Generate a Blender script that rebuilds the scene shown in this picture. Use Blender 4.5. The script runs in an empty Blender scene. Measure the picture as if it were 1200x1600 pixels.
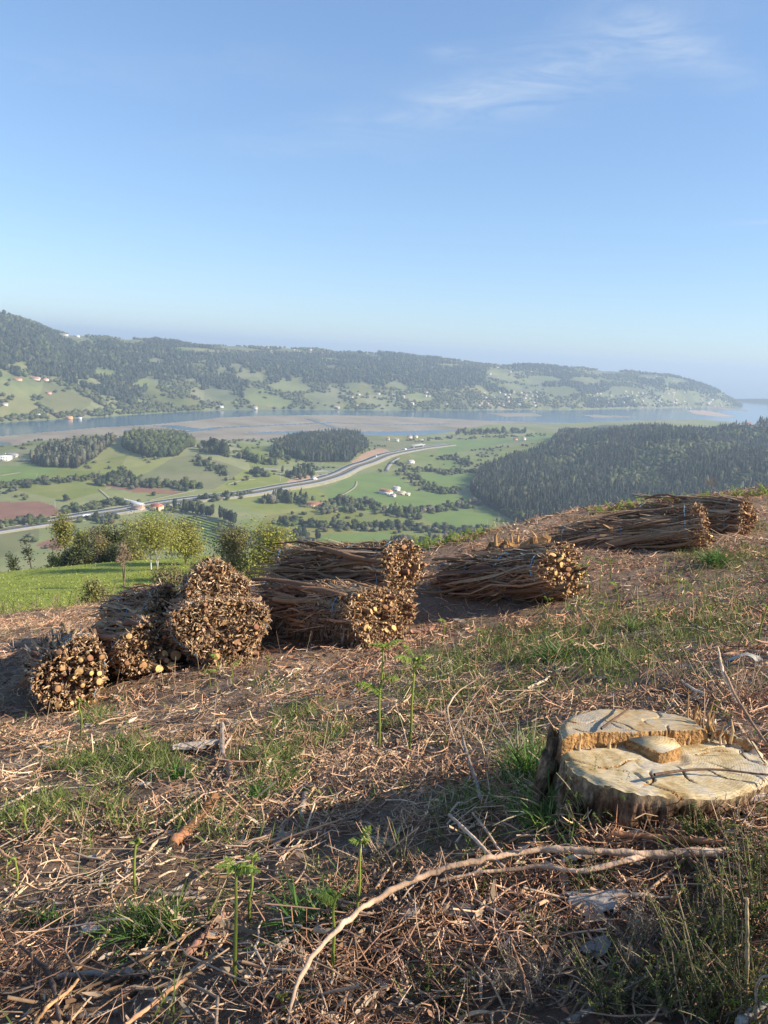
import bpy, math, numpy as np
from math import sin, cos, tan, atan2, radians, degrees, hypot, pi, exp, sqrt
from mathutils import Vector, Matrix

S = bpy.context.scene
COL = S.collection
rng = np.random.default_rng(11)

# ------------------------------------------------------------------ camera
FPX = 1202.0
PITCH, ROLL = radians(11.8), radians(3.4)
fw = np.array([0, cos(PITCH), -sin(PITCH)])
_u0 = np.array([0, sin(PITCH), cos(PITCH)])
_x0 = np.array([1., 0, 0])
RT = cos(ROLL) * _x0 + sin(ROLL) * _u0
UP = -sin(ROLL) * _x0 + cos(ROLL) * _u0
cd = bpy.data.cameras.new('camera')
cam = bpy.data.objects.new('camera', cd)
COL.objects.link(cam)
M = Matrix.Identity(4)
for i in range(3):
    M[i][0], M[i][1], M[i][2] = RT[i], UP[i], -fw[i]
cam.matrix_world = M
cd.sensor_fit = 'VERTICAL'
cd.sensor_height = 24.0
cd.lens = 24.0 * FPX / 1600.0
cd.clip_start, cd.clip_end = 0.05, 120000
S.camera = cam

# ------------------------------------------------------------------ sun, sky, exposure
SUN_AZ, SUN_EL = radians(101.0), radians(30.0)
SD = np.array([sin(SUN_AZ) * cos(SUN_EL), cos(SUN_AZ) * cos(SUN_EL), sin(SUN_EL)])
ld = bpy.data.lights.new('sun', 'SUN')
ld.energy, ld.angle, ld.color = 4.7, radians(0.53), (1.0, 0.88, 0.71)
sun = bpy.data.objects.new('sun', ld)
COL.objects.link(sun)
sun.rotation_euler = Vector(SD).to_track_quat('Z', 'Y').to_euler()
sun.location = (60, -12, 30)

W = bpy.data.worlds.new('World')
S.world = W
W.use_nodes = True
nt = W.node_tree
nt.nodes.clear()
def N(t, ty, **kw):
    n = t.nodes.new(ty)
    for k, v in kw.items():
        if hasattr(n, k):
            setattr(n, k, v)
        else:
            n.inputs[k].default_value = v
    return n
sky = N(nt, 'ShaderNodeTexSky', sky_type='NISHITA', sun_disc=False, sun_elevation=SUN_EL, sun_rotation=SUN_AZ,
        altitude=240, air_density=1.0, dust_density=0.25, ozone_density=2.2)
bg = N(nt, 'ShaderNodeBackground', Strength=0.102)
wo = N(nt, 'ShaderNodeOutputWorld')
# thin cirrus: a few wisps, each a stretched patch of streaky vapour in its own direction of the sky
L = nt.links.new
tc = N(nt, 'ShaderNodeTexCoord')
def vdot(v):
    n = N(nt, 'ShaderNodeVectorMath', operation='DOT_PRODUCT'); n.inputs[1].default_value = [float(q) for q in v]
    L(tc.outputs['Generated'], n.inputs[0]); return n.outputs['Value']
def mth(op, a, b=None, c=None):
    n = N(nt, 'ShaderNodeMath', operation=op)
    for i, q in enumerate((a, b, c)):
        if q is None: continue
        if isinstance(q, (int, float)): n.inputs[i].default_value = float(q)
        else: L(q, n.inputs[i])
    return n.outputs[0]
cover = None
for az_, el_, tilt, su, sv, amt in ((11.2, 19.0, 17, .14, .036, .75), (1.2, 16.0, 13, .14, .019, .6), (17.6, 19.3, -24, .075, .020, .8), (2.9, 19.3, 6, .026, .0075, .8), (8, 17, 15, .12, .03, .4), (23.6, 9.4, 3, .030, .0022, 1.2), (-22, 15.8, 2, .12, .02, .22), (-10.4, 17.8, 1, .12, .02, .2), (-8, 13, 2, .14, .012, .2)):
    a_, e_, t_ = radians(az_), radians(el_), radians(tilt)
    c_ = np.array([sin(a_) * cos(e_), cos(a_) * cos(e_), sin(e_)])
    h_ = np.array([cos(a_), -sin(a_), 0.]); v_ = np.cross(h_, c_)
    al, ac = h_ * cos(t_) + v_ * sin(t_), -h_ * sin(t_) + v_ * cos(t_)
    u = mth('DIVIDE', vdot(al), su); v = mth('DIVIDE', vdot(ac), sv)
    f = mth('MULTIPLY', mth('MULTIPLY', u, u), -1.0); g = mth('MULTIPLY', mth('MULTIPLY', v, v), -1.0)
    w = mth('MULTIPLY', mth('EXPONENT', mth('ADD', f, g)), amt)
    w = mth('MULTIPLY', w, mth('GREATER_THAN', vdot(c_), .5))
    cover = w if cover is None else mth('ADD', cover, w)
mp = N(nt, 'ShaderNodeMapping')
mp.inputs['Rotation'].default_value = (0, radians(-10), radians(12))
mp.inputs['Scale'].default_value = (3.0, 4.0, 16.0)
nz = N(nt, 'ShaderNodeTexNoise', Scale=2.2, Detail=10.0, Roughness=0.66, Distortion=1.2)
L(tc.outputs['Generated'], mp.inputs[0]); L(mp.outputs[0], nz.inputs[0])
nr0 = N(nt, 'ShaderNodeMapRange'); nr0.inputs[1].default_value, nr0.inputs[2].default_value = .34, .70
L(nz.outputs[0], nr0.inputs[0])
fac = mth('MULTIPLY', mth('MULTIPLY', cover, nr0.outputs[0]), .66)
mx = N(nt, 'ShaderNodeMixRGB')
mx.inputs[2].default_value = (3.2, 3.75, 4.55, 1)
gm = N(nt, 'ShaderNodeGamma', Gamma=0.69)
gr = N(nt, 'ShaderNodeMixRGB', blend_type='MULTIPLY')
gr.inputs[0].default_value = 1.0; gr.inputs[2].default_value = (1.02, 1.265, 1.58, 1)
L(sky.outputs[0], gm.inputs[0]); L(gm.outputs[0], gr.inputs[1])
L(fac, mx.inputs[0]); L(gr.outputs[0], mx.inputs[1]); L(mx.outputs[0], bg.inputs[0]); L(bg.outputs[0], wo.inputs[0])

S.view_settings.view_transform = 'Standard'
S.view_settings.look = 'None'
S.view_settings.exposure = 0.95
S.view_settings.gamma = 1.0
S.view_settings.use_curve_mapping = False
S.render.engine = 'CYCLES'
S.cycles.use_denoising = True
S.cycles.max_bounces = 5
S.cycles.transparent_max_bounces = 8
S.cycles.volume_bounces = 0
HAZE_DENSITY = 1.38e-4

# ------------------------------------------------------------------ geometry of the view (pixels of the 1200x1600 photograph)
def ray(px, py):
    px, py = np.asarray(px, float), np.asarray(py, float)
    return fw + ((px - 600) / FPX)[..., None] * RT - ((py - 800) / FPX)[..., None] * UP
def at(px, py, d):
    return ray(px, py) * np.asarray(d, float)[..., None]
def proj(P):
    P = np.asarray(P, float)
    d = P @ fw
    return 600 + FPX * (P @ RT) / d, 800 - FPX * (P @ UP) / d

# ------------------------------------------------------------------ noise
def _hash(ix, iy, s):
    n = (ix.astype(np.int64) * 374761393 + iy.astype(np.int64) * 668265263 + s * 974711) & 0x7fffffff
    n = ((n ^ (n >> 13)) * 1274126177) & 0x7fffffff
    n = n ^ (n >> 16)
    return (n & 0xffff) / 65535.0
def vnoise(x, y, s=0):
    x, y = np.asarray(x, float), np.asarray(y, float)
    ix, iy = np.floor(x), np.floor(y)
    fx, fy = x - ix, y - iy
    fx = fx * fx * (3 - 2 * fx); fy = fy * fy * (3 - 2 * fy)
    a = _hash(ix, iy, s); b = _hash(ix + 1, iy, s); c = _hash(ix, iy + 1, s); d = _hash(ix + 1, iy + 1, s)
    return (a + (b - a) * fx) * (1 - fy) + (c + (d - c) * fx) * fy
def fbm(x, y, o=4, s=0):
    t, a, n = 0, 1.0, 0
    x, y = np.asarray(x, float), np.asarray(y, float)
    for k in range(o):
        t = t + a * (vnoise(x * 2 ** k + 13.7 * k, y * 2 ** k - 7.3 * k, s + k) - .5); n += a; a *= .5
    return t / n * 2
def sstep(a, b, x):
    t = np.clip((x - a) / (b - a), 0, 1)
    return t * t * (3 - 2 * t)

# ------------------------------------------------------------------ the hillside close by
_G = [(600, 1600, 1.8), (0, 1600, 1.95), (1200, 1600, 1.62), (600, 1190, 4.0), (1035, 1288, 2.44), (900, 1268, 2.52), (1150, 1285, 2.40), (1200, 1335, 2.2),
      (100, 1114, 7.6), (0, 1200, 4.7), (345, 1042, 8.3), (600, 1007, 9.0), (890, 940, 9.5), (1110, 860, 11.5), (1180, 836, 13),
      (1200, 756, 18.2), (910, 808, 14.8), (820, 838, 13.2), (740, 860, 12.6), (0, 1000, 11.5), (0, 962, 18.5), (1200, 1100, 3.7),
      (1000, 1000, 6.4), (150, 960, 16), (800, 1100, 4.9), (1075, 776, 17), (1000, 786, 16)]
_P = np.array([at(a, b, c) for a, b, c in _G] + [(1.5, -1.5, -.62), (-2, -1.5, -1.1), (9, -3, .5), (-7, 0, -2.0), (12, 6, -.3),
                                                  (-14, 10, -5.6), (16, 14, -1.0), (12, 1, .2)])
def _phi(r2):
    return np.where(r2 > 1e-9, .5 * r2 * np.log(np.maximum(r2, 1e-9)), 0)
_n = len(_P)
_K = _phi(((_P[:, None, :2] - _P[None, :, :2]) ** 2).sum(-1)) + np.eye(_n) * 0.2
_Q = np.c_[np.ones(_n), _P[:, :2]]
_sol = np.linalg.solve(np.block([[_K, _Q], [_Q.T, np.zeros((3, 3))]]), np.r_[_P[:, 2], 0, 0, 0])
def tps(x, y):
    x, y = np.asarray(x, float), np.asarray(y, float)
    out = _sol[_n] + _sol[_n + 1] * x + _sol[_n + 2] * y
    for k in range(_n):
        out = out + _sol[k] * _phi((x - _P[k, 0]) ** 2 + (y - _P[k, 1]) ** 2)
    return out
_caz = np.radians([-70, -30, -20, -12, -6, 0, 6, 12, 18, 22, 26, 35, 70])
_crr = np.array([20., 20, 18, 14.5, 13.5, 13.2, 13.0, 14.5, 16.5, 17.8, 18.6, 19, 20])
def G(x, y, rough=True):
    """height of the hillside we stand on"""
    x, y = np.asarray(x, float), np.asarray(y, float)
    r = np.hypot(x, y); az = np.arctan2(x, y)
    z = tps(x, y)
    over = np.maximum(r - np.interp(az, _caz, _crr), 0)
    z = z - .09 * over ** 1.8
    if rough:
        z = z + .045 * np.exp(-((x - .92) ** 2 + (y - 2.0) ** 2) / .42 ** 2)
        z = z + .055 * fbm(x * .9, y * .9, 3, 3) + .03 * fbm(x * 4, y * 4, 3, 9)
    return z

# ------------------------------------------------------------------ the land beyond
SEA = -238.5
_lr = np.log(np.array([18., 30, 50, 75, 95, 150, 400, 700, 1000]))
_lt = np.array([-.40, -.366, -.322, -.281, -.33, -.45, -.45, -.331, -.236])
_rr = np.log(np.array([18., 30, 50, 90, 150, 400, 700, 1000]))
_rt = np.array([-.46, -.42, -.40, -.42, -.46, -.45, -.331, -.236])
_saz = np.radians([-60, -40, -27, -21, -13, -.4, 6, 13.4, 19, 22, 24.6, 60])
_srr = np.array([1700., 1950, 2222, 2404, 2776, 3182, 3521, 4120, 4900, 5520, 6100, 6100])
_rpx = [(-300, 470), (-100, 474), (0, 491), (60, 509), (130, 527), (240, 534), (400, 544), (560, 550), (640, 557), (780, 570), (900, 574),
        (1000, 581), (1060, 589), (1100, 601), (1132, 617), (1160, 634)]
_rd = [ray(a, b) for a, b in _rpx]
_raz = np.array([atan2(d[0], d[1]) for d in _rd]); _rtan = np.array([d[2] / hypot(d[0], d[1]) for d in _rd])
def shore(az): return np.interp(az, _saz, _srr)
HILLS = []
def _hill(px, py, z, h, rx, ry, rot=0):
    d = ray(px, py); P = d * (z / d[2]); HILLS.append((P[0], P[1], h, rx, ry, radians(rot)))
_hill(235, 705, -215, 40, 300, 190, -8)
_hill(470, 700, -228, 14, 230, 120, 0)
_hill(60, 745, -232, 10, 300, 160, 0)
_hill(770, 665, -232, 8, 200, 130, 0)
HILLS += [(1120., 1900., 84, 560, 260, 0.35), (760., 1310., 60, 330, 270, 0.2), (620., 1500., 22, 140, 160, 0.), (1000., 1450., 20, 130, 150, .4), (560., 1900., 34, 200, 300, 0), (1500., 2100., 60, 700, 300, .1)]
def far_h(x, y):
    r = np.hypot(x, y); az = np.arctan2(x, y)
    z = -235.2 + 3.0 * fbm(x / 260, y / 260, 3, 21)
    for hx, hy, h, rx, ry, a in HILLS:
        dx, dy = x - hx, y - hy
        u, v = dx * cos(a) + dy * sin(a), -dx * sin(a) + dy * cos(a)
        q = (u / rx) ** 2 + (v / ry) ** 2
        z = z + h * np.exp(-q) * (1 + .34 * fbm(x / 130, y / 130, 3, 33))
    # estuary bed
    rs = shore(az)
    back = rs - r
    return z, rs, back, r, az
def H(x, y):
    x, y = np.asarray(x, float), np.asarray(y, float)
    r = np.hypot(x, y); az = np.arctan2(x, y); lr = np.log(np.maximum(r, 1))
    w = sstep(radians(-12.5), radians(-5), az)
    t = np.interp(lr, _lr, _lt) * (1 - w) + np.interp(lr, _rr, _rt) * w
    t = t + (1 - w) * .05 * (az + radians(20)) * sstep(40, 80, r) * (1 - sstep(120, 400, r))
    zn = t * r + .25 * fbm(x / 9, y / 9, 3, 5) * sstep(25, 60, r)
    zf, rs, back, _, _ = far_h(x, y)
    z = zn + (zf - zn) * sstep(650, 950, r)
    # estuary lowland: falls towards the shore, marsh with channels
    fl = sstep(0, 1, wet(x, y))
    z = np.where(r > 1200, z * (1 - fl) + fl * bed(x, y), z)
    # ridge across the water
    d = r - rs
    wr = np.interp(az, _raz, np.linspace(0, 1, len(_raz)))
    wid = np.interp(az, np.radians([-30, -13, 0, 12, 20, 24]), [1500., 1500, 1500, 1350, 900, 500])
    top = np.interp(az, _raz, _rtan, right=-.06) * (rs + wid) + 16 * fbm(az * 30, az * 0, 3, 47)
    s = np.clip(d / wid, 0, 1)
    prof = s ** .85 * (1 - .35 * s) / .65
    spur = 1 + .16 * fbm(az * 16, d / 900, 4, 44) * np.sin(pi * np.clip(s, 0, 1))
    zr = (SEA + .8) + (top - SEA) * prof * spur
    beyond = np.maximum(d - wid, 0)
    zr = zr - beyond ** 1.15 * .06 - np.maximum(beyond - 900, 0) * .2
    tip = sstep(radians(24.9), radians(24.0), az)
    zr = np.where(zr > SEA, SEA - 4 + (zr - SEA + 4) * tip, zr)
    z = np.where(d > 0, np.maximum(zr, SEA - 6), z)
    return z
def pts(poly, z=SEA + .5):
    out = []
    for a, b in poly:
        d = ray(a, b); out.append(d[:2] * (z / d[2]))
    return np.array(out)
def inpoly(x, y, P):
    ins = np.zeros(np.shape(x), bool)
    j = len(P) - 1
    for i in range(len(P)):
        xi, yi, xj, yj = P[i, 0], P[i, 1], P[j, 0], P[j, 1]
        if yi != yj:
            ins ^= ((yi > y) != (yj > y)) & (x < (xj - xi) * (y - yi) / (yj - yi) + xi)
        j = i
    return ins
def segdist(x, y, P):
    d = np.full(np.shape(x), 1e9)
    for a, b in zip(P[:-1], P[1:]):
        v = b - a; t = np.clip(((x - a[0]) * v[0] + (y - a[1]) * v[1]) / (v @ v), 0, 1)
        d = np.minimum(d, np.hypot(x - a[0] - t * v[0], y - a[1] - t * v[1]))
    return d
# lowland edge (marsh and water lie beyond it)
_edge = pts([(-300, 740), (0, 712), (30, 714), (55, 704), (150, 680), (190, 688), (300, 690), (360, 696), (420, 690), (470, 684), (560, 682), (640, 683),
             (700, 676), (760, 668), (840, 664), (900, 662), (980, 658), (1100, 656), (1200, 668), (1300, 662)])
_eaz = np.arctan2(_edge[:, 0], _edge[:, 1]); _er = np.hypot(_edge[:, 0], _edge[:, 1])
def wet(x, y):
    r = np.hypot(x, y); az = np.arctan2(x, y)
    re = np.interp(az, _eaz, _er)
    return np.clip((r - re) / 60 + .3, 0, 1)
CH_POLY = [pts(p) for p in (
    [(-300, 690), (0, 681), (80, 674), (160, 667), (235, 663), (300, 657), (345, 652), (420, 649), (500, 648), (600, 650), (680, 653), (760, 657),
     (840, 660), (910, 661), (980, 658), (1100, 655), (1200, 664), (1300, 660), (1300, 600), (1170, 626), (1100, 630), (900, 636), (600, 636), (330, 636), (150, 646), (-300, 660)],
    [(385, 676), (440, 673.5), (520, 672.5), (600, 674), (680, 672), (720, 673), (690, 679), (600, 680), (540, 677), (440, 676.5)],
    [(0, 690), (14, 692), (17, 698), (8, 706), (0, 710), (-200, 715), (-200, 690)],
    [(22, 704), (45, 706), (36, 716), (18, 714)],
    [(240, 665), (270, 664), (330, 672), (300, 673)])]
CH_LINE = [pts(p) for p in ([(200, 672), (280, 676), (340, 668), (430, 664)], [(430, 664), (520, 660), (600, 664), (700, 662)], [(480, 655), (520, 668), (560, 674)])]
SAND = pts([(1072, 641), (1100, 641), (1128, 646), (1150, 651), (1120, 651), (1085, 647)])
FLATS = [pts(p) for p in ([(760, 645), (830, 645), (850, 650), (790, 651)], [(905, 647), (960, 649), (1000, 652), (930, 653)], [(1090, 634), (1140, 637), (1178, 643), (1120, 640)])]
def bed(x, y):
    z = SEA + .9 + .7 * fbm(x / 70, y / 70, 4, 61)
    w = np.zeros(np.shape(x), bool)
    for P in CH_POLY: w |= inpoly(x, y, P)
    for P in CH_LINE: w |= segdist(x, y, P) < 9
    for P in FLATS: w &= ~inpoly(x, y, P)
    w &= ~inpoly(x, y, SAND)
    z = np.where(w, SEA - 3, np.maximum(z, SEA - .5))
    return np.where(inpoly(x, y, SAND), SEA + 1.6, z)
def hit(px, py, r0=600., r1=9000., n=420):
    """where the view through a pixel meets the land"""
    px, py = np.atleast_1d(px).astype(float), np.atleast_1d(py).astype(float)
    d = ray(px, py); d = d / np.hypot(d[:, 0], d[:, 1])[:, None]
    ts = np.geomspace(r0, r1, n)
    out = np.full((len(px), 3), np.nan)
    lo = np.full(len(px), r0); hi = np.full(len(px), np.nan); prev = np.full(len(px), r0)
    for t in ts:
        under = (d[:, 2] * t < np.maximum(H(d[:, 0] * t, d[:, 1] * t), SEA)) & np.isnan(hi)
        lo[under] = prev[under]; hi[under] = t
        prev[:] = t
    ok = ~np.isnan(hi); hi = np.where(ok, hi, r1)
    for _ in range(18):
        m = (lo + hi) / 2
        u = d[:, 2] * m < np.maximum(H(d[:, 0] * m, d[:, 1] * m), SEA)
        hi = np.where(u, m, hi); lo = np.where(u, lo, m)
    out[ok] = (d * hi[:, None])[ok]
    return out

# ------------------------------------------------------------------ mesh helpers
def mesh(name, V, F, mats, midx=None, col=None, smooth=False):
    me = bpy.data.meshes.new(name)
    V = np.asarray(V, np.float32)
    Fs = F if isinstance(F, list) else [F]
    Fs = [np.asarray(f, np.int32) for f in Fs if len(f)]
    me.vertices.add(len(V)); me.vertices.foreach_set('co', V.ravel())
    lv = np.concatenate([f.ravel() for f in Fs]) if Fs else np.zeros(0, np.int32)
    lt = np.concatenate([np.full(len(f), f.shape[1], np.int32) for f in Fs]) if Fs else np.zeros(0, np.int32)
    me.loops.add(len(lv)); me.loops.foreach_set('vertex_index', lv)
    me.polygons.add(len(lt)); me.polygons.foreach_set('loop_start', np.r_[0, np.cumsum(lt)[:-1]].astype(np.int32))
    for m in (mats if isinstance(mats, (list, tuple)) else [mats]): me.materials.append(m)
    if midx is not None: me.polygons.foreach_set('material_index', np.asarray(midx, np.int32))
    if smooth: me.polygons.foreach_set('use_smooth', np.ones(len(lt), bool))
    if col is not None:
        a = me.attributes.new('col', 'FLOAT_COLOR', 'POINT')
        a.data.foreach_set('color', np.c_[np.asarray(col, np.float32), np.ones(len(V), np.float32)].ravel().astype(np.float32))
    me.update(calc_edges=True)
    return me
def link(name, me, parent=None, loc=(0, 0, 0), rot=None, scale=None):
    o = bpy.data.objects.new(name, me)
    COL.objects.link(o)
    if parent is not None: o.parent = parent
    o.location = loc
    if rot is not None:
        o.rotation_mode = 'QUATERNION'; o.rotation_quaternion = rot
    if scale is not None: o.scale = scale
    return o
def tag(o, label=None, cat=None, group=None, kind=None):
    if label: o['label'] = label
    if cat: o['category'] = cat
    if group: o['group'] = group
    if kind: o['kind'] = kind
    return o
def thing(name, label, cat, loc=(0, 0, 0), group=None, me=None):
    return tag(link(name, me, None, [float(v) for v in loc]), label, cat, group)
class MB:
    """collects pieces with a colour per vertex"""
    def __init__(s): s.V, s.T, s.Q, s.C, s.n = [], [], [], [], 0
    def add(s, V, F, C):
        V = np.asarray(V, float).reshape(-1, 3); F = np.asarray(F)
        if len(V) == 0: return
        C = np.asarray(C, float)
        if C.ndim == 1: C = np.tile(C, (len(V), 1))
        s.V.append(V); s.C.append(C)
        (s.T if F.shape[1] == 3 else s.Q).append(F + s.n); s.n += len(V)
    def build(s, name, mat, parent=None, smooth=False, off=(0, 0, 0)):
        return link(name, s.mesh(name, mat, smooth, off), parent)
    def mesh(s, name, mat, smooth=False, off=(0, 0, 0)):
        V = np.concatenate(s.V) - np.asarray(off, float)
        F = []
        if s.T: F.append(np.concatenate(s.T))
        if s.Q: F.append(np.concatenate(s.Q))
        return mesh(name, V, F, mat, None, np.concatenate(s.C), smooth)
def nrm(v): return v / np.maximum(np.linalg.norm(v, axis=-1, keepdims=True), 1e-9)
def tubes(mb, P, Rd, m, C, cap=None, Ccap=None):
    """P (n,k,3), Rd (n,k), C (n,3) or (n,k,3)"""
    P = np.asarray(P, float); n, k, _ = P.shape
    if n == 0: return
    T = nrm(np.gradient(P, axis=1))
    ref = np.tile(np.array([.31, .2, .93]), (n, 1)); ref[np.abs(T.mean(1)[:, 2]) > .8] = (.95, .3, .1)
    A = nrm(np.cross(T, ref[:, None, :])); B = np.cross(T, A)
    th = np.arange(m) * 2 * pi / m
    V = P[:, :, None, :] + Rd[:, :, None, None] * (np.cos(th)[None, None, :, None] * A[:, :, None, :] + np.sin(th)[None, None, :, None] * B[:, :, None, :])
    i = np.arange(n)[:, None, None] * (k * m); j = np.arange(k - 1)[None, :, None] * m; q = np.arange(m)[None, None, :]
    F = np.stack([i + j + q, i + j + (q + 1) % m, i + j + m + (q + 1) % m, i + j + m + q], -1).reshape(-1, 4)
    C = np.asarray(C, float)
    if C.ndim == 1: C = np.tile(C, (n, 1))
    CC = np.repeat(np.repeat(C[:, None, :], k, 1) if C.ndim == 2 else C, m, axis=1).reshape(-1, 3)
    mb.add(V.reshape(-1, 3), F, CC)
    if cap is not None:
        for e in cap:
            ring = V[:, e]
            cc = np.tile(np.asarray(Ccap, float), (n, 1)) if np.ndim(Ccap) == 1 else np.asarray(Ccap)
            ctr = ring.mean(1, keepdims=True) + (T[:, e] * (1 if e == -1 else -1) * Rd[:, e, None] * .15)[:, None]
            W = np.concatenate([ring, ctr], 1)
            b = np.arange(n)[:, None] * (m + 1); a = np.arange(m)[None, :]
            FF = np.stack([b + a, b + (a + 1) % m, b + m + 0 * a], -1).reshape(-1, 3)
            mb.add(W.reshape(-1, 3), FF, np.repeat(cc, m + 1, axis=0))
def ribbons(mb, P, Wd, side, C):
    """flat strips: P (n,k,3), Wd (n,k), side (n,3)"""
    P = np.asarray(P, float); n, k, _ = P.shape
    if n == 0: return
    sd = side[:, None, :] * Wd[:, :, None] * .5 if side.ndim == 2 else side * Wd[:, :, None] * .5
    V = np.stack([P - sd, P + sd], 2).reshape(n, k * 2, 3)
    i = np.arange(n)[:, None] * (2 * k); j = np.arange(k - 1)[None, :] * 2
    F = np.stack([i + j, i + j + 1, i + j + 3, i + j + 2], -1).reshape(-1, 4)
    C = np.asarray(C, float)
    CC = np.repeat(C, 2 * k, axis=0) if C.ndim == 2 else np.repeat(C.reshape(-1, 3), 2, axis=0)
    mb.add(V.reshape(-1, 3), F, CC)
def rdir(n):
    v = rng.normal(size=(n, 3)); return nrm(v)
def cards(mb, P, Nn, size, C, asp=.55):
    """small leaf faces (rhombus of two triangles)"""
    n = len(P)
    a = nrm(np.cross(Nn, rdir(n))); b = np.cross(Nn, a)
    s = np.broadcast_to(size, (n,))[:, None]
    V = np.stack([P - a * s, P + b * s * asp, P + a * s, P - b * s * asp], 1).reshape(-1, 3)
    F = np.arange(n * 4).reshape(n, 4)
    mb.add(V, F, np.repeat(C, 4, axis=0))
def box(mb, c, s, C, rot=0.):
    s = np.asarray(s, float) / 2
    V = np.array([[x, y, z] for x in (-1, 1) for y in (-1, 1) for z in (-1, 1)], float) * s
    V = np.c_[V[:, 0] * cos(rot) - V[:, 1] * sin(rot), V[:, 0] * sin(rot) + V[:, 1] * cos(rot), V[:, 2]] + np.asarray(c, float)
    mb.add(V, np.array([[0, 1, 3, 2], [4, 6, 7, 5], [0, 4, 5, 1], [2, 3, 7, 6], [0, 2, 6, 4], [1, 5, 7, 3]]), C)
def pal(n, cols, w=None, jit=.15):
    cols = np.asarray(cols, float)
    i = rng.choice(len(cols), n, p=None if w is None else np.asarray(w) / np.sum(w))
    return cols[i] * (1 + jit * rng.normal(size=(n, 1))).clip(.4, 1.8)

# ------------------------------------------------------------------ materials
def mat(name, base=None, rough=.85, bump=0., bscale=20., var=0., vscale=5., attr=False, trans=0., objvar=0., spec=.3):
    m = bpy.data.materials.new(name); m.use_nodes = True
    t = m.node_tree; t.nodes.clear()
    out = N(t, 'ShaderNodeOutputMaterial')
    p = N(t, 'ShaderNodeBsdfPrincipled'); p.inputs['Roughness'].default_value = rough
    p.inputs['Specular IOR Level'].default_value = spec
    if attr:
        c = N(t, 'ShaderNodeAttribute', attribute_name='col').outputs['Color']
    else:
        r = N(t, 'ShaderNodeRGB'); r.outputs[0].default_value = (*base, 1); c = r.outputs[0]
    if var or objvar:
        hs = N(t, 'ShaderNodeHueSaturation'); t.links.new(c, hs.inputs['Color'])
        if var:
            g = N(t, 'ShaderNodeTexCoord'); n = N(t, 'ShaderNodeTexNoise', Scale=vscale, Detail=6.0, Roughness=.65)
            t.links.new(g.outputs['Object'], n.inputs[0])
            mr = N(t, 'ShaderNodeMapRange'); mr.inputs[1].default_value, mr.inputs[2].default_value = .3, .7
            mr.inputs[3].default_value, mr.inputs[4].default_value = 1 - var, 1 + var
            t.links.new(n.outputs[0], mr.inputs[0]); v = mr.outputs[0]
        if objvar:
            oi = N(t, 'ShaderNodeObjectInfo')
            m2 = N(t, 'ShaderNodeMapRange'); m2.inputs[3].default_value, m2.inputs[4].default_value = 1 - objvar, 1 + objvar
            t.links.new(oi.outputs['Random'], m2.inputs[0])
            m3 = N(t, 'ShaderNodeMapRange'); m3.inputs[3].default_value, m3.inputs[4].default_value = .5 - .05 * objvar, .5 + .07 * objvar
            t.links.new(oi.outputs['Random'], m3.inputs[0]); t.links.new(m3.outputs[0], hs.inputs['Hue'])
            if var:
                mm = N(t, 'ShaderNodeMath', operation='MULTIPLY'); t.links.new(v, mm.inputs[0]); t.links.new(m2.outputs[0], mm.inputs[1]); v = mm.outputs[0]
            else: v = m2.outputs[0]
        t.links.new(v, hs.inputs['Value']); c = hs.outputs[0]
    t.links.new(c, p.inputs['Base Color'])
    if bump:
        g = N(t, 'ShaderNodeTexCoord'); n = N(t, 'ShaderNodeTexNoise', Scale=bscale, Detail=5.0)
        b = N(t, 'ShaderNodeBump', Strength=bump, Distance=.02)
        t.links.new(g.outputs['Object'], n.inputs[0]); t.links.new(n.outputs[0], b.inputs['Height']); t.links.new(b.outputs[0], p.inputs['Normal'])
    sh = p.outputs[0]
    if trans:
        tr = N(t, 'ShaderNodeBsdfTranslucent'); t.links.new(c, tr.inputs[0])
        ms = N(t, 'ShaderNodeMixShader'); ms.inputs[0].default_value = trans
        t.links.new(sh, ms.inputs[1]); t.links.new(tr.outputs[0], ms.inputs[2]); sh = ms.outputs[0]
    t.links.new(sh, out.inputs[0])
    return m
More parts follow.
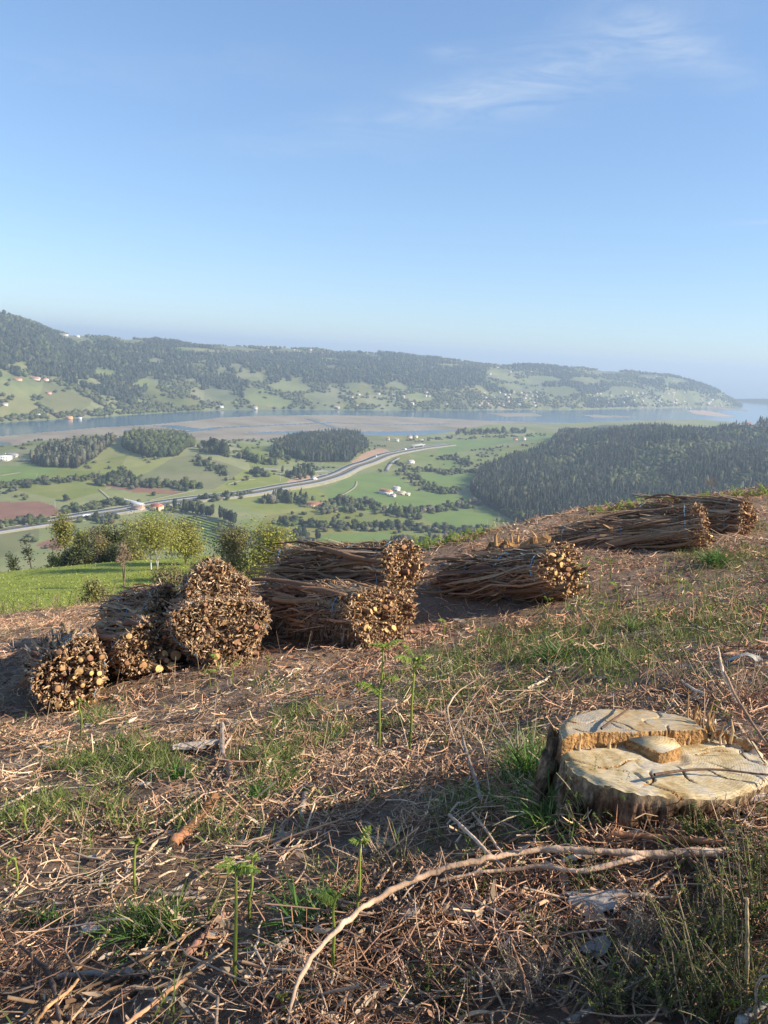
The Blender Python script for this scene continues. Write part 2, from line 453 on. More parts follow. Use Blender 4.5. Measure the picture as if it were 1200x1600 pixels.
def ramp_mat(name, stops, scale=1., detail=8., rough=.9, bump=.0, bdist=.02, mosaic=0., rough2=.65, extra=None):
    """noise through a colour ramp, optional mosaic of fields"""
    m = bpy.data.materials.new(name); m.use_nodes = True
    t = m.node_tree; t.nodes.clear()
    out = N(t, 'ShaderNodeOutputMaterial'); p = N(t, 'ShaderNodeBsdfPrincipled'); p.inputs['Roughness'].default_value = rough
    p.inputs['Specular IOR Level'].default_value = .2
    g = N(t, 'ShaderNodeTexCoord'); n = N(t, 'ShaderNodeTexNoise', Scale=scale, Detail=detail, Roughness=rough2)
    t.links.new(g.outputs['Object'], n.inputs[0])
    r = N(t, 'ShaderNodeValToRGB'); e = r.color_ramp.elements
    while len(e) < len(stops): e.new(.5)
    for q, (pos, c) in zip(e, stops): q.position = pos; q.color = (*c, 1)
    t.links.new(n.outputs[0], r.inputs[0]); c = r.outputs[0]
    if mosaic:
        v = N(t, 'ShaderNodeTexVoronoi', Scale=mosaic); v.voronoi_dimensions = '2D'
        mp = N(t, 'ShaderNodeMapping'); mp.inputs['Rotation'].default_value = (0, 0, .5); mp.inputs['Scale'].default_value = (1, .55, 1)
        t.links.new(g.outputs['Object'], mp.inputs[0]); t.links.new(mp.outputs[0], v.inputs[0])
        hs = N(t, 'ShaderNodeHueSaturation'); sp = N(t, 'ShaderNodeSeparateColor')
        t.links.new(v.outputs['Color'], sp.inputs[0])
        for src, dst, a, b in ((0, 'Value', .80, 1.2), (1, 'Hue', .475, .51), (2, 'Saturation', .75, 1.1)):
            mr = N(t, 'ShaderNodeMapRange'); mr.inputs[3].default_value, mr.inputs[4].default_value = a, b
            t.links.new(sp.outputs[src], mr.inputs[0]); t.links.new(mr.outputs[0], hs.inputs[dst])
        t.links.new(c, hs.inputs['Color']); c = hs.outputs[0]
    t.links.new(c, p.inputs['Base Color'])
    if bump:
        n2 = N(t, 'ShaderNodeTexNoise', Scale=scale * 3, Detail=8.0, Roughness=.7); t.links.new(g.outputs['Object'], n2.inputs[0])
        b = N(t, 'ShaderNodeBump', Strength=bump, Distance=bdist)
        t.links.new(n2.outputs[0], b.inputs['Height']); t.links.new(b.outputs[0], p.inputs['Normal'])
    t.links.new(p.outputs[0], out.inputs[0])
    return m
def bark_mat():
    m = mat('stump_bark', attr=True, rough=.95, var=.35, vscale=30., spec=.1); t = m.node_tree
    p = [n for n in t.nodes if n.type == 'BSDF_PRINCIPLED'][0]
    src = p.inputs['Base Color'].links[0].from_socket
    g = N(t, 'ShaderNodeTexCoord'); mp = N(t, 'ShaderNodeMapping'); mp.inputs['Scale'].default_value = (1, 1, .42); t.links.new(g.outputs['Object'], mp.inputs[0])
    n = N(t, 'ShaderNodeTexNoise', Scale=55.0, Detail=10.0, Roughness=.75); t.links.new(mp.outputs[0], n.inputs[0])
    v = N(t, 'ShaderNodeTexVoronoi', Scale=38.0); t.links.new(mp.outputs[0], v.inputs[0])
    rp = N(t, 'ShaderNodeValToRGB'); e = rp.color_ramp.elements; e[0].position, e[1].position = .36, .62; e[0].color, e[1].color = (.22, .19, .17, 1), (1.25, 1.2, 1.15, 1)
    mu = N(t, 'ShaderNodeMixRGB', blend_type='MULTIPLY'); mu.inputs[0].default_value = 1.0; t.links.new(n.outputs[0], rp.inputs[0]); t.links.new(src, mu.inputs[1]); t.links.new(rp.outputs[0], mu.inputs[2]); t.links.new(mu.outputs[0], p.inputs['Base Color'])
    ad = N(t, 'ShaderNodeMath', operation='ADD'); t.links.new(n.outputs[0], ad.inputs[0]); t.links.new(v.outputs['Distance'], ad.inputs[1])
    b = N(t, 'ShaderNodeBump', Strength=1.0, Distance=.012); t.links.new(ad.outputs[0], b.inputs['Height']); t.links.new(b.outputs[0], p.inputs['Normal'])
    return m
MT = {}
MT['soil'] = ramp_mat('litter_soil', [(.2, (.09, .06, .042)), (.42, (.21, .14, .095)), (.58, (.31, .215, .15)), (.8, (.40, .30, .22))], 26., 12., .95, 1.0, .03, rough2=.75)
MT['litter'] = mat('litter', attr=True, rough=.9, var=.25, vscale=25., spec=.15)
MT['leaf'] = mat('leaf', attr=True, rough=.6, trans=.35, spec=.3)
MT['crown'] = mat('crown', attr=True, rough=.75, trans=.22, objvar=.22, spec=.2)
MT['bark'] = mat('bark', attr=True, rough=.9, var=.3, vscale=14., bump=.5, bscale=40., spec=.15)
MT['log_bark'] = mat('log_bark', (.27, .165, .105), rough=.9, var=.35, vscale=9., bump=.6, bscale=30., objvar=.35, spec=.15)
MT['cut_wood'] = mat('cut_wood', (.48, .275, .13), rough=.85, var=.30, vscale=3.5, objvar=.42, spec=.2)
MT['stump_bark'] = bark_mat()
MT['twine'] = mat('twine', (.16, .34, .50), rough=.5, var=.2, vscale=30.)
MT['grassland'] = ramp_mat('grassland', [(.25, (.12, .155, .04)), (.5, (.18, .205, .06)), (.75, (.27, .25, .11))], .012, 9., .95, mosaic=.0075)
MT['pasture'] = ramp_mat('pasture', [(.3, (.115, .175, .045)), (.7, (.17, .225, .06))], .02, 8., .95)
MT['ploughed'] = ramp_mat('ploughed', [(.3, (.19, .095, .062)), (.7, (.25, .135, .09))], .03, 6., .95)
MT['marsh'] = ramp_mat('marsh', [(.3, (.15, .135, .08)), (.45, (.24, .20, .145)), (.62, (.30, .26, .195)), (.75, (.22, .20, .13))], .008, 10., .9)
MT['sand'] = ramp_mat('sand', [(.3, (.40, .28, .20)), (.7, (.48, .36, .27))], .02)
MT['orchard'] = ramp_mat('orchard', [(.3, (.10, .16, .035)), (.7, (.15, .20, .05))], .02)
MT['woodfloor'] = ramp_mat('woodfloor', [(.3, (.03, .04, .018)), (.7, (.06, .065, .03))], .03)
MT['hills'] = ramp_mat('hills', [(.28, (.08, .10, .04)), (.45, (.13, .155, .06)), (.6, (.18, .19, .075)), (.75, (.24, .22, .11))], .006, 10., .95, mosaic=.008)
MT['meadow'] = ramp_mat('meadow', [(.28, (.11, .14, .02)), (.42, (.20, .24, .04)), (.6, (.27, .30, .06)), (.75, (.33, .33, .09))], .5, 9., .9, .6, .12)
MT['scrub'] = ramp_mat('scrub', [(.3, (.07, .075, .03)), (.55, (.13, .12, .05)), (.75, (.2, .16, .1))], .2, 9., .95)
MT['asphalt'] = ramp_mat('asphalt', [(.3, (.21, .20, .19)), (.7, (.27, .26, .245))], .05)
MT['gravel'] = ramp_mat('gravel', [(.3, (.20, .19, .11)), (.7, (.30, .27, .18))], .08)
MT['cutting'] = ramp_mat('cutting', [(.3, (.34, .2, .12)), (.7, (.45, .3, .2))], .05)
MT['steel'] = mat('steel', (.45, .46, .47), rough=.5)
MT['plaster'] = mat('plaster', attr=True, rough=.85, var=.06, vscale=.4)
MT['rooftile'] = mat('rooftile', attr=True, rough=.85, var=.15, vscale=.8)
MT['pane'] = mat('pane', (.03, .04, .05), rough=.15, spec=.5)
MT['paint'] = mat('vehicle_paint', attr=True, rough=.4, spec=.5)
def water_mat():
    m = bpy.data.materials.new('water'); m.use_nodes = True; t = m.node_tree
    p = t.nodes['Principled BSDF']; p.inputs['Base Color'].default_value = (.055, .12, .19, 1); p.inputs['Roughness'].default_value = .14
    g = N(t, 'ShaderNodeTexCoord'); n = N(t, 'ShaderNodeTexNoise', Scale=.06, Detail=6.0); b = N(t, 'ShaderNodeBump', Strength=.35, Distance=1.5)
    t.links.new(g.outputs['Object'], n.inputs[0]); t.links.new(n.outputs[0], b.inputs['Height']); t.links.new(b.outputs[0], p.inputs['Normal'])
    return m
MT['water'] = water_mat()
#SECTION_STRUCTURE

# ================================================================== the setting
def grid_faces(na, nr):
    i, j = np.meshgrid(np.arange(na - 1), np.arange(nr - 1), indexing='ij')
    a = i * nr + j
    return np.stack([a, a + nr, a + nr + 1, a + 1], -1).reshape(-1, 4)[:, ::-1]
def sub(V, F, k):
    f = F[k]; u, inv = np.unique(f, return_inverse=True)
    return V[u], inv.reshape(f.shape)
# hillside underfoot
az = np.radians(np.concatenate([np.linspace(-75, -34, 40)[:-1], np.linspace(-34, 34, 270), np.linspace(34, 125, 70)[1:]]))
rad = np.concatenate([np.geomspace(.35, 1.2, 14)[:-1], np.geomspace(1.2, 26, 215)])
AA, RR = np.meshgrid(az, rad, indexing='ij')
X, Y = RR * np.sin(AA), RR * np.cos(AA)
Z = G(X, Y) + .012 * fbm(X * 14, Y * 14, 3, 71)
hill = link('hillside', mesh('hillside', np.stack([X, Y, Z], -1).reshape(-1, 3), grid_faces(len(az), len(rad)), MT['soil'], smooth=True))
tag(hill, kind='structure')

_ha, _hr, _hz = az, rad, Z
_G0 = G
def G(x, y, rough=True):                        # from here on: read from the grid
    if not rough: return _G0(x, y, False)
    x, y = np.asarray(x, float), np.asarray(y, float)
    r = np.clip(np.hypot(x, y), _hr[0], _hr[-1]); a = np.arctan2(x, y)
    fi = np.interp(a, _ha, np.arange(len(_ha))); fj = np.interp(r, _hr, np.arange(len(_hr)))
    i = np.minimum(fi.astype(int), len(_ha) - 2); j = np.minimum(fj.astype(int), len(_hr) - 2); u, v = fi - i, fj - j
    return (_hz[i, j] * (1 - u) + _hz[i + 1, j] * u) * (1 - v) + (_hz[i, j + 1] * (1 - u) + _hz[i + 1, j + 1] * u) * v

# valley, lowland, ridge: one grid, split by what covers the ground
az = np.radians(np.concatenate([np.linspace(-50, -32, 22)[:-1], np.linspace(-32, 32, 500), np.linspace(32, 50, 22)[1:]]))
rad = np.concatenate([np.geomspace(19, 150, 56)[:-1], np.geomspace(150, 820, 26)[:-1], np.geomspace(820, 3600, 205)[:-1], np.geomspace(3600, 8500, 60)])
AA, RR = np.meshgrid(az, rad, indexing='ij')
X, Y = RR * np.sin(AA), RR * np.cos(AA)
Z = H(X, Y)
_ga, _gr, _gz = az, rad, np.maximum(Z, SEA)
def H(x, y):                                    # from here on: read from the grid
    r = np.hypot(x, y); a = np.arctan2(x, y)
    fi = np.interp(a, _ga, np.arange(len(_ga))); fj = np.interp(r, _gr, np.arange(len(_gr)))
    i = np.minimum(fi.astype(int), len(_ga) - 2); j = np.minimum(fj.astype(int), len(_gr) - 2); u, v = fi - i, fj - j
    return (_gz[i, j] * (1 - u) + _gz[i + 1, j] * u) * (1 - v) + (_gz[i, j + 1] * (1 - u) + _gz[i + 1, j + 1] * u) * v
V = np.stack([X, Y, Z], -1).reshape(-1, 3); F = grid_faces(len(az), len(rad))
c = V[F].mean(1); cx, cy, cz = c.T; cr_ = np.hypot(cx, cy); ca = np.arctan2(cx, cy)
def hpoly(p, **k):
    p = np.array(p, float); return hit(p[:, 0], p[:, 1], **k)[:, :2]
cls = np.full(len(F), 'grassland', dtype=object)
cls[cr_ < 24] = 'scrub_ground'
wl = sstep(radians(-11), radians(-13), ca)
cls[(cr_ >= 24) & (cr_ < 87 + 6 * np.sin(ca * 30)) & (wl > .5)] = 'meadow'
cls[(cr_ >= 24) & (cr_ < 87) & (wl <= .5)] = 'scrub_ground'
cls[(cr_ >= 87) & (cr_ < 700)] = 'scrub_ground'
cls[(wet(cx, cy) > .45) & (cr_ > 1200)] = 'marsh'
cls[inpoly(cx, cy, SAND)] = 'sandbank'
for P in FLATS: cls[inpoly(cx, cy, P)] = 'mudflat'
cls[cr_ > shore(ca) - 16] = 'hills'
PLOUGH = [[(-60, 786), (62, 783), (82, 790), (97, 797), (84, 806), (30, 815), (-60, 818)], [(150, 757), (215, 758), (262, 766), (296, 769), (262, 773), (210, 769)], [(54, 852), (95, 836), (110, 842), (95, 862)]]
PAST = [[(505, 770), (545, 745), (590, 737), (622, 742), (650, 766), (700, 772), (748, 776), (742, 786), (660, 792), (600, 800), (535, 797)],
        [(640, 738), (742, 736), (748, 748), (715, 766), (690, 764), (660, 752)], [(695, 712), (730, 714), (735, 726), (695, 730)],
        [(690, 690), (790, 682), (800, 690), (720, 706), (680, 708)], [(800, 683), (850, 675), (880, 680), (840, 692)],
        [(655, 806), (700, 795), (770, 796), (790, 806), (740, 830), (690, 826)], [(495, 835), (610, 832), (620, 842), (500, 848)], [(500, 853), (600, 850), (620, 860), (520, 870)],
        [(430, 815), (470, 812), (475, 822), (430, 826)], [(225, 800), (262, 800), (255, 815), (225, 812)], [(0, 728), (60, 724), (95, 732), (60, 750), (0, 755)]]
ORCH = [[(262, 812), (300, 806), (378, 828), (382, 838), (312, 856), (258, 838)]]
CUT = [[(548, 722), (566, 710), (592, 700), (606, 703), (612, 708), (584, 717), (556, 727)], [(440, 760), (456, 748), (482, 742), (486, 748), (478, 758)], [(488, 758), (494, 742), (515, 742), (518, 746), (505, 752)]]
for nm, lst in (('ploughed_field', PLOUGH), ('pasture', PAST), ('orchard_ground', ORCH), ('road_cutting', CUT)):
    for p in lst: cls[inpoly(cx, cy, hpoly(p)) & (cr_ > 600)] = nm
FOREST = [hpoly(p, r0=650) for p in ([(735, 770), (752, 740), (800, 722), (860, 700), (880, 676), (940, 664), (1000, 664), (1040, 672), (1075, 674), (1120, 666), (1300, 676), (1300, 820), (1000, 830), (830, 826), (760, 792)],
    [(205, 706), (190, 698), (215, 684), (255, 680), (285, 684), (305, 696), (270, 714), (235, 716)],
    [(45, 722), (60, 712), (100, 702), (150, 694), (178, 690), (160, 706), (120, 732), (70, 730)],
    [(425, 706), (470, 688), (520, 682), (560, 684), (575, 700), (545, 722), (480, 722)])]
for P in FOREST: cls[inpoly(cx, cy, P) & (cr_ > 650) & (cls != 'hills')] = 'forest_floor'
GM = dict(grassland='grassland', scrub_ground='scrub', meadow='meadow', marsh='marsh', sandbank='sand', mudflat='marsh', hills='hills', ploughed_field='ploughed',
          pasture='pasture', orchard_ground='orchard', road_cutting='cutting', forest_floor='woodfloor')
for nm in sorted(set(cls)):
    v, f = sub(V, F, cls == nm)
    tag(link(nm, mesh(nm, v, f, MT[GM[nm]], smooth=True)), kind='structure')
# water: one level sheet to the horizon
a = np.radians(np.linspace(-60, 60, 61)); r = np.array([1150., 3000, 9000, 42000])
A2, R2 = np.meshgrid(a, r, indexing='ij')
sea = link('water', mesh('water', np.stack([R2 * np.sin(A2), R2 * np.cos(A2), R2 * 0 + SEA], -1).reshape(-1, 3), grid_faces(61, 4), MT['water']))
tag(sea, kind='structure')
# far low headland beyond the river mouth
q = ray(np.array(1205), np.array(630)); q = q * (SEA / q[2]); th = np.linspace(0, 2 * pi, 33)[:-1]; s = np.linspace(0, 1, 8)
V = np.concatenate([np.stack([q[0] + 330 * (1 - s[None]) * np.cos(th)[:, None] * (1 + .1 * np.sin(3 * th))[:, None], q[1] + 150 * (1 - s[None]) * np.sin(th)[:, None], SEA - 1 + 34 * np.sqrt(s)[None] * (1 + .12 * np.sin(5 * th))[:, None]], -1).reshape(-1, 3)])
i, j = np.meshgrid(np.arange(32), np.arange(7), indexing='ij'); Fh = np.stack([i * 8 + j, (i + 1) % 32 * 8 + j, (i + 1) % 32 * 8 + j + 1, i * 8 + j + 1], -1).reshape(-1, 4)
tag(link('headland', mesh('headland', V, Fh, MT['woodfloor'], smooth=True)), kind='structure')
bw = MB(); box(bw, (q[0] - 330, q[1] + 40, SEA + 1), (420, 40, 3), (1, 1, 1)); tag(bw.build('beach', MT['sand']), kind='structure')
# the air
if HAZE_DENSITY > 0:
    hb = MB(); box(hb, (0, 20000, -62), (90000, 46000, 372), (1, 1, 1))
    hm = bpy.data.materials.new('haze'); hm.use_nodes = True; t = hm.node_tree; t.nodes.clear()
    o = N(t, 'ShaderNodeOutputMaterial'); pv = N(t, 'ShaderNodeVolumePrincipled')
    pv.inputs['Color'].default_value = (.635, .80, .985, 1); pv.inputs['Density'].default_value = HAZE_DENSITY; pv.inputs['Anisotropy'].default_value = .1
    t.links.new(pv.outputs[0], o.inputs['Volume'])
    hz = hb.build('haze', hm); tag(hz, kind='stuff')

# ================================================================== trees of the valley
def ico(sub=1):
    t = (1 + sqrt(5)) / 2
    V = np.array([(-1, t, 0), (1, t, 0), (-1, -t, 0), (1, -t, 0), (0, -1, t), (0, 1, t), (0, -1, -t), (0, 1, -t), (t, 0, -1), (t, 0, 1), (-t, 0, -1), (-t, 0, 1)], float)
    Fc = [(0, 11, 5), (0, 5, 1), (0, 1, 7), (0, 7, 10), (0, 10, 11), (1, 5, 9), (5, 11, 4), (11, 10, 2), (10, 7, 6), (7, 1, 8), (3, 9, 4), (3, 4, 2), (3, 2, 6), (3, 6, 8), (3, 8, 9), (4, 9, 5), (2, 4, 11), (6, 2, 10), (8, 6, 7), (9, 8, 1)]
    V = V / np.linalg.norm(V[0])
    for _ in range(sub):
        mid, nf, vl = {}, [], list(V)
        def md(a, b):
            k = (min(a, b), max(a, b))
            if k not in mid:
                p = (vl[a] + vl[b]) / 2; vl.append(p / np.linalg.norm(p)); mid[k] = len(vl) - 1
            return mid[k]
        for a, b, c in Fc:
            x, y, z = md(a, b), md(b, c), md(c, a)
            nf += [(a, x, z), (b, y, x), (c, z, y), (x, y, z)]
        V, Fc = np.array(vl), nf
    return np.array(V), np.array(Fc)
ICO0, ICO1 = ico(0), ico(1)
def crown_mb(shape, n, cols, core=True, leaf=.12):
    """crown of unit height (z 0..1) and unit width; shape 'cone' | 'round' | 'tall'"""
    mb = MB()
    def env(z):
        if shape == 'cone': return .5 * np.clip((1 - z) ** .75 * np.minimum(1, z * 6 + .35), 0, 1)
        if shape == 'tall': return .5 * np.sqrt(np.clip(1 - (2 * z - 1) ** 4, 0, 1)) * (.75 + .25 * (1 - z))
        return .5 * np.sqrt(np.clip(1 - (2 * z - 1) ** 2, 0, 1)) * (1.05 - .1 * z)
    k = max(4, n // 9)
    lz = rng.uniform(.06, .93, k); la = rng.uniform(0, 2 * pi, k); lrd = env(lz) * rng.uniform(.45, .95, k)
    lob = np.c_[lrd * np.cos(la), lrd * np.sin(la), lz]
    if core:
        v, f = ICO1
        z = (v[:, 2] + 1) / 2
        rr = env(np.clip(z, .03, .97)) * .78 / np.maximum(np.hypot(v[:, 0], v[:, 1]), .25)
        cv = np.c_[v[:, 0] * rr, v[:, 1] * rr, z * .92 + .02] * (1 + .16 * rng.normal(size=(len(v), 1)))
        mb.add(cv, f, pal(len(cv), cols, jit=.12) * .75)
    li = rng.integers(0, k, n)
    P = lob[li] + rng.normal(size=(n, 3)) * np.array([.09, .09, .05])
    lobc = pal(k, cols, jit=.22)
    out = nrm(P - np.array([0, 0, .45])) + .7 * rdir(n)
    cards(mb, P, nrm(out), leaf * rng.uniform(.6, 1.3, n), lobc[li] * (1 + .12 * rng.normal(size=(n, 1))), .7)
    return mb
EUC = [(.056, .068, .043), (.045, .058, .040), (.085, .094, .062), (.038, .05, .036)]
OAK = [(.10, .125, .04), (.08, .10, .035), (.14, .155, .055), (.065, .085, .034)]
GREY = [(.12, .125, .075), (.10, .11, .06), (.14, .13, .085)]
PALE = [(.13, .16, .05), (.11, .14, .04), (.16, .17, .07)]
DARK = [(.045, .06, .03), (.06, .074, .036), (.04, .052, .027)]
BLOS = [(.30, .27, .22), (.22, .20, .14), (.16, .16, .09)]
KINDS = {}
for nm, sh, cols, n in (('euc', 'cone', EUC, 120), ('oak', 'round', OAK, 150), ('grey', 'round', GREY, 130), ('pale', 'tall', PALE, 130), ('dark', 'tall', DARK, 120), ('blos', 'round', BLOS, 130), ('pine', 'round', DARK, 120)):
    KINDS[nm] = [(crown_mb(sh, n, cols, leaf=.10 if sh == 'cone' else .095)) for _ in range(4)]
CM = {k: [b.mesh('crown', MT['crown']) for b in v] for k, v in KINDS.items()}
_tk = MB(); tubes(_tk, np.array([[(0, 0, 0), (.05, .02, .5), (0, 0, 1)]], float), np.array([[.5, .38, .2]]), 6, (.11, .09, .07)); TRUNK = _tk.mesh('trunk', MT['bark'])
def valley_tree(name, P, h, w, kind, label, group, cat='tree'):
    t = thing(name, label, cat, P, group)
    a = rng.uniform(0, 2 * pi); q = (cos(a / 2), 0, 0, sin(a / 2))
    cb = .28 if kind in ('pine',) else (.10 if kind != 'euc' else .12)
    link('crown', CM[kind][rng.integers(4)], t, (0, 0, h * cb), q, (w, w * rng.uniform(.85, 1.1), h * (1 - cb)))
    link('trunk', TRUNK, t, (0, 0, -.4), q, (w * .09, w * .09, h * (cb + .35)))
    return t
def mass(name, label, P, h, w, kinds, lite=False, cat='wood', objs=None):
    """many trees that read as one mass: one mesh"""
    mb = MB()
    for kd, frac in kinds:
        pass
    ks = rng.choice([k for k, _ in kinds], len(P), p=np.array([f for _, f in kinds]) / sum(f for _, f in kinds))
    for kd, _ in kinds:
        src = MID[kd] if lite == 'mid' else LITE[kd] if lite else HALF[kd]
        for q in range(len(src)):
            idx = np.where((ks == kd) & (np.arange(len(P)) % len(src) == q))[0]
            if not len(idx): continue
            b = src[q]; a = rng.uniform(0, 2 * pi, len(idx)); ca_, sa_ = np.cos(a), np.sin(a)
            for arr in ('T', 'Q'):
                pass
            V = np.concatenate(b.V); C = np.concatenate(b.C)
            VV = np.stack([(V[None, :, 0] * ca_[:, None] - V[None, :, 1] * sa_[:, None]) * w[idx, None], (V[None, :, 0] * sa_[:, None] + V[None, :, 1] * ca_[:, None]) * w[idx, None],
                           V[None, :, 2] * h[idx, None]], -1) + P[idx][:, None, :]
            tint = np.array([1., 1, 1]) * rng.uniform(.72, 1.3, (len(idx), 1)) * np.array([1, 1, 1]) + rng.normal(size=(len(idx), 3)) * np.array([.07, .03, .03])
            CC = C[None] * tint[:, None, :]
            base = np.arange(len(idx))[:, None, None] * len(V)
            T = np.concatenate(b.T) if b.T else None; Qd = np.concatenate(b.Q) if b.Q else None
            n0 = mb.n
            mb.V.append(VV.reshape(-1, 3)); mb.C.append(CC.reshape(-1, 3).clip(0.005, 1)); mb.n += len(idx) * len(V)
            if T is not None: mb.T.append((T[None] + base).reshape(-1, 3) + n0)
            if Qd is not None: mb.Q.append((Qd[None] + base).reshape(-1, 4) + n0)
    o = mb.build(name, MT['crown_mass'])
    return tag(o, label, cat, kind='stuff')
MT['crown_mass'] = mat('crown_mass', attr=True, rough=.8, trans=.18, spec=.15)
def lite_crown(shape, cols, n):
    mb = MB(); v, f = ICO0
    z = (v[:, 2] + 1) / 2
    if shape == 'cone': rr = .5 * (1 - z) ** .7 * .85 + .04
    else: rr = .5 * np.sqrt(np.clip(1 - (2 * z - 1) ** 2, 0, 1)) + .1
    d = np.maximum(np.hypot(v[:, 0], v[:, 1]), .3)
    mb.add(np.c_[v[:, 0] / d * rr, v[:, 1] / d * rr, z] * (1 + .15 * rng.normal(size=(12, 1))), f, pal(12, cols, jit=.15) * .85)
    zz = rng.uniform(.1, .95, n); aa = rng.uniform(0, 2 * pi, n)
    e = (.5 * (1 - zz) ** .7 * .9 + .03) if shape == 'cone' else .5 * np.sqrt(np.clip(1 - (2 * zz - 1) ** 2, 0, 1)) * .95 + .05
    P = np.c_[e * np.cos(aa), e * np.sin(aa), zz]
    cards(mb, P, nrm(P - np.array([0, 0, .4]) + .5 * rdir(n)), rng.uniform(.14, .26, n), pal(n, cols, jit=.2), .7)
    return mb
_shape = dict(euc='cone', oak='round', grey='round', pale='round', dark='round', blos='round', pine='round')
_cols = dict(euc=EUC, oak=OAK, grey=GREY, pale=PALE, dark=DARK, blos=BLOS, pine=DARK)
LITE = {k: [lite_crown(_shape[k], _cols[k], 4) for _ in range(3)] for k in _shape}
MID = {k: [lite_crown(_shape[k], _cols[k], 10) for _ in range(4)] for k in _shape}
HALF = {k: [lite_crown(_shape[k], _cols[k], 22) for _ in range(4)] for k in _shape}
def onland(xy): return np.c_[xy, H(xy[:, 0], xy[:, 1])]
def fill(poly, step, jit=.45):
    """points spread through a polygon on the land"""
    lo, hi = poly.min(0), poly.max(0)
    gx, gy = np.meshgrid(np.arange(lo[0], hi[0], step), np.arange(lo[1], hi[1], step))
    p = np.c_[gx.ravel(), gy.ravel()] + rng.uniform(-jit, jit, (gx.size, 2)) * step
    p = p[inpoly(p[:, 0], p[:, 1], poly)]
    a = np.arctan2(p[:, 0], p[:, 1])
    return p[np.abs(a) < radians(32)]

# the hilltop village sits in a clearing along the crest
_va = [atan2(*ray(np.array(q), np.array(664))[:2]) for q in (1082, 1230)]
_vr = np.linspace(1350, 2500, 200)
def crest_r(a_): return _vr[np.argmax(H(_vr * sin(a_), _vr * cos(a_)) / _vr)]
VILL = []
for k_, q in enumerate(np.linspace(1092, 1212, 15)):
    a_ = atan2(*ray(np.array(q), np.array(664))[:2]); rc_ = crest_r(a_) - rng.uniform(0, 40); VILL.append((rc_ * sin(a_), rc_ * cos(a_)))
VILL = np.array(VILL)
# the plantation on the right: nearest 300 trees singly, the rest one mass
p = fill(FOREST[0], 8.0)
_pa, _pr = np.arctan2(p[:, 0], p[:, 1]), np.hypot(p[:, 0], p[:, 1])
_cr = np.interp(_pa, np.linspace(_va[0], _va[1], 12), [crest_r(q) for q in np.linspace(_va[0], _va[1], 12)])
_clear = (_pa > _va[0]) & (_pr > _cr - 75) & (np.min(np.hypot(p[:, None, 0] - VILL[None, :, 0], p[:, None, 1] - VILL[None, :, 1]), 1) < 60 + 40 * rng.random(len(p))) & (rng.random(len(p)) < .93)
p = p[~_clear]; _pa, _pr = np.arctan2(p[:, 0], p[:, 1]), np.hypot(p[:, 0], p[:, 1])
_ca = np.linspace(radians(3), radians(32), 60); _cc = np.array([crest_r(q) for q in _ca])
_hid = _pr > np.maximum(np.interp(_pa, _ca, _cc), 1500) + 90
p = p[~_hid & (_pa < radians(30))]          # nothing is built on the far side of the hill
P3 = onland(p); r = np.hypot(p[:, 0], p[:, 1]); order = np.argsort(r)
qx, qy = proj(P3 + np.array([0, 0, 20.]))
vis = np.where((qx > 700) & (qx < 1215))[0]
near = vis[np.argsort(r[vis] + 250 * (qx[vis] > 950))][:300]
near_set = np.zeros(len(p), bool); near_set[near] = True
tone = fbm(p[:, 0] / 90, p[:, 1] / 90, 3, 90)
for i in np.where(near_set)[0]:
    h = rng.uniform(20, 28); broad = tone[i] > .28 or r[i] < 1010
    if broad and rng.random() < .6: valley_tree('woodland_tree', P3[i], rng.uniform(11, 17), rng.uniform(9, 13), rng.choice(['oak', 'grey', 'pale']), 'broadleaf tree at the lower edge of the dark plantation below the hillside', 'trees in the plantation below the hillside')
    else: valley_tree('plantation_tree', P3[i], h, rng.uniform(7, 9.5), 'euc', 'tall narrow dark tree in the dense plantation below the hillside', 'trees in the plantation below the hillside')
rest = ~near_set
hh = np.where(tone[rest] > .22, rng.uniform(12, 18, rest.sum()), rng.uniform(19, 28, rest.sum())); ww = np.where(tone[rest] > .22, rng.uniform(9, 13, rest.sum()), rng.uniform(7, 9.5, rest.sum()))
bl = tone[rest] > .20
mass('plantation', 'dark plantation covering the hill on the right of the valley', P3[rest][~bl], hh[~bl], ww[~bl], [('euc', .9), ('dark', .06), ('grey', .04)], lite='mid')
mass('plantation_broadleaf', 'paler broadleaf patches inside the dark plantation on the right', P3[rest][bl], hh[bl], ww[bl], [('oak', .4), ('grey', .25), ('pale', .15), ('dark', .2)], lite='mid')
# woods on the hillock, by the marsh and beside the motorway
p = np.concatenate([fill(FOREST[1], 8)]); mass('hillock_wood', 'light green wood crowning the grassy hillock', onland(p), rng.uniform(12, 19, len(p)), rng.uniform(8, 13, len(p)), [('oak', .55), ('dark', .25), ('pale', .2)])
p = fill(FOREST[2], 7.5); mass('grey_wood', 'grey thin wood on the left end of the hillock by the marsh', onland(p), rng.uniform(14, 22, len(p)), rng.uniform(6, 9, len(p)), [('euc', .5), ('grey', .5)])
p = fill(FOREST[3], 7.5); mass('motorway_wood', 'dark straight stemmed wood beside the motorway', onland(p), rng.uniform(18, 26, len(p)), rng.uniform(7, 9, len(p)), [('euc', .9), ('oak', .1)], lite='mid')

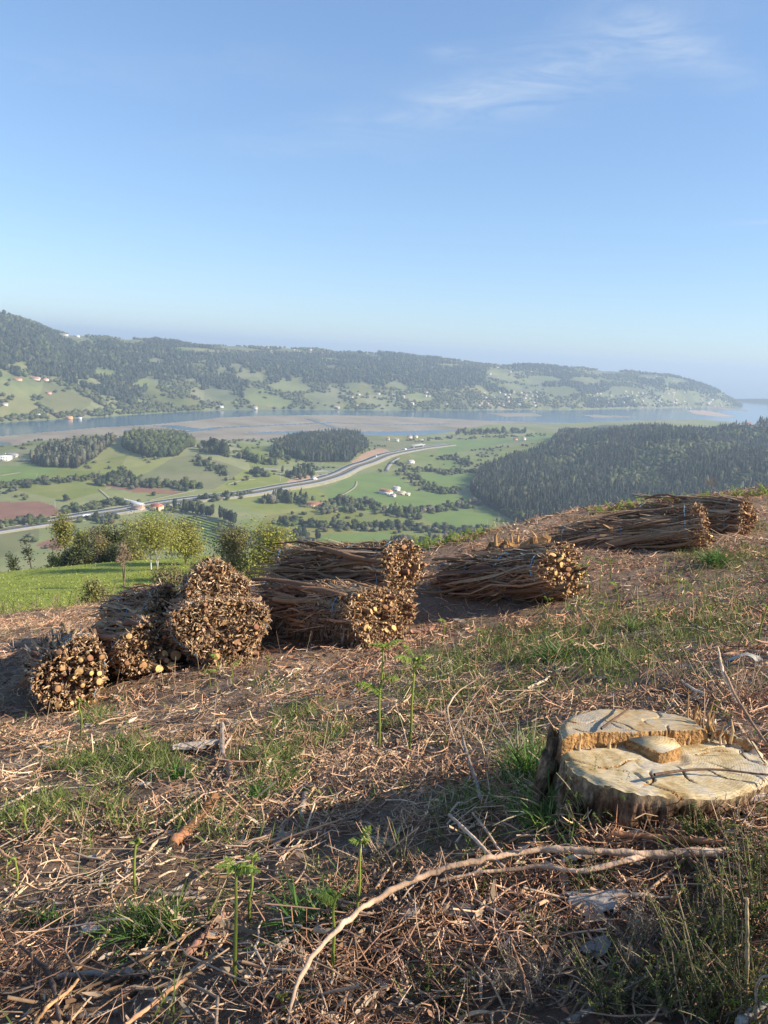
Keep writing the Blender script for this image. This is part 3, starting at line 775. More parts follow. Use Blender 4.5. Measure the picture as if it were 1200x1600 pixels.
# ridge across the estuary: woods and scattered trees
n = 60000
aa = rng.uniform(radians(-30), radians(25), n); rs = shore(aa); rr_ = rs + rng.uniform(0, 1, n) ** 1.25 * 1650
xy = np.c_[rr_ * np.sin(aa), rr_ * np.cos(aa)]; P3 = onland(xy)
sx, sy = proj(P3)
WOODS = [np.array(q, float) for q in ([(-100, 495), (0, 497), (60, 512), (140, 540), (225, 560), (300, 575), (300, 592), (240, 596), (205, 636), (150, 612), (110, 600), (95, 590), (40, 592), (-100, 592)],
    [(150, 535), (250, 532), (330, 545), (330, 560), (280, 575), (180, 560)], [(330, 556), (400, 552), (520, 555), (600, 562), (700, 566), (760, 582), (755, 600), (720, 612), (640, 608), (560, 600), (480, 600), (360, 596), (320, 580)],
    [(300, 588), (390, 596), (380, 622), (330, 630)], [(760, 600), (800, 605), (800, 616), (760, 614)], [(850, 580), (930, 590), (960, 612), (900, 622), (850, 604)],
    [(1000, 585), (1075, 588), (1130, 612), (1110, 618), (1040, 606), (990, 600)], [(920, 625), (1000, 624), (1010, 640), (915, 640)], [(590, 552), (690, 558), (690, 566), (600, 562)], [(800, 570), (860, 572), (900, 580), (800, 580)])]
inw = np.zeros(n, bool)
for q in WOODS: inw |= inpoly(sx, sy, q)
FIELDS = [np.array(q, float) for q in ([(15, 602), (70, 596), (110, 608), (60, 620), (20, 615)], [(70, 616), (115, 610), (170, 640), (90, 648), (65, 632)], [(-20, 640), (60, 628), (58, 645), (0, 655)], [(80, 523), (130, 524), (150, 535), (120, 540)],
    [(270, 625), (300, 622), (320, 634), (270, 636)], [(530, 600), (570, 598), (590, 612), (560, 612)], [(1040, 610), (1110, 625), (1080, 632), (1030, 622)], [(765, 575), (800, 580), (790, 596), (760, 590)])]
_e = np.linspace(0, 2 * pi, 13)[:-1]
for cx0, cy0, rx0, ry0 in [(205, 536, 28, 5), (245, 566, 14, 6), (300, 548, 34, 5), (372, 545, 30, 4), (455, 549, 26, 4), (520, 563, 22, 3.5), (395, 590, 30, 8), (335, 618, 36, 9), (450, 606, 34, 9), (500, 622, 30, 8), (620, 604, 20, 6), (655, 622, 30, 7), (575, 628, 24, 6), (420, 630, 26, 6), (230, 600, 20, 9), (165, 585, 18, 8), (30, 575, 18, 6), (850, 594, 30, 6), (915, 596, 26, 6), (880, 612, 34, 7), (985, 612, 30, 7), (1055, 596, 22, 5), (950, 582, 26, 3.5), (1015, 590, 20, 4), (700, 572, 24, 3.5), (800, 606, 24, 6)]:
    FIELDS.append(np.c_[cx0 + rx0 * np.cos(_e) * rng.uniform(.75, 1.2, 12), cy0 + ry0 * np.sin(_e) * rng.uniform(.75, 1.2, 12) + .06 * rx0 * np.cos(_e)])
clear = np.zeros(n, bool)
for q in FIELDS: clear |= inpoly(sx, sy, q)
dens = fbm(xy[:, 0] / 110, xy[:, 1] / 110, 4, 77)
u = rng.random(n)
keep_w = inw & ~clear & (u < .40) & (fbm(xy[:, 0] / 140 + 9, xy[:, 1] / 140, 3, 78) > -.5 + 1.1 * np.clip(.34 - (rr_ - rs) / 1650, 0, 1))
keep_s = ~inw & ~clear & (u < np.clip(.26 + 1.2 * dens, 0.04, .6)) & (rr_ < rs + 1600)
ok = P3[:, 2] > SEA + .6
kw, ks_ = np.where(keep_w & ok)[0], np.where(keep_s & ok)[0]
mass('ridge_woods', 'dark woods covering the long ridge across the estuary', P3[kw], rng.uniform(15, 24, len(kw)), rng.uniform(12, 17, len(kw)), [('euc', .74), ('dark', .18), ('oak', .08)], lite=True)
mass('ridge_hedgerow_trees', 'scattered trees and hedges on the slopes across the estuary', P3[ks_], rng.uniform(6, 13, len(ks_)), rng.uniform(8, 14, len(ks_)), [('oak', .36), ('grey', .34), ('dark', .1), ('pale', .2)], lite=True, cat='trees')
# clumps on the skyline of the ridge
for (px, py, hh_, ww_) in [(6, 491, 24, 22), (14, 492, 17, 20), (28, 497, 12, 18), (562, 551, 22, 34), (860, 572, 18, 26), (885, 574, 16, 20), (1023, 583, 20, 26), (978, 578, 14, 18), (1060, 588, 18, 24), (1075, 590, 18, 26), (1090, 595, 16, 24), (655, 557, 12, 40), (180, 530, 12, 24)]:
    q = hit([px], [py + 3], r0=2000)[0]
    if not np.isnan(q[0]): valley_tree('skyline_tree', q, hh_, ww_, 'pine', 'rounded dark tree standing on the skyline of the ridge', 'trees on the skyline of the ridge')

# hedgerow and field trees of the valley floor: (line in pixels, count, height, width, kinds, label)
HEDGES = [
 ([(632, 738), (655, 752), (668, 764), (690, 768), (712, 768)], 16, (7, 11), (9, 13), ['dark', 'oak'], 'bushy hedge tree between the two bright pastures above the farmstead'),
 ([(655, 800), (690, 796), (745, 786)], 12, (7, 12), (8, 12), ['oak', 'grey', 'blos'], 'round tree in the hedge below the white farmstead'),
 ([(540, 800), (570, 790), (600, 800), (640, 806)], 16, (9, 16), (9, 15), ['oak', 'grey', 'pale', 'dark'], 'leafy tree in the belt left of and below the white farmstead'),
 ([(505, 800), (520, 786), (545, 788)], 8, (9, 14), (10, 14), ['oak', 'grey', 'pale'], 'green tree beside the yellow building'),
 ([(445, 818), (490, 822), (560, 824), (640, 826), (700, 832)], 26, (7, 12), (9, 14), ['dark', 'oak', 'grey'], 'dark bushy tree in the long hedge across the valley floor'),
 ([(415, 786), (440, 782), (478, 786)], 10, (16, 21), (8, 10), ['euc'], 'tall dark tree in the small stand beside the yellow building'),
 ([(287, 800), (310, 804), (332, 808)], 12, (14, 16), (6, 8), ['dark'], 'clipped tall dark conifer in the long screen above the orchard'),
 ([(343, 810), (354, 814), (368, 818)], 7, (14, 17), (7, 9), ['dark'], 'clipped tall dark conifer in the short screen above the orchard'),
 ([(160, 756), (190, 756), (225, 758), (262, 760), (300, 762)], 22, (8, 15), (10, 15), ['dark', 'oak'], 'dark tree in the thicket along the brown field'),
 ([(170, 752), (190, 745), (205, 752)], 7, (14, 20), (11, 15), ['oak', 'dark'], 'tall rounded tree at the left end of the thicket'),
 ([(308, 718), (325, 730), (350, 738)], 10, (7, 11), (8, 12), ['dark', 'oak'], 'dark bush in the hedge running down the hillock'),
 ([(318, 704), (335, 706), (352, 712)], 8, (18, 26), (14, 20), ['pine', 'dark'], 'big spreading dark tree at the right end of the hillock'),
 ([(380, 716), (400, 722), (425, 726), (440, 714)], 12, (9, 20), (10, 16), ['oak', 'dark', 'pale'], 'tree in the clump between the hillock and the motorway'),
 ([(460, 742), (472, 744), (482, 742)], 7, (18, 24), (10, 14), ['dark', 'euc'], 'tall dark tree in the stand beside the roundabout'),
 ([(402, 744), (410, 744)], 3, (12, 15), (13, 16), ['dark'], 'rounded dark tree near the slip road'),
 ([(620, 726), (650, 736), (700, 738), (760, 738)], 18, (6, 11), (9, 13), ['oak', 'grey', 'dark'], 'tree in the upper hedge below the motorway bridge'),
 ([(690, 716), (715, 718), (735, 730)], 9, (8, 13), (9, 13), ['dark', 'oak'], 'dark tree around the small upper pasture'),
 ([(716, 677), (745, 678), (770, 677), (820, 676)], 16, (14, 22), (13, 18), ['pine', 'dark'], 'dark tree in the copse beside the estuary water'),
 ([(640, 688), (700, 686), (760, 684), (850, 680)], 16, (5, 9), (9, 14), ['oak', 'dark'], 'small tree in the far hedge by the estuary'),
 ([(0, 822), (40, 818), (75, 814)], 9, (6, 10), (7, 10), ['grey', 'pale'], 'grey leafless tree on the bank of the motorway'),
 ([(105, 796), (130, 794), (165, 790), (195, 786)], 11, (6, 10), (8, 11), ['grey', 'oak'], 'shrubby tree on the bank above the motorway'),
 ([(150, 812), (168, 815)], 3, (8, 12), (8, 11), ['dark'], 'dark bush beside the motorway left of the farmhouse'),
 ([(415, 838), (440, 846), (470, 842), (480, 856)], 12, (9, 15), (9, 14), ['dark', 'oak'], 'dark tree in the copse beyond the yellow green bush'),
 ([(430, 858), (470, 872), (520, 872), (560, 862), (600, 864)], 16, (7, 12), (9, 13), ['oak', 'grey', 'blos', 'dark'], 'tree in the near hedge at the foot of the hill'),
 ([(620, 845), (650, 852), (690, 848), (720, 842), (745, 836)], 16, (8, 13), (9, 14), ['oak', 'blos', 'grey', 'dark'], 'tree in the thicket beyond the crest of the hillside'),
 ([(690, 834), (720, 832), (752, 826)], 8, (6, 9), (9, 13), ['dark'], 'low dark bush in the hedge of the lower right pasture'),
 ([(780, 788), (800, 806), (812, 812)], 6, (10, 15), (12, 16), ['blos', 'pale', 'grey'], 'pale spring tree at the edge of the dark plantation'),
 ([(0, 762), (40, 758), (90, 752), (140, 746)], 12, (6, 11), (8, 13), ['grey', 'oak'], 'grey tree in the hedge across the left fields'),
 ([(265, 798), (285, 790), (330, 780), (385, 772)], 9, (6, 11), (8, 12), ['oak', 'dark'], 'tree beside the motorway right of the farmhouse'),
 ([(360, 830), (385, 850), (400, 836)], 7, (8, 12), (8, 12), ['dark', 'oak'], 'tree on the far side of the orchard'),
]
ntree = 0; UP_, UH, UW = [], [], []
for line, cnt, (h0, h1), (w0, w1), kinds, lab in HEDGES:
    ln = np.array(line, float); sl = np.r_[0, np.cumsum(np.hypot(*np.diff(ln, axis=0).T))]
    cnt = int(cnt * 1.35); t = np.linspace(0, sl[-1], cnt) + rng.normal(size=cnt) * sl[-1] / cnt * .55
    P = hit(np.interp(t, sl, ln[:, 0]), np.interp(t, sl, ln[:, 1]) + rng.normal(size=cnt) * 1.2)
    for q in P:
        if np.isnan(q[0]): continue
        kd = str(rng.choice(kinds))
        hs_ = 1. if 'conifer' in lab else rng.choice([.55, .8, 1., 1.1]); valley_tree('screen_conifer' if 'conifer' in lab else {'dark': 'evergreen_bush', 'pine': 'spreading_tree', 'euc': 'tall_evergreen'}.get(kd, 'hedgerow_tree'), q, rng.uniform(h0, h1) * hs_, rng.uniform(w0, w1) * (hs_ * .6 + .4), kd, lab, lab.replace('tree in', 'trees in').replace('tree beside', 'trees beside'))
        ntree += 1
        if 'conifer' not in lab and 'lone' not in lab:
            for _ in range(4):
                UP_.append(q[:2] + rng.normal(size=2) * 9); UH.append(rng.uniform(2.5, .75 * h1)); UW.append(rng.uniform(4, 9))
for px, py, h, w, kd, lab in [(103, 783, 9, 12, 'dark', 'lone dark round tree in the middle of the left green field'), (655, 812, 7, 11, 'dark', 'lone dark bush standing in the lower right pasture'),
                              (46, 822, 16, 7, 'pale', 'slender poplar standing beside the ploughed field'), (620, 764, 6, 6, 'oak', 'small round tree beside the white farmstead'), (573, 790, 8, 12, 'dark', 'dark bush in front of the white farmstead'),
                              (10, 822, 11, 6, 'pale', 'smaller poplar left of the slender poplar'), (240, 775, 7, 9, 'oak', 'small tree behind the red roofed farmhouse'), (271, 801, 7, 8, 'dark', 'dark bush right of the red roofed farmhouse')]:
    q = hit([px], [py])[0]; valley_tree('field_tree', q, h, w, kd, lab, None)
UP_ = np.array(UP_); k_ = np.hypot(*UP_.T) > 830
mass('hedge_undergrowth', 'bushes and brambles filling the hedges of the valley', onland(UP_[k_]), np.array(UH)[k_], np.array(UW)[k_], [('oak', .35), ('grey', .3), ('dark', .2), ('pale', .1), ('blos', .05)], lite='mid', cat='bushes')
# low scrub and bushes spread over the valley
n = 5200
xy = np.c_[rng.uniform(-900, 900, n), rng.uniform(820, 2000, n)]
a = np.arctan2(xy[:, 0], xy[:, 1]); P3 = onland(xy)
d = fbm(xy[:, 0] / 60, xy[:, 1] / 60, 3, 55)
bad = np.zeros(n, bool)
for lst in (PLOUGH, PAST, ORCH):
    for q in lst: bad |= inpoly(xy[:, 0], xy[:, 1], hpoly(q))
bad |= (wet(xy[:, 0], xy[:, 1]) > .3) | (np.abs(a) > radians(30)) | (d < .12) | (np.hypot(*xy.T) < 830)
sx, sy = proj(P3)
ROADLINE = np.array([(-20, 831), (82, 816), (150, 804), (190, 799), (240, 790), (300, 781), (362, 775), (425, 765), (487, 756), (525, 745), (562, 727), (602, 712), (635, 705), (662, 700), (706, 695)], float)
bad |= segdist(sx, sy, ROADLINE) < 14
k = np.where(~bad)[0]
mass('valley_scrub', 'low bushes scattered over the rough ground of the valley', P3[k], rng.uniform(2, 6, len(k)), rng.uniform(4, 8, len(k)), [('oak', .5), ('grey', .3), ('dark', .2)], lite=True, cat='bushes')

# ================================================================== motorway, lanes, houses
def path_world(px_pts, step=8., **k):
    P = np.array(px_pts, float); w = hit(P[:, 0], P[:, 1], **k); w = w[~np.isnan(w[:, 0])]
    s = np.r_[0, np.cumsum(np.hypot(*np.diff(w[:, :2], axis=0).T))]; t = np.arange(0, s[-1], step)
    x, y = np.interp(t, s, w[:, 0]), np.interp(t, s, w[:, 1])
    for _ in range(14):
        x[1:-1] = (x[:-2] + x[1:-1] * 2 + x[2:]) / 4; y[1:-1] = (y[:-2] + y[1:-1] * 2 + y[2:]) / 4
    return np.c_[x, y]
def strip(name, xy, lo, hi, lift, m, thick=1.5, kind='structure', z=None):
    d = nrm(np.gradient(xy, axis=0)); nn = np.c_[d[:, 1], -d[:, 0]]
    if z is None:
        z = np.max([H(*(xy + nn * o).T) for o in (lo, (lo + hi) / 2, hi)], axis=0)
        for _ in range(10): z[1:-1] = (z[:-2] + 2 * z[1:-1] + z[2:]) / 4
    A, B = xy + nn * lo, xy + nn * hi
    V = np.concatenate([np.c_[A, z + lift], np.c_[B, z + lift], np.c_[A, z - thick], np.c_[B, z - thick]]); n = len(xy); i = np.arange(n - 1)
    F = np.concatenate([np.stack([i + n, i + n + 1, i + 1, i], -1)[:, ::-1], np.stack([i, i + 1, i + 1 + 2 * n, i + 2 * n], -1)[:, ::-1], np.stack([i + n, i + n + 1, i + 1 + 3 * n, i + 3 * n], -1)])
    o = link(name, mesh(name, V, F, m)); return tag(o, kind=kind), z
mw = path_world(ROADLINE, r0=700)
_, mz = strip('motorway_verge', mw, -20, 20, .5, MT['gravel'], 5)
strip('motorway', mw, -16.5, -3.5, .9, MT['asphalt'], .6, z=mz)
strip('motorway', mw, 3.5, 16.5, .9, MT['asphalt'], .6, z=mz)
strip('median', mw, -2.2, 2.2, 1.1, MT['scrub'], .6, z=mz)
def guardrail(off, lab):
    d = nrm(np.gradient(mw, axis=0)); nn = np.c_[d[:, 1], -d[:, 0]]; q = mw + nn * off
    t = thing('guardrail', lab, 'guardrail', (q[0, 0], q[0, 1], mz[0]))
    mb = MB(); tubes(mb, np.c_[q, mz + 1.75][None], np.full((1, len(q)), .22), 4, (.5, .5, .5)); mb.build('rail', MT['steel'], t, off=(q[0, 0], q[0, 1], mz[0]))
    mb = MB()
    for j in range(0, len(q), 2): box(mb, (q[j, 0], q[j, 1], mz[j] + 1.2), (.2, .2, 1.3), (.4, .4, .4))
    o = mb.build('post', MT['steel'], t, off=(q[0, 0], q[0, 1], mz[0])); o['kind'] = 'stuff'
guardrail(-17.2, 'long steel guardrail along the near edge of the motorway' if True else '')
guardrail(17.2, 'long steel guardrail along the far edge of the motorway')
ramp = path_world([(622, 716), (612, 722), (606, 730), (603, 737)], 5, r0=700); strip('slip_road', ramp, -4, 4, 1.0, MT['asphalt'], 2)
ramp2 = path_world([(395, 730), (425, 733), (458, 735), (485, 738)], 5, r0=700); strip('slip_road', ramp2, -3.5, 3.5, .6, MT['asphalt'], 1)
ramp3 = path_world([(486, 739), (491, 748), (487, 755)], 5, r0=700); strip('slip_road', ramp3, -4, 4, .7, MT['asphalt'], 1)
ramp4 = path_world([(485, 738), (505, 735), (525, 737), (520, 742), (500, 742)], 5, r0=700); strip('slip_road', ramp4, -3.5, 3.5, .7, MT['asphalt'], 1)
for q in ([(355, 757), (368, 752), (385, 749), (402, 749)], [(525, 778), (545, 768), (556, 760), (557, 752)], [(232, 782), (262, 775), (285, 770), (305, 766)], [(240, 797), (262, 804), (300, 805), (350, 816), (378, 834)], [(155, 765), (172, 780)], [(0, 743), (32, 738)]):
    strip('lane', path_world(q, 5, r0=700), -2, 2, .35, MT['gravel'], .8)
# orchard rows
ob = hpoly(ORCH[0]); ow = fill(ob, 1.0, 0) if False else None
c0 = ob.mean(0)
rows = MB(); base = np.array([c0[0], c0[1], float(H(*c0))])
ro = thing('orchard_rows', 'parallel rows of low green plants on the striped slope', 'orchard', base)
dirv = nrm(ob[2] - ob[1]); nv = np.array([dirv[1], -dirv[0]])
for j, o in enumerate(np.arange(-130, 130, 9.)):
    s = np.arange(-220, 220, 4.0); q = c0 + nv * o + dirv * s[:, None]
    q = q[inpoly(q[:, 0], q[:, 1], ob)]
    if len(q) < 4: continue
    mb = MB(); P = onland(q) + np.array([0, 0, .4]); P[:, :2] += rng.normal(size=(len(q), 2)) * .25
    tubes(mb, P[None], rng.uniform(.55, 1.25, (1, len(q))), 5, pal(1, [(.07, .10, .03)])[0])
    mb.build('row', MT['crown_mass'], ro, off=base)

WALLW = (.78, .75, .70); ROOFR = (.42, .17, .09); ROOFP = (.5, .3, .22)
def house(px, py, w, d, h, label,  wall=WALLW, roof=ROOFR, rot=0., group=None, windows=True, r0=650, flat=False, cat='house', name='house', hip=.32, xy=None):
    P = hit([px], [py], r0=r0)[0] if xy is None else np.array([xy[0], xy[1], float(H(*xy))])
    if np.isnan(P[0]): return
    t = thing(name, label, cat, P, group)
    mb = MB(); box(mb, (0, 0, h / 2 - .5), (w, d, h + 1), wall, rot)
    mb.build('wall', MT['plaster'], t)
    mb = MB(); e = .5
    if flat: box(mb, (0, 0, h + .15), (w + e, d + e, .3), roof, rot)
    else:
        rh = d * hip
        V = np.array([(-w / 2 - e, -d / 2 - e, h), (w / 2 + e, -d / 2 - e, h), (w / 2 + e, d / 2 + e, h), (-w / 2 - e, d / 2 + e, h), (-w / 2 - e + .18 * d, 0, h + rh), (w / 2 + e - .18 * d, 0, h + rh),
                      (-w / 2 - e, -d / 2 - e, h - .25), (w / 2 + e, -d / 2 - e, h - .25), (w / 2 + e, d / 2 + e, h - .25), (-w / 2 - e, d / 2 + e, h - .25)])
        V[:, 2] += .02
        V = np.c_[V[:, 0] * cos(rot) - V[:, 1] * sin(rot), V[:, 0] * sin(rot) + V[:, 1] * cos(rot), V[:, 2]]
        mb.add(V, np.array([(0, 1, 5, 4), (2, 3, 4, 5), (6, 9, 8, 7), (0, 6, 7, 1), (2, 8, 9, 3), (1, 7, 8, 2), (3, 9, 6, 0)]), roof)
        mb.add(V, np.array([(1, 2, 5), (3, 0, 4)]), roof)
    rf = mb.build('roof', MT['rooftile'], t)
    if windows:
        nw = max(2, int(w / 4)); fl = 2 if h > 5 else 1
        for f_ in range(fl):
            for i in range(nw):
                lx = -w / 2 + w * (i + .5) / nw; lz = h * (.3 if fl == 1 else (.25 + .48 * f_)) + .3
                for sgn in (-1,):
                    m2 = MB(); q = np.array([lx, sgn * (d / 2 + .02)]); q = np.array([q[0] * cos(rot) - q[1] * sin(rot), q[0] * sin(rot) + q[1] * cos(rot)])
                    box(m2, (q[0], q[1], lz), (1.1, .16, 1.4), (.05, .05, .06), rot); m2.build('window', MT['pane'], t)
        m2 = MB(); q = np.array([w * .12, -d / 2 - .03]); q = np.array([q[0] * cos(rot) - q[1] * sin(rot), q[0] * sin(rot) + q[1] * cos(rot)]); box(m2, (q[0], q[1], 1.0), (1.2, .2, 2.1), (.16, .09, .05), rot); m2.build('door', MT['plaster'], t)
        m2 = MB(); box(m2, (w * .2 * cos(rot), w * .2 * sin(rot), h + d * hip * .9), (.8, .8, 1.6), wall); m2.build('chimney', MT['plaster'], rf)
    return t
house(603, 772, 20, 12, 5, 'long white farmhouse with orange roof, leftmost building of the farmstead in the bright pasture', roof=(.5, .22, .12), rot=-.5)
house(619, 767, 11, 9, 5.5, 'white building at the back of the farmstead in the bright pasture', roof=(.6, .55, .5), rot=-.4)
house(627, 773, 13, 8, 4, 'cream barn with pale roof in the middle of the farmstead', wall=(.72, .62, .42), roof=(.62, .5, .36), rot=-.3)
house(636, 774, 9, 6, 3, 'small cream shed at the right end of the farmstead', wall=(.75, .7, .6), roof=(.7, .62, .5), rot=-.3)
house(614, 776, 8, 7, 3.2, 'low white outbuilding in front of the farmstead', roof=(.5, .4, .35), rot=-.4)
house(490, 793, 22, 11, 5.5, 'long yellow building below the motorway', wall=(.80, .60, .28), roof=(.45, .2, .12), rot=-.1)
house(508, 793, 14, 10, 5, 'grey gabled building right of the long yellow one', wall=(.5, .48, .46), roof=(.3, .28, .27), rot=.2)
house(509, 798, 8, 6, 3, 'small white shed in front of the grey gabled building', roof=(.6, .5, .4), rot=.1)
house(245, 797, 15, 12, 6, 'yellow farmhouse with red tiled roof beside the orchard', wall=(.74, .60, .36), roof=(.5, .17, .1), rot=-.35)
house(216, 797, 16, 10, 4, 'lower building with faded red roof left of the yellow farmhouse', wall=(.5, .42, .34), roof=(.45, .27, .19), rot=-.3)
house(206, 788, 46, 9, 4, 'long narrow shed with a pale grey roof beside the motorway', wall=(.35, .35, .35), roof=(.62, .63, .66), rot=-.62, windows=False, name='shed', cat='shed', hip=.15)
house(4, 719, 26, 16, 7, 'white warehouse by the tidal pond', roof=(.8, .8, .8), flat=True, name='warehouse', cat='warehouse')
house(20, 714, 16, 10, 3.5, 'grey roofed shed beside the white warehouse', wall=(.5, .48, .46), roof=(.35, .33, .32), name='shed', cat='shed')
for i, (px, py, lab) in enumerate([(553, 687, 'white box shaped house beside the dark wood by the motorway'), (606, 688, 'leftmost small white house of the hamlet by the motorway bridge'), (620, 690, 'second small white house of the hamlet by the motorway bridge'),
        (640, 685, 'tallest white house of the hamlet by the motorway bridge'), (649, 684, 'cream house beside the tallest house of the hamlet'), (658, 690, 'low grey house at the right end of the hamlet'), (460, 695, 'pinkish house among the trees left of the dark wood'),
        (385, 715, 'small white house among trees between hillock and motorway'), (642, 724, 'small white house in the trees below the motorway bridge'), (805, 688, 'white gabled house in the fields beside the plantation'), (818, 688, 'brown roofed house right of the white gabled one')]):
    house(px, py, rng.uniform(9, 14), rng.uniform(8, 10), rng.uniform(4, 7.5), lab, wall=[WALLW, (.74, .66, .52)][i % 2], roof=[ROOFR, ROOFP, (.5, .45, .42)][i % 3], rot=rng.uniform(-.6, .6))
for i, q in enumerate(VILL):
    house(0, 0, rng.uniform(12, 18), rng.uniform(10, 12), rng.uniform(6, 8), 'house with an orange roof in the hilltop village above the plantation', wall=[WALLW, (.7, .58, .46)][i % 2], roof=[ROOFR, (.5, .25, .15), ROOFP][i % 3], rot=rng.uniform(-.6, .6), group='houses of the hilltop village', windows=False, xy=q)
far = [(108, 655, 18, 9, 6, 'orange boathouse at the water on the far shore', (.75, .42, .2), (.72, .42, .22)), (125, 655, 9, 7, 4, 'small white hut right of the orange boathouse', WALLW, (.7, .68, .64)),
       (60, 650, 10, 8, 4, 'white cottage on the far shore left of the orange boathouse', WALLW, (.72, .7, .68)), (48, 651, 12, 8, 4, 'grey cottage on the far shore left of the white one', (.5, .48, .46), (.4, .38, .37)),
       (28, 595, 22, 10, 5, 'orange roofed farm on the left slope of the far ridge', (.7, .5, .38), (.55, .26, .16)), (55, 594, 28, 14, 6, 'big pink roofed building on the left slope of the far ridge', (.72, .56, .46), (.55, .3, .22)),
       (70, 595, 22, 12, 5, 'pink roofed wing right of the big pink roofed building', (.72, .56, .46), (.55, .3, .22)), (76, 616, 14, 9, 5, 'pink house below the field on the far slope', (.65, .4, .36), (.5, .25, .2)),
       (100, 525, 34, 12, 6, 'long white building high on the left of the far ridge', WALLW, (.72, .6, .52)), (120, 527, 26, 10, 6, 'white block right of the long white building on the far ridge', WALLW, (.75, .72, .7)),
       (8, 634, 14, 9, 5, 'white house at the left edge on the far shore', WALLW, (.6, .4, .32)), (399, 640, 16, 10, 8, 'pale house at the waterside in the middle of the far shore', (.7, .6, .48), (.62, .5, .4)), (345, 637, 18, 8, 4, 'low white building on the far shore left of the pale waterside house', WALLW, (.7, .68, .66)),
       (525, 638, 30, 9, 5, 'long pale building on the far waterside opposite the dark wood', (.7, .62, .5), (.6, .5, .42)), (222, 544, 18, 8, 4, 'pale shed high in the woods of the far ridge', WALLW, (.7, .68, .64)),
       (1106, 632, 26, 14, 12, 'tall white house at the far waterside near the river mouth', WALLW, (.7, .5, .4)), (1078, 640, 14, 10, 9, 'white house beside the sandbank', WALLW, (.6, .45, .38)),
       (697, 633, 20, 10, 6, 'cream house at the far waterside left of the village', (.74, .66, .54), (.55, .33, .25)), (615, 618, 18, 9, 4, 'white house halfway up the middle of the far slope', WALLW, (.75, .72, .7)), (186, 590, 12, 8, 4, 'small pale house in the woods of the far ridge', WALLW, (.7, .6, .5))]
for px, py, w, d, h, lab, wl_, rf_ in far: house(px, py, w, d, h, lab, wl_, rf_, rng.uniform(-.4, .4), r0=1900, windows=False)
for n_, x0, x1, y0, y1, lab, grp in ((34, 745, 840, 612, 636, 'whitewashed house in the left cluster of the far shore village', 'houses in the left cluster of the far village'),
                                    (62, 925, 1075, 612, 638, 'whitewashed house in the right cluster of the far shore village', 'houses in the right cluster of the far village'),
                                    (12, 1085, 1140, 624, 636, 'whitewashed house near the river mouth on the far shore', 'houses near the river mouth'),
                                    (22, 380, 560, 541, 552, 'small pale house along the top of the far ridge', 'houses along the top of the ridge'), (16, 760, 1060, 571, 588, 'pale house on the right part of the far ridge top', 'houses on the right of the ridge top'),
                                    (14, 540, 700, 612, 636, 'small pale house on the wooded middle slope across the water', 'houses on the middle slope across the water')):
    for i in range(n_):
        px = rng.uniform(x0, x1); f_ = (px - x0) / (x1 - x0); py = y0 + (y1 - y0) * rng.random() + (10 * f_ if 'top' in grp else 0)
        house(px, py, rng.uniform(9, 17), rng.uniform(8, 11), rng.uniform(4, 8), lab, wall=[WALLW, (.8, .78, .75), (.74, .66, .54)][i % 3], roof=[ROOFP, (.62, .5, .42), (.5, .28, .2)][i % 3], rot=rng.uniform(-.5, .5), group=grp, r0=1900, windows=False)
# motorway bridge, lamp masts, vehicles
P = hit([652], [700])[0]; t = thing('overpass', 'concrete road bridge crossing over the motorway', 'bridge', P)
mb = MB(); box(mb, (0, 0, 7), (62, 9, 1.4), (.45, .44, .42), 1.0); mb.build('deck', MT['plaster'], t)
for o in (-22, 22):
    mb = MB(); box(mb, (o * cos(1.0), o * sin(1.0), 3), (2, 8, 7), (.42, .41, .39), 1.0); mb.build('pier', MT['plaster'], t)
for o in (-4.2, 4.2):
    mb = MB(); box(mb, (-o * sin(1.0), o * cos(1.0), 8.2), (62, .3, 1.0), (.5, .5, .5), 1.0); mb.build('parapet', MT['plaster'], t)
for px, py, h, lab in [(503, 735, 14, 'tall lamp mast at the roundabout'), (438, 752, 13, 'lamp mast left of the motorway junction'), (632, 702, 14, 'lamp mast at the motorway bridge'), (58, 752, 12, 'wooden power pole in the left fields'), (86, 793, 12, 'power pole beside the ploughed field'), (356, 752, 13, 'power pole on the slope right of the hillock'), (61, 727, 12, 'power pole by the grey wood'), (458, 665, 18, 'navigation mast on the marsh')]:
    P = hit([px], [py])[0]; t = thing('lamp_mast' if 'lamp' in lab else 'power_pole' if 'power' in lab else 'marsh_mast', lab, 'mast' if 'power' not in lab else 'power pole', P)
    mb = MB(); tubes(mb, np.array([[(0, 0, -.5), (0, 0, h)]]), np.array([[.3, .18]]), 6, (.5, .5, .5)); mb.build('pole', MT['steel'], t)
    mb = MB(); box(mb, (0, 0, h - .4), (2.4, .3, .25), (.5, .5, .5), .3); mb.build('arm', MT['steel'], t)
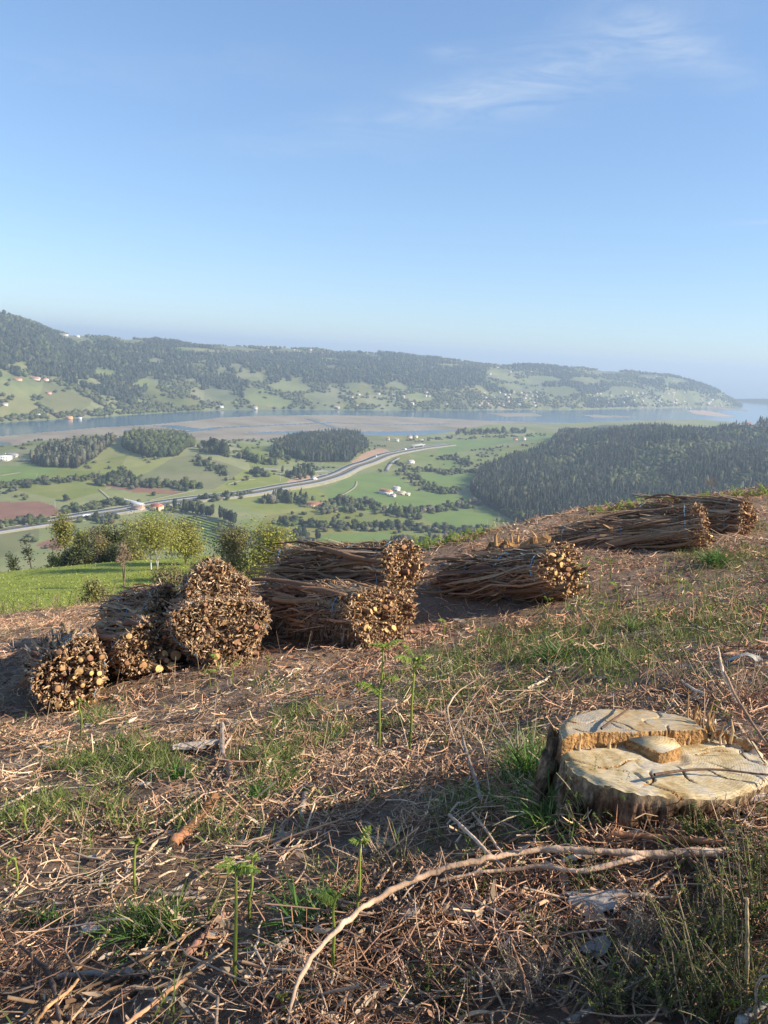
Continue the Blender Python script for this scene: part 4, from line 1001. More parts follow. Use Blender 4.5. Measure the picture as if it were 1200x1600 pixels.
def vehicle(s, off, L_, w, h, col, lab, cat, name, trailer=None):
    k = int(s * (len(mw) - 1)); d = nrm(mw[k + 1] - mw[k - 1]); nn = np.array([d[1], -d[0]]); q = mw[k] + nn * off
    t = thing(name, lab, cat, (q[0], q[1], mz[k] + .9)); a = atan2(d[1], d[0])
    mb = MB(); v0 = np.array([(-L_ / 2, .35), (-L_ / 2, h * .62), (-L_ / 2 * .86, h), (L_ * .2, h), (L_ * .33, h * .62), (L_ / 2, h * .52), (L_ / 2, .35)])
    V = np.concatenate([np.c_[v0[:, 0], np.full(7, -w / 2), v0[:, 1]], np.c_[v0[:, 0], np.full(7, w / 2), v0[:, 1]]])
    V = np.c_[V[:, 0] * cos(a) - V[:, 1] * sin(a), V[:, 0] * sin(a) + V[:, 1] * cos(a), V[:, 2]]; i = np.arange(7); j = (i + 1) % 7
    mb.add(V, np.stack([i, j, j + 7, i + 7], -1), col)
    for o in (0, 7): mb.add(V, np.array([(o, o + 1, o + 2), (o, o + 2, o + 3), (o, o + 3, o + 4), (o, o + 4, o + 5), (o, o + 5, o + 6)]), col)
    mb.build('body', MT['paint'], t)
    if trailer:
        m2 = MB(); c_ = np.array([-L_ / 2 - trailer / 2, 0]); box(m2, (c_[0] * cos(a), c_[0] * sin(a), 2.3), (trailer, 2.5, 2.9), (.8, .8, .8), a); m2.build('trailer', MT['paint'], t)
    for wx in (-.3, .3):
        for wy in (-.45, .45):
            m2 = MB(); p0 = np.array([wx * L_, wy * w * .9]); p1 = np.array([wx * L_, wy * w * 1.08])
            R_ = lambda p: (p[0] * cos(a) - p[1] * sin(a), p[0] * sin(a) + p[1] * cos(a), .36)
            tubes(m2, np.array([[R_(p0), R_(p1)]]), np.full((1, 2), .36), 10, (.02, .02, .02), cap=(0, -1), Ccap=(.03, .03, .03)); m2.build('wheel', MT['paint'], t)
vehicle(.70, -9, 5.2, 2.0, 2.5, (.8, .8, .8), 'white van on the motorway below the roundabout', 'van', 'white_van')
vehicle(.80, -7, 4.4, 1.8, 1.5, (.6, .6, .62), 'silver car on the near carriageway', 'car', 'silver_car')
vehicle(.84, -8, 4.2, 2.4, 3.0, (.75, .75, .78), 'white lorry on the near carriageway below the cutting', 'lorry', 'lorry', 7)
vehicle(.42, -7, 4.2, 2.4, 3.0, (.8, .8, .8), 'white lorry on the motorway above the orchard', 'lorry', 'lorry', 8)
vehicle(.10, 8, 4.2, 2.4, 3.0, (.75, .76, .78), 'grey lorry on the far carriageway at the left', 'lorry', 'lorry', 8)
vehicle(.90, 8, 4.4, 1.8, 1.5, (.1, .1, .12), 'dark car on the far carriageway near the bridge', 'car', 'dark_car')

# ================================================================== close by: helpers
def ghit(px, py):
    """where the view through a pixel meets the hillside"""
    px, py = np.atleast_1d(px).astype(float), np.atleast_1d(py).astype(float)
    d = ray(px, py); ts = np.geomspace(1.0, 30, 300)
    hi = np.full(len(px), 30.); done = np.zeros(len(px), bool); lo = hi * 0 + 1.
    for a_, b_ in zip(ts[:-1], ts[1:]):
        Q = d * b_; u = (Q[:, 2] < G(Q[:, 0], Q[:, 1])) & ~done
        lo[u], hi[u] = a_, b_; done |= u
    for _ in range(14):
        m = (lo + hi) / 2; Q = d * m[:, None]; u = Q[:, 2] < G(Q[:, 0], Q[:, 1])
        hi = np.where(u, m, hi); lo = np.where(u, lo, m)
    return d * hi[:, None]
def smooth_path(P, n):
    P = np.asarray(P, float); t = np.r_[0, np.cumsum(np.linalg.norm(np.diff(P, axis=0), axis=1))]; t /= t[-1]
    u = np.linspace(0, 1, n); Q = np.stack([np.interp(u, t, P[:, k]) for k in range(P.shape[1])], -1)
    for _ in range(2): Q[1:-1] = (Q[:-2] + 2 * Q[1:-1] + Q[2:]) / 4
    return Q

# ------------------------------------------------------------------ trees and bushes at the foot of the slope
def rtree(h, w, base_r, nb, lean=0., fork=1, splay=.8, lo=.25):
    """trunk and limbs; returns paths, radii and limb tips"""
    paths, radii, tips = [], [], []
    for f_ in range(fork):
        a = rng.uniform(0, 2 * pi); sp = (0 if fork == 1 else .10 * w) + lean
        top = np.array([cos(a) * sp, sin(a) * sp, h * rng.uniform(.86, .97)])
        k = np.linspace(0, 1, 9)[:, None]
        p = top * k + np.c_[.03 * h * np.sin(k * 5 + a), .03 * h * np.cos(k * 4 + a) - .03 * h * cos(a), 0 * k] * k
        paths.append(p); radii.append(base_r * (1 - .9 * k[:, 0]) / (1 if fork == 1 else 1.5))
        for b in range(nb):
            s = rng.uniform(lo, .95); i = s * 8; i0 = int(i); st = p[i0] + (p[min(i0 + 1, 8)] - p[i0]) * (i - i0)
            aa_ = rng.uniform(0, 2 * pi); ln = w * .5 * (1.1 - .65 * s) * rng.uniform(.7, 1.1)
            d = np.array([cos(aa_) * splay, sin(aa_) * splay, rng.uniform(.35, .95)]); d /= np.linalg.norm(d)
            q = st + d * ln * k + np.array([0, 0, .12 * ln]) * k ** 2 + rng.normal(size=3) * .06 * ln * k
            paths.append(q); radii.append(base_r * .4 * (1 - .7 * s) * (1 - .85 * k[:, 0]))
            tips += [q[4], q[6], q[8]]
        tips.append(p[8]); tips.append(p[7])
    return np.array(paths), np.array(radii), np.array(tips)
def near_tree(name, label, px, pbase, ptop, r, wpx, cols, n, cat='tree', bark=(.10, .08, .06), fork=1, nb=16, leaf=.13, bare=False, spread=.16, base_r=None, lo=.25, tone=None, splay=.8):
    d = ray(np.array(px), np.array(pbase)); d = d / hypot(d[0], d[1]); P = d * r; P[2] = float(H(P[0], P[1])) - .05
    h = (pbase - ptop) / FPX * (P @ fw) * 1.02; w = wpx / FPX * (P @ fw)
    tz = float((ray(np.array(px), np.array(ptop)) / hypot(*ray(np.array(px), np.array(ptop))[:2]))[2] * r)
    h = tz - P[2]
    t = thing(name, label, cat, P)
    paths, radii, tips = rtree(h, w, base_r or h * .018, nb, fork=fork, lo=lo, splay=splay)
    mb = MB(); tubes(mb, paths[::(nb + 1)], radii[::(nb + 1)], 7, bark); mb.build('trunk', MT['bark'], t, smooth=True)
    lim = np.array([i for i in range(len(paths)) if i % (nb + 1)])
    if len(lim):
        mb = MB(); tubes(mb, paths[lim], np.maximum(radii[lim], .012), 5, bark)
        if bare:
            st = tips[rng.integers(len(tips), size=160)]; dd = rdir(160) * w * .13 + np.array([0, 0, w * .08]); k = np.linspace(0, 1, 4)[None, :, None]
            tubes(mb, st[:, None] + dd[:, None] * k + .1 * dd[:, None][:, :, [1, 0, 2]] * k * k, np.full((160, 4), .012), 3, np.array(bark) * 1.2)
        mb.build('branches', MT['bark'], t)
    if n:
        n = int(n * 2.3); leaf *= .80
        k = rng.integers(len(tips), size=n)
        C = tips[k] + rng.normal(size=(n, 3)) * w * spread * np.array([.75, .75, .55])
        C[:, 2] = np.maximum(C[:, 2], h * .06)
        lc = pal(len(tips), cols, jit=.2)
        if tone is not None: lc = lc * (1 + 0 * tone)
        mb = MB(); cards(mb, C, nrm(.6 * rdir(n) + nrm(C - np.array([0, 0, h * .5])) * .5 + np.array([0, 0, .3])), leaf * rng.uniform(.55, 1.25, n), lc[k] * (1 + .15 * rng.normal(size=(n, 1))).clip(.5, 1.6), .6)
        mb.build('crown', MT['leaf'], t)
    return t
YG = [(.27, .27, .045), (.22, .24, .04), (.32, .29, .065)]
BIRCH = [(.31, .31, .07), (.26, .27, .065), (.35, .32, .09)]
OLIVE = [(.23, .22, .07), (.18, .18, .06), (.27, .24, .09)]
NDARK = [(.06, .075, .028), (.075, .09, .034), (.05, .06, .025)]
TAN = [(.25, .19, .11), (.21, .165, .10), (.20, .18, .085)]
near_tree('willow', 'yellow green leafy tree at the left end of the belt behind the meadow', 103, 882, 810, 92, 58, YG + OLIVE, 3000, lo=.1, leaf=.17)
near_tree('willow', 'second yellow green tree right of the first in the belt behind the meadow', 130, 884, 818, 95, 50, YG + OLIVE, 2000, lo=.1, leaf=.17)
near_tree('hazel', 'brownish half leafless tree in the belt behind the meadow', 152, 884, 822, 93, 50, TAN + OLIVE, 1700, bark=(.2, .14, .1), lo=.1, bare=True)
near_tree('holm_oak', 'dark evergreen tree in the middle of the belt behind the meadow', 176, 884, 811, 96, 60, NDARK + OLIVE[:1], 3600, lo=.08, leaf=.17)
near_tree('oak', 'olive green tree right of the dark evergreen behind the meadow', 200, 890, 808, 98, 62, OLIVE, 3200, lo=.08, leaf=.17)
near_tree('ash_tree', 'grey brown thin crowned tree behind the birch', 226, 890, 806, 104, 56, TAN + OLIVE, 2400, bark=(.2, .17, .14), lo=.15, bare=True)
near_tree('shrub', 'low dark hedge bush under the belt behind the meadow', 120, 888, 858, 90, 60, NDARK, 2000, cat='bush', lo=.02, leaf=.16)
near_tree('shrub', 'low dark hedge bush at the right of the belt behind the meadow', 172, 892, 858, 91, 66, NDARK, 2200, cat='bush', lo=.02, leaf=.16)
near_tree('shrub', 'green bush in front of the dark hedge by the meadow', 208, 892, 848, 88, 44, OLIVE, 1600, cat='bush', lo=.02, leaf=.16)
for px, tp, w_, lab in ((22, 848, 30, 'leftmost dark evergreen below the motorway beyond the meadow'), (48, 836, 34, 'tallest dark evergreen of the clump beyond the meadow'), (72, 848, 28, 'rightmost dark evergreen of the clump beyond the meadow')):
    near_tree('evergreen', lab, px, 884, tp, 135, w_, NDARK, 1800, lo=.04, leaf=.22)
near_tree('birch', 'birch with white trunk and light spring leaves behind the brush bundles', 246, 925, 806, 64, 96, BIRCH, 2800, bark=(.50, .46, .40), fork=2, nb=13, leaf=.10, base_r=.085, lo=.22, spread=.2)
near_tree('birch', 'second slimmer birch leaning beside the first', 236, 915, 822, 65, 48, BIRCH, 900, bark=(.46, .43, .38), fork=1, nb=11, leaf=.10, base_r=.085, lo=.4)
near_tree('hazel', 'feathery olive tree right of the white birch', 290, 935, 822, 68, 66, OLIVE + BIRCH, 3200, bark=(.22, .19, .15), lo=.06, fork=3, nb=10, leaf=.11)
near_tree('bare_sapling', 'bare reddish multi stemmed sapling left of the birch', 194, 926, 846, 52, 34, TAN, 40, bark=(.30, .21, .16), fork=4, nb=9, bare=True, lo=.5, base_r=.05)
near_tree('willow_bush', 'big round yellow green bush between the brush bundles', 418, 935, 828, 52, 100, YG, 5200, cat='bush', lo=.04, fork=4, nb=10, leaf=.10, spread=.17)
near_tree('willow_bush', 'olive brown bush left of the big yellow green one', 366, 930, 826, 54, 74, OLIVE + TAN, 3000, cat='bush', lo=.05, fork=3, nb=10, leaf=.10, spread=.17)
near_tree('shrub', 'scrubby brown green bush in front of the birch', 262, 945, 905, 50, 60, OLIVE + TAN, 1500, cat='bush', lo=.03, leaf=.10)
near_tree('shrub', 'scrubby bush below the feathery olive tree', 320, 945, 885, 50, 60, OLIVE + TAN, 1800, cat='bush', lo=.03, leaf=.10)
near_tree('shrub', 'small dark bush at the right corner of the meadow', 150, 945, 908, 36, 50, OLIVE, 1200, cat='bush', lo=.03, leaf=.07)
# meadow grass and brushwood at its near edge
n = 16000
a = rng.uniform(radians(-34), radians(-12), n); r = 1 / rng.uniform(1 / 88, 1 / 29, n)
P = np.c_[r * np.sin(a), r * np.cos(a)]; P = np.c_[P, H(P[:, 0], P[:, 1])]
d = rdir(n) * np.array([.9, .9, 0]) + np.array([0, 0, 1.]); ln = rng.uniform(.025, .08, n) * (1 + r / 120)
k = np.linspace(0, 1, 3)[None, :, None]
mb = MB(); Q = P[:, None] + d[:, None] * ln[:, None, None] * k; ribbons(mb, Q, np.array([[1, .8, .1]]) * (.028 + r[:, None] * .0007), nrm(np.cross(d, rdir(n))), pal(n, [(.24, .30, .045), (.30, .35, .06), (.36, .38, .09), (.19, .23, .035)], jit=.2))
tag(mb.build('meadow_grass', MT['leaf']), 'bright green tall grass of the meadow below the slope', 'grass', kind='stuff')
n = 3000
a = rng.uniform(radians(-36), radians(-14), n); r = rng.uniform(19, 32, n); P = np.c_[r * np.sin(a), r * np.cos(a)]
P = np.c_[P, np.maximum(H(P[:, 0], P[:, 1]), G(P[:, 0], P[:, 1]))]
d = rdir(n) + np.array([0, 0, .7]); ln = rng.uniform(.15, .5, n); k = np.linspace(0, 1, 4)[None, :, None]
mb = MB(); tubes(mb, P[:, None] + d[:, None] * ln[:, None, None] * k - np.array([0, 0, .25]) * ln[:, None, None] * k * k, np.full((n, 4), .007), 3, pal(n, [(.20, .15, .10), (.26, .2, .14), (.14, .13, .06), (.12, .15, .04)], jit=.2))
tag(mb.build('dry_scrub', MT['litter']), 'dry brown brushwood along the near edge of the meadow', 'brushwood', kind='stuff')

# ------------------------------------------------------------------ bundles of cut branches
def branch_mesh(k):
    m, nn = 9, 7
    s = np.linspace(0, 1, nn); bend = rng.normal(size=(2, 2)) * 1.1
    py = bend[0, 0] * np.sin(s * pi) + bend[0, 1] * np.sin(s * 2 * pi); pz = bend[1, 0] * np.sin(s * pi) + bend[1, 1] * np.sin(s * 2 * pi)
    rr = 1 - .35 * s + .06 * rng.normal(size=nn); th = np.arange(m) * 2 * pi / m; rv = 1 + .07 * rng.normal(size=m)
    V = np.stack([np.repeat(s[:, None], m, 1), py[:, None] + rr[:, None] * rv * np.cos(th), pz[:, None] + rr[:, None] * rv * np.sin(th)], -1)
    V[0, :, 0] += rng.uniform(.003, .016) * np.cos(th + rng.uniform(0, 6)) + .002 * rng.normal(size=m); V[:, :, 1] *= rng.uniform(.75, 1.2); V = V.reshape(-1, 3)
    F = [[i * m + j, i * m + m + j, i * m + m + (j + 1) % m, i * m + (j + 1) % m] for i in range(nn - 1) for j in range(m)]
    c0, c1 = len(V), len(V) + m + 1
    ring = V[:m].copy(); ring = (ring - ring.mean(0)) * np.array([1, .86, .86]) + ring.mean(0) + np.array([-.0015, 0, 0])
    V = np.concatenate([V, ring, [ring.mean(0) + (-.002, 0, 0)], [V[-m:].mean(0)]])
    T = [[j, (j + 1) % m, c0 + (j + 1) % m, c0 + j] for j in range(m)]
    C1 = [[c0 + j, c0 + (j + 1) % m, c0 + m] for j in range(m)]; C2 = [[(nn - 1) * m + (j + 1) % m, (nn - 1) * m + j, c1] for j in range(m)]
    return mesh('branch', V, [np.array(C1 + C2), np.array(F + T)], [MT['log_bark'], MT['cut_wood']], [1] * (2 * m) + [0] * len(F) + [0] * m)
BR = [branch_mesh(k) for k in range(12)]
BARKC = [(.27, .165, .10), (.36, .225, .14), (.20, .12, .072), (.43, .285, .185), (.29, .195, .13)]
LEAFC = [(.44, .31, .19), (.35, .23, .135), (.52, .40, .26), (.26, .165, .095), (.40, .22, .10)]
CUTC = [(.64, .40, .18), (.54, .32, .14), (.46, .27, .12)]
AX = nrm(np.array([-.74, .64, -.25]))
def bundle(label, px, py, dep, R_, L_, nlog=34, ntwig=650, leafy=.5, axis=AX, squash=1., big=(.018, .05), ends=1.0, rings=4, shag=0):
    E = at(px, py, dep)
    ax = nrm(np.asarray(axis, float)) if not isinstance(axis, list) else nrm(at(axis[0], axis[1], dep + axis[2]) - E); sx_ = nrm(np.cross([0, 0, 1.], ax)); sz_ = np.cross(ax, sx_)
    B = np.stack([ax, sx_, sz_], 1)                         # local x runs from the cut end to the far end
    base = E + ax * L_ / 2 - sz_ * R_ * squash
    t = thing('brush_bundle', label, 'bundle', base)
    off = base
    ph = rng.uniform(0, 6, 4)
    def Wd(x, y, z):
        aa_ = np.arctan2(z, y); f_ = 1 + .09 * np.sin(2 * aa_ + ph[0] + .6 * x) + .09 * np.sin(3 * aa_ + ph[1] - .9 * x) + .05 * np.sin(5 * aa_ + ph[2] + 2 * x) + .05 * np.sin(4 * x + ph[3])
        y, z = y * f_, z * f_
        return E + np.stack(np.broadcast_arrays(x, y, z), -1) @ B.T
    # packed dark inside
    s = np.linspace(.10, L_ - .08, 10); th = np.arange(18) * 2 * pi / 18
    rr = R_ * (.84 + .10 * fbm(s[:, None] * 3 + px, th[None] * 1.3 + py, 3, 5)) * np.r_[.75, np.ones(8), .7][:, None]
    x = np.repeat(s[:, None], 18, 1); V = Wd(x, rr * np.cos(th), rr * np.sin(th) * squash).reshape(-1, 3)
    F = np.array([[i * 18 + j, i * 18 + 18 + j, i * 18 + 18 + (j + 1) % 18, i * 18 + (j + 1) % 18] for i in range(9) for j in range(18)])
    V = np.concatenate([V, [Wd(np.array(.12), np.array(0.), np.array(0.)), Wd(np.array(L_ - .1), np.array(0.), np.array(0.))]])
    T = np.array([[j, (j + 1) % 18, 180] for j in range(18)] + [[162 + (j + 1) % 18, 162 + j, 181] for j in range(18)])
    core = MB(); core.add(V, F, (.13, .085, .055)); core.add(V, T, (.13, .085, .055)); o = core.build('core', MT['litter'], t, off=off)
    # single branches with sawn ends
    pts_, k = [], 0
    q0 = ax; rot0 = Matrix([[B[i, j] for j in range(3)] for i in range(3)]).to_quaternion()
    while k < nlog:
        rb = rng.uniform(*big) * (1 if rng.random() < .45 else .62)
        a = rng.uniform(0, 2 * pi); rad_ = R_ * .93 * sqrt(rng.random()); p = np.array([cos(a) * rad_, sin(a) * rad_ * squash])
        if any(np.hypot(*(p - q)) < (rb + r2) * .85 for q, r2 in pts_) and rng.random() < .85: continue
        pts_.append((p, rb)); k += 1
        x0 = rng.normal() * .05 * ends - .05; ln = L_ * rng.uniform(.55, 1.0)
        pos = Wd(np.array(x0), np.array(p[0]), np.array(p[1])) - off
        jit = Vector(rng.normal(size=3) * .035)
        rq = rot0 @ Vector((1, 0, 0)).rotation_difference(Vector((1, jit.y, jit.z))) @ Matrix.Rotation(rng.uniform(0, 6.28), 3, 'X').to_quaternion()
        link('branch', BR[rng.integers(len(BR))], t, pos, rq, (ln, rb, rb))
    # branches lying along the outside
    for _ in range(58):
        a = rng.uniform(0, 2 * pi); rb = rng.uniform(.012, .040); rad_ = R_ * rng.uniform(.88, 1.0); x0 = rng.uniform(0, .35) * L_
        pos = Wd(np.array(x0), np.array(cos(a) * rad_), np.array(sin(a) * rad_ * squash)) - off; jit = rng.normal(size=3) * .055
        rq = rot0 @ Vector((1, 0, 0)).rotation_difference(Vector((1, jit[1], jit[2]))) @ Matrix.Rotation(rng.uniform(0, 6.28), 3, 'X').to_quaternion()
        link('branch', BR[rng.integers(len(BR))], t, pos, rq, (L_ * rng.uniform(.35, .7), rb, rb))
    # twigs, bark strips and dead leaves that fill the gaps
    mb = MB(); n = int(ntwig * .62); k = np.linspace(0, 1, 5)
    a = rng.uniform(0, 2 * pi, n); rad_ = R_ * np.sqrt(rng.uniform(.02, 1.06, n)); x0 = np.abs(rng.normal(size=n)) * .12 * ends - .05; ln = rng.uniform(.25, 1.0, n) * L_
    y0, z0 = rad_ * np.cos(a), rad_ * np.sin(a) * squash
    jy, jz = rng.normal(size=(2, n)) * .04
    w_ = rng.normal(size=(2, n)) * .03
    x = x0[:, None] + ln[:, None] * k; y = y0[:, None] + jy[:, None] * ln[:, None] * k + w_[0][:, None] * np.sin(k * pi * 2); z = z0[:, None] + jz[:, None] * ln[:, None] * k + w_[1][:, None] * np.sin(k * pi * 3)
    tubes(mb, Wd(x, y, z), np.array([[1, 1, .9, .8, .5]]) * rng.gamma(3.0, .0030, (n, 1)).clip(.003, .021), 4, pal(n, BARKC), cap=(0,), Ccap=pal(n, CUTC + BARKC + LEAFC[:2], jit=.3))
    n = int(ntwig * 1.15); a = rng.uniform(0, 2 * pi, n); rad_ = R_ * rng.uniform(.9, 1.1, n); x0 = rng.uniform(-.02, .9, n) * L_; ln = rng.uniform(.10, .6, n)
    y0, z0 = rad_ * np.cos(a), rad_ * np.sin(a) * squash; k = np.linspace(0, 1, 4); j3 = rng.normal(size=(2, n)) * .12; w_ = rng.normal(size=(2, n)) * .03
    P = Wd(x0[:, None] + ln[:, None] * k, y0[:, None] + j3[0][:, None] * ln[:, None] * k + w_[0][:, None] * np.sin(k * 5), z0[:, None] + j3[1][:, None] * ln[:, None] * k + w_[1][:, None] * np.sin(k * 4))
    sd = nrm(np.cross(np.broadcast_to(ax, (n, 3)), np.stack([0 * a, np.cos(a), np.sin(a)], -1) @ B.T) + .5 * rdir(n))
    ribbons(mb, P, np.array([[.7, 1, 1, .5]]) * rng.uniform(.006, .020, (n, 1)), sd, pal(n, BARKC + LEAFC[:2], jit=.3))
    # wide peeling strips of bark along the outside
    n = 120; a = rng.uniform(0, 2 * pi, n); rad_ = R_ * rng.uniform(.98, 1.09, n); x0 = rng.uniform(0, .75, n) * L_; ln = rng.uniform(.3, 1.2, n).clip(0, L_ * .5); k = np.linspace(0, 1, 7); y0, z0 = rad_ * np.cos(a), rad_ * np.sin(a) * squash
    j3 = rng.normal(size=(2, n)) * .10; w_ = rng.normal(size=(2, n)) * .025
    P = Wd(x0[:, None] + ln[:, None] * k, y0[:, None] + j3[0][:, None] * ln[:, None] * k + w_[0][:, None] * np.sin(k * 6), z0[:, None] + j3[1][:, None] * ln[:, None] * k + w_[1][:, None] * np.sin(k * 5))
    tw = nrm(np.cross(np.broadcast_to(ax, (n, 3)), np.stack([0 * a, np.cos(a), np.sin(a)], -1) @ B.T) + .7 * rdir(n))
    ribbons(mb, P, np.array([[.5, .9, 1, 1, .9, .7, .3]]) * rng.uniform(.022, .055, (n, 1)), tw, pal(n, BARKC[:2] + LEAFC[:2] + [(.36, .245, .165)], jit=.25))
    # dead leaves and curls: on the cut end and on top
    n = int(ntwig * 2.4 * leafy)
    f_ = rng.random(n) < .5; a = np.where(f_, rng.uniform(0, 2 * pi, n), rng.normal(size=n) * .9 + pi / 2); rad_ = R_ * np.where(f_, np.sqrt(rng.uniform(.02, 1.1, n)), rng.uniform(.95, 1.1, n)); x0 = np.where(f_, np.abs(rng.normal(size=n)) * .08 * ends - .03, rng.uniform(0, .95, n) * L_)
    C = Wd(x0, rad_ * np.cos(a), rad_ * np.sin(a) * squash); d = nrm(rdir(n) + np.where(f_, -.5, 0)[:, None] * ax); ln = rng.uniform(.03, .095, n); k = np.linspace(-.5, .5, 4)[None, :, None]; cv = rdir(n)
    ribbons(mb, C[:, None] + d[:, None] * ln[:, None, None] * k + cv[:, None] * (ln * .5)[:, None, None] * (k * k), np.array([[.2, 1, .9, .15]]) * rng.uniform(.006, .016, (n, 1)), nrm(np.cross(d, rdir(n))), pal(n, LEAFC, jit=.25))
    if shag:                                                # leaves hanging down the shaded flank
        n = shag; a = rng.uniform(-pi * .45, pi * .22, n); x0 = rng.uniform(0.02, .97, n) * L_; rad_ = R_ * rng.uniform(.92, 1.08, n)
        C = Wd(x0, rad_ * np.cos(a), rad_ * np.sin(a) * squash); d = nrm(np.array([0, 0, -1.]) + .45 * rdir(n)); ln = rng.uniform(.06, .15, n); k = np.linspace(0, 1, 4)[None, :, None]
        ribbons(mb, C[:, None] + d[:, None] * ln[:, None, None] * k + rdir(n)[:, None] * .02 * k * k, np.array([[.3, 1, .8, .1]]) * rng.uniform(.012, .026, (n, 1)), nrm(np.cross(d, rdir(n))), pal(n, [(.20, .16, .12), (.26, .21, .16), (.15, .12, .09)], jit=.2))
    # a few ends sticking out all round
    n = 20; a = rng.uniform(0, 2 * pi, n); x0 = rng.uniform(0, 1, n) * L_; C = Wd(x0, R_ * np.cos(a), R_ * np.sin(a) * squash); d = nrm(np.stack([-.8 + rng.normal(size=n) * .5, np.cos(a), np.sin(a)], -1) @ B.T + .3 * rdir(n)); ln = rng.uniform(.05, .15, n); k = np.linspace(0, 1, 4)[None, :, None]
    tubes(mb, C[:, None] + d[:, None] * ln[:, None, None] * k + rdir(n)[:, None] * (ln * .3)[:, None, None] * k * k, np.array([[1, .9, .7, .3]]) * rng.uniform(.003, .006, (n, 1)), 4, pal(n, BARKC + LEAFC[:3]))
    o = mb.build('twigs', MT['litter'], t, off=off); o['kind'] = 'stuff'
    # blue baling twine
    for i in range(rings):
        x0 = L_ * (.10 + .8 * i / max(1, rings - 1)); th = np.linspace(0, 2 * pi, 41)[:-1]; tl = rng.normal() * .12
        rr = R_ * (1.035 + .03 * rng.normal(size=40).clip(-1, 1.2))
        p = Wd(x0 + tl * np.cos(th) * R_, rr * np.cos(th), rr * np.sin(th) * squash); p = np.concatenate([p, p[:1]])
        mb = MB(); tubes(mb, p[None], np.full((1, 41), .0068), 4, (.1, .2, .3)); mb.build('twine', MT['twine'], t, off=off)
    return t, E, B
A1, A2, A4 = (-.45, .87, -.32), (-.62, .74, -.36), (-.36, .92, -.40)
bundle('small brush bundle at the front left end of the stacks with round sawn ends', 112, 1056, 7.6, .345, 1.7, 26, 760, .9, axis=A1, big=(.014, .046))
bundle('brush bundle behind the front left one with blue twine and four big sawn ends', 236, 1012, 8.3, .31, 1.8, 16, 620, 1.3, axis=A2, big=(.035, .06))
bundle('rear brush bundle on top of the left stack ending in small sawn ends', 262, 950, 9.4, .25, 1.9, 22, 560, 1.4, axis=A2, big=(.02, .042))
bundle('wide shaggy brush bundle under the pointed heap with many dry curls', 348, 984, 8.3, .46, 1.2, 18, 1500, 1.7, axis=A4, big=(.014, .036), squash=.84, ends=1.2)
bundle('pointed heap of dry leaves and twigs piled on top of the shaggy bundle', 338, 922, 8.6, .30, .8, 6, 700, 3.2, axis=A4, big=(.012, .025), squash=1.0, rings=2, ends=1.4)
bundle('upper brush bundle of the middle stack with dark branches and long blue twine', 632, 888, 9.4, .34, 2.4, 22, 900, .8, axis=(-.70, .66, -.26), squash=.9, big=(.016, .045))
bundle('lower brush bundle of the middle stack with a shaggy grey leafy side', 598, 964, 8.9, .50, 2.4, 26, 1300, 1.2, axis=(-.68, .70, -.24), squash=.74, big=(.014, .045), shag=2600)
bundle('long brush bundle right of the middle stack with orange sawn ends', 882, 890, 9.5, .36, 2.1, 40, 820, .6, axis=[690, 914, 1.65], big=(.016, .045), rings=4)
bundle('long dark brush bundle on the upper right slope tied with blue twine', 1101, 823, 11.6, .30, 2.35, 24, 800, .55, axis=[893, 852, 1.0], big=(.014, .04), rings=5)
bundle('last brush bundle at the top right behind the long dark one', 1168, 808, 13.0, .30, 2.2, 18, 640, .5, axis=[1050, 812, 1.2], big=(.014, .04), rings=3)

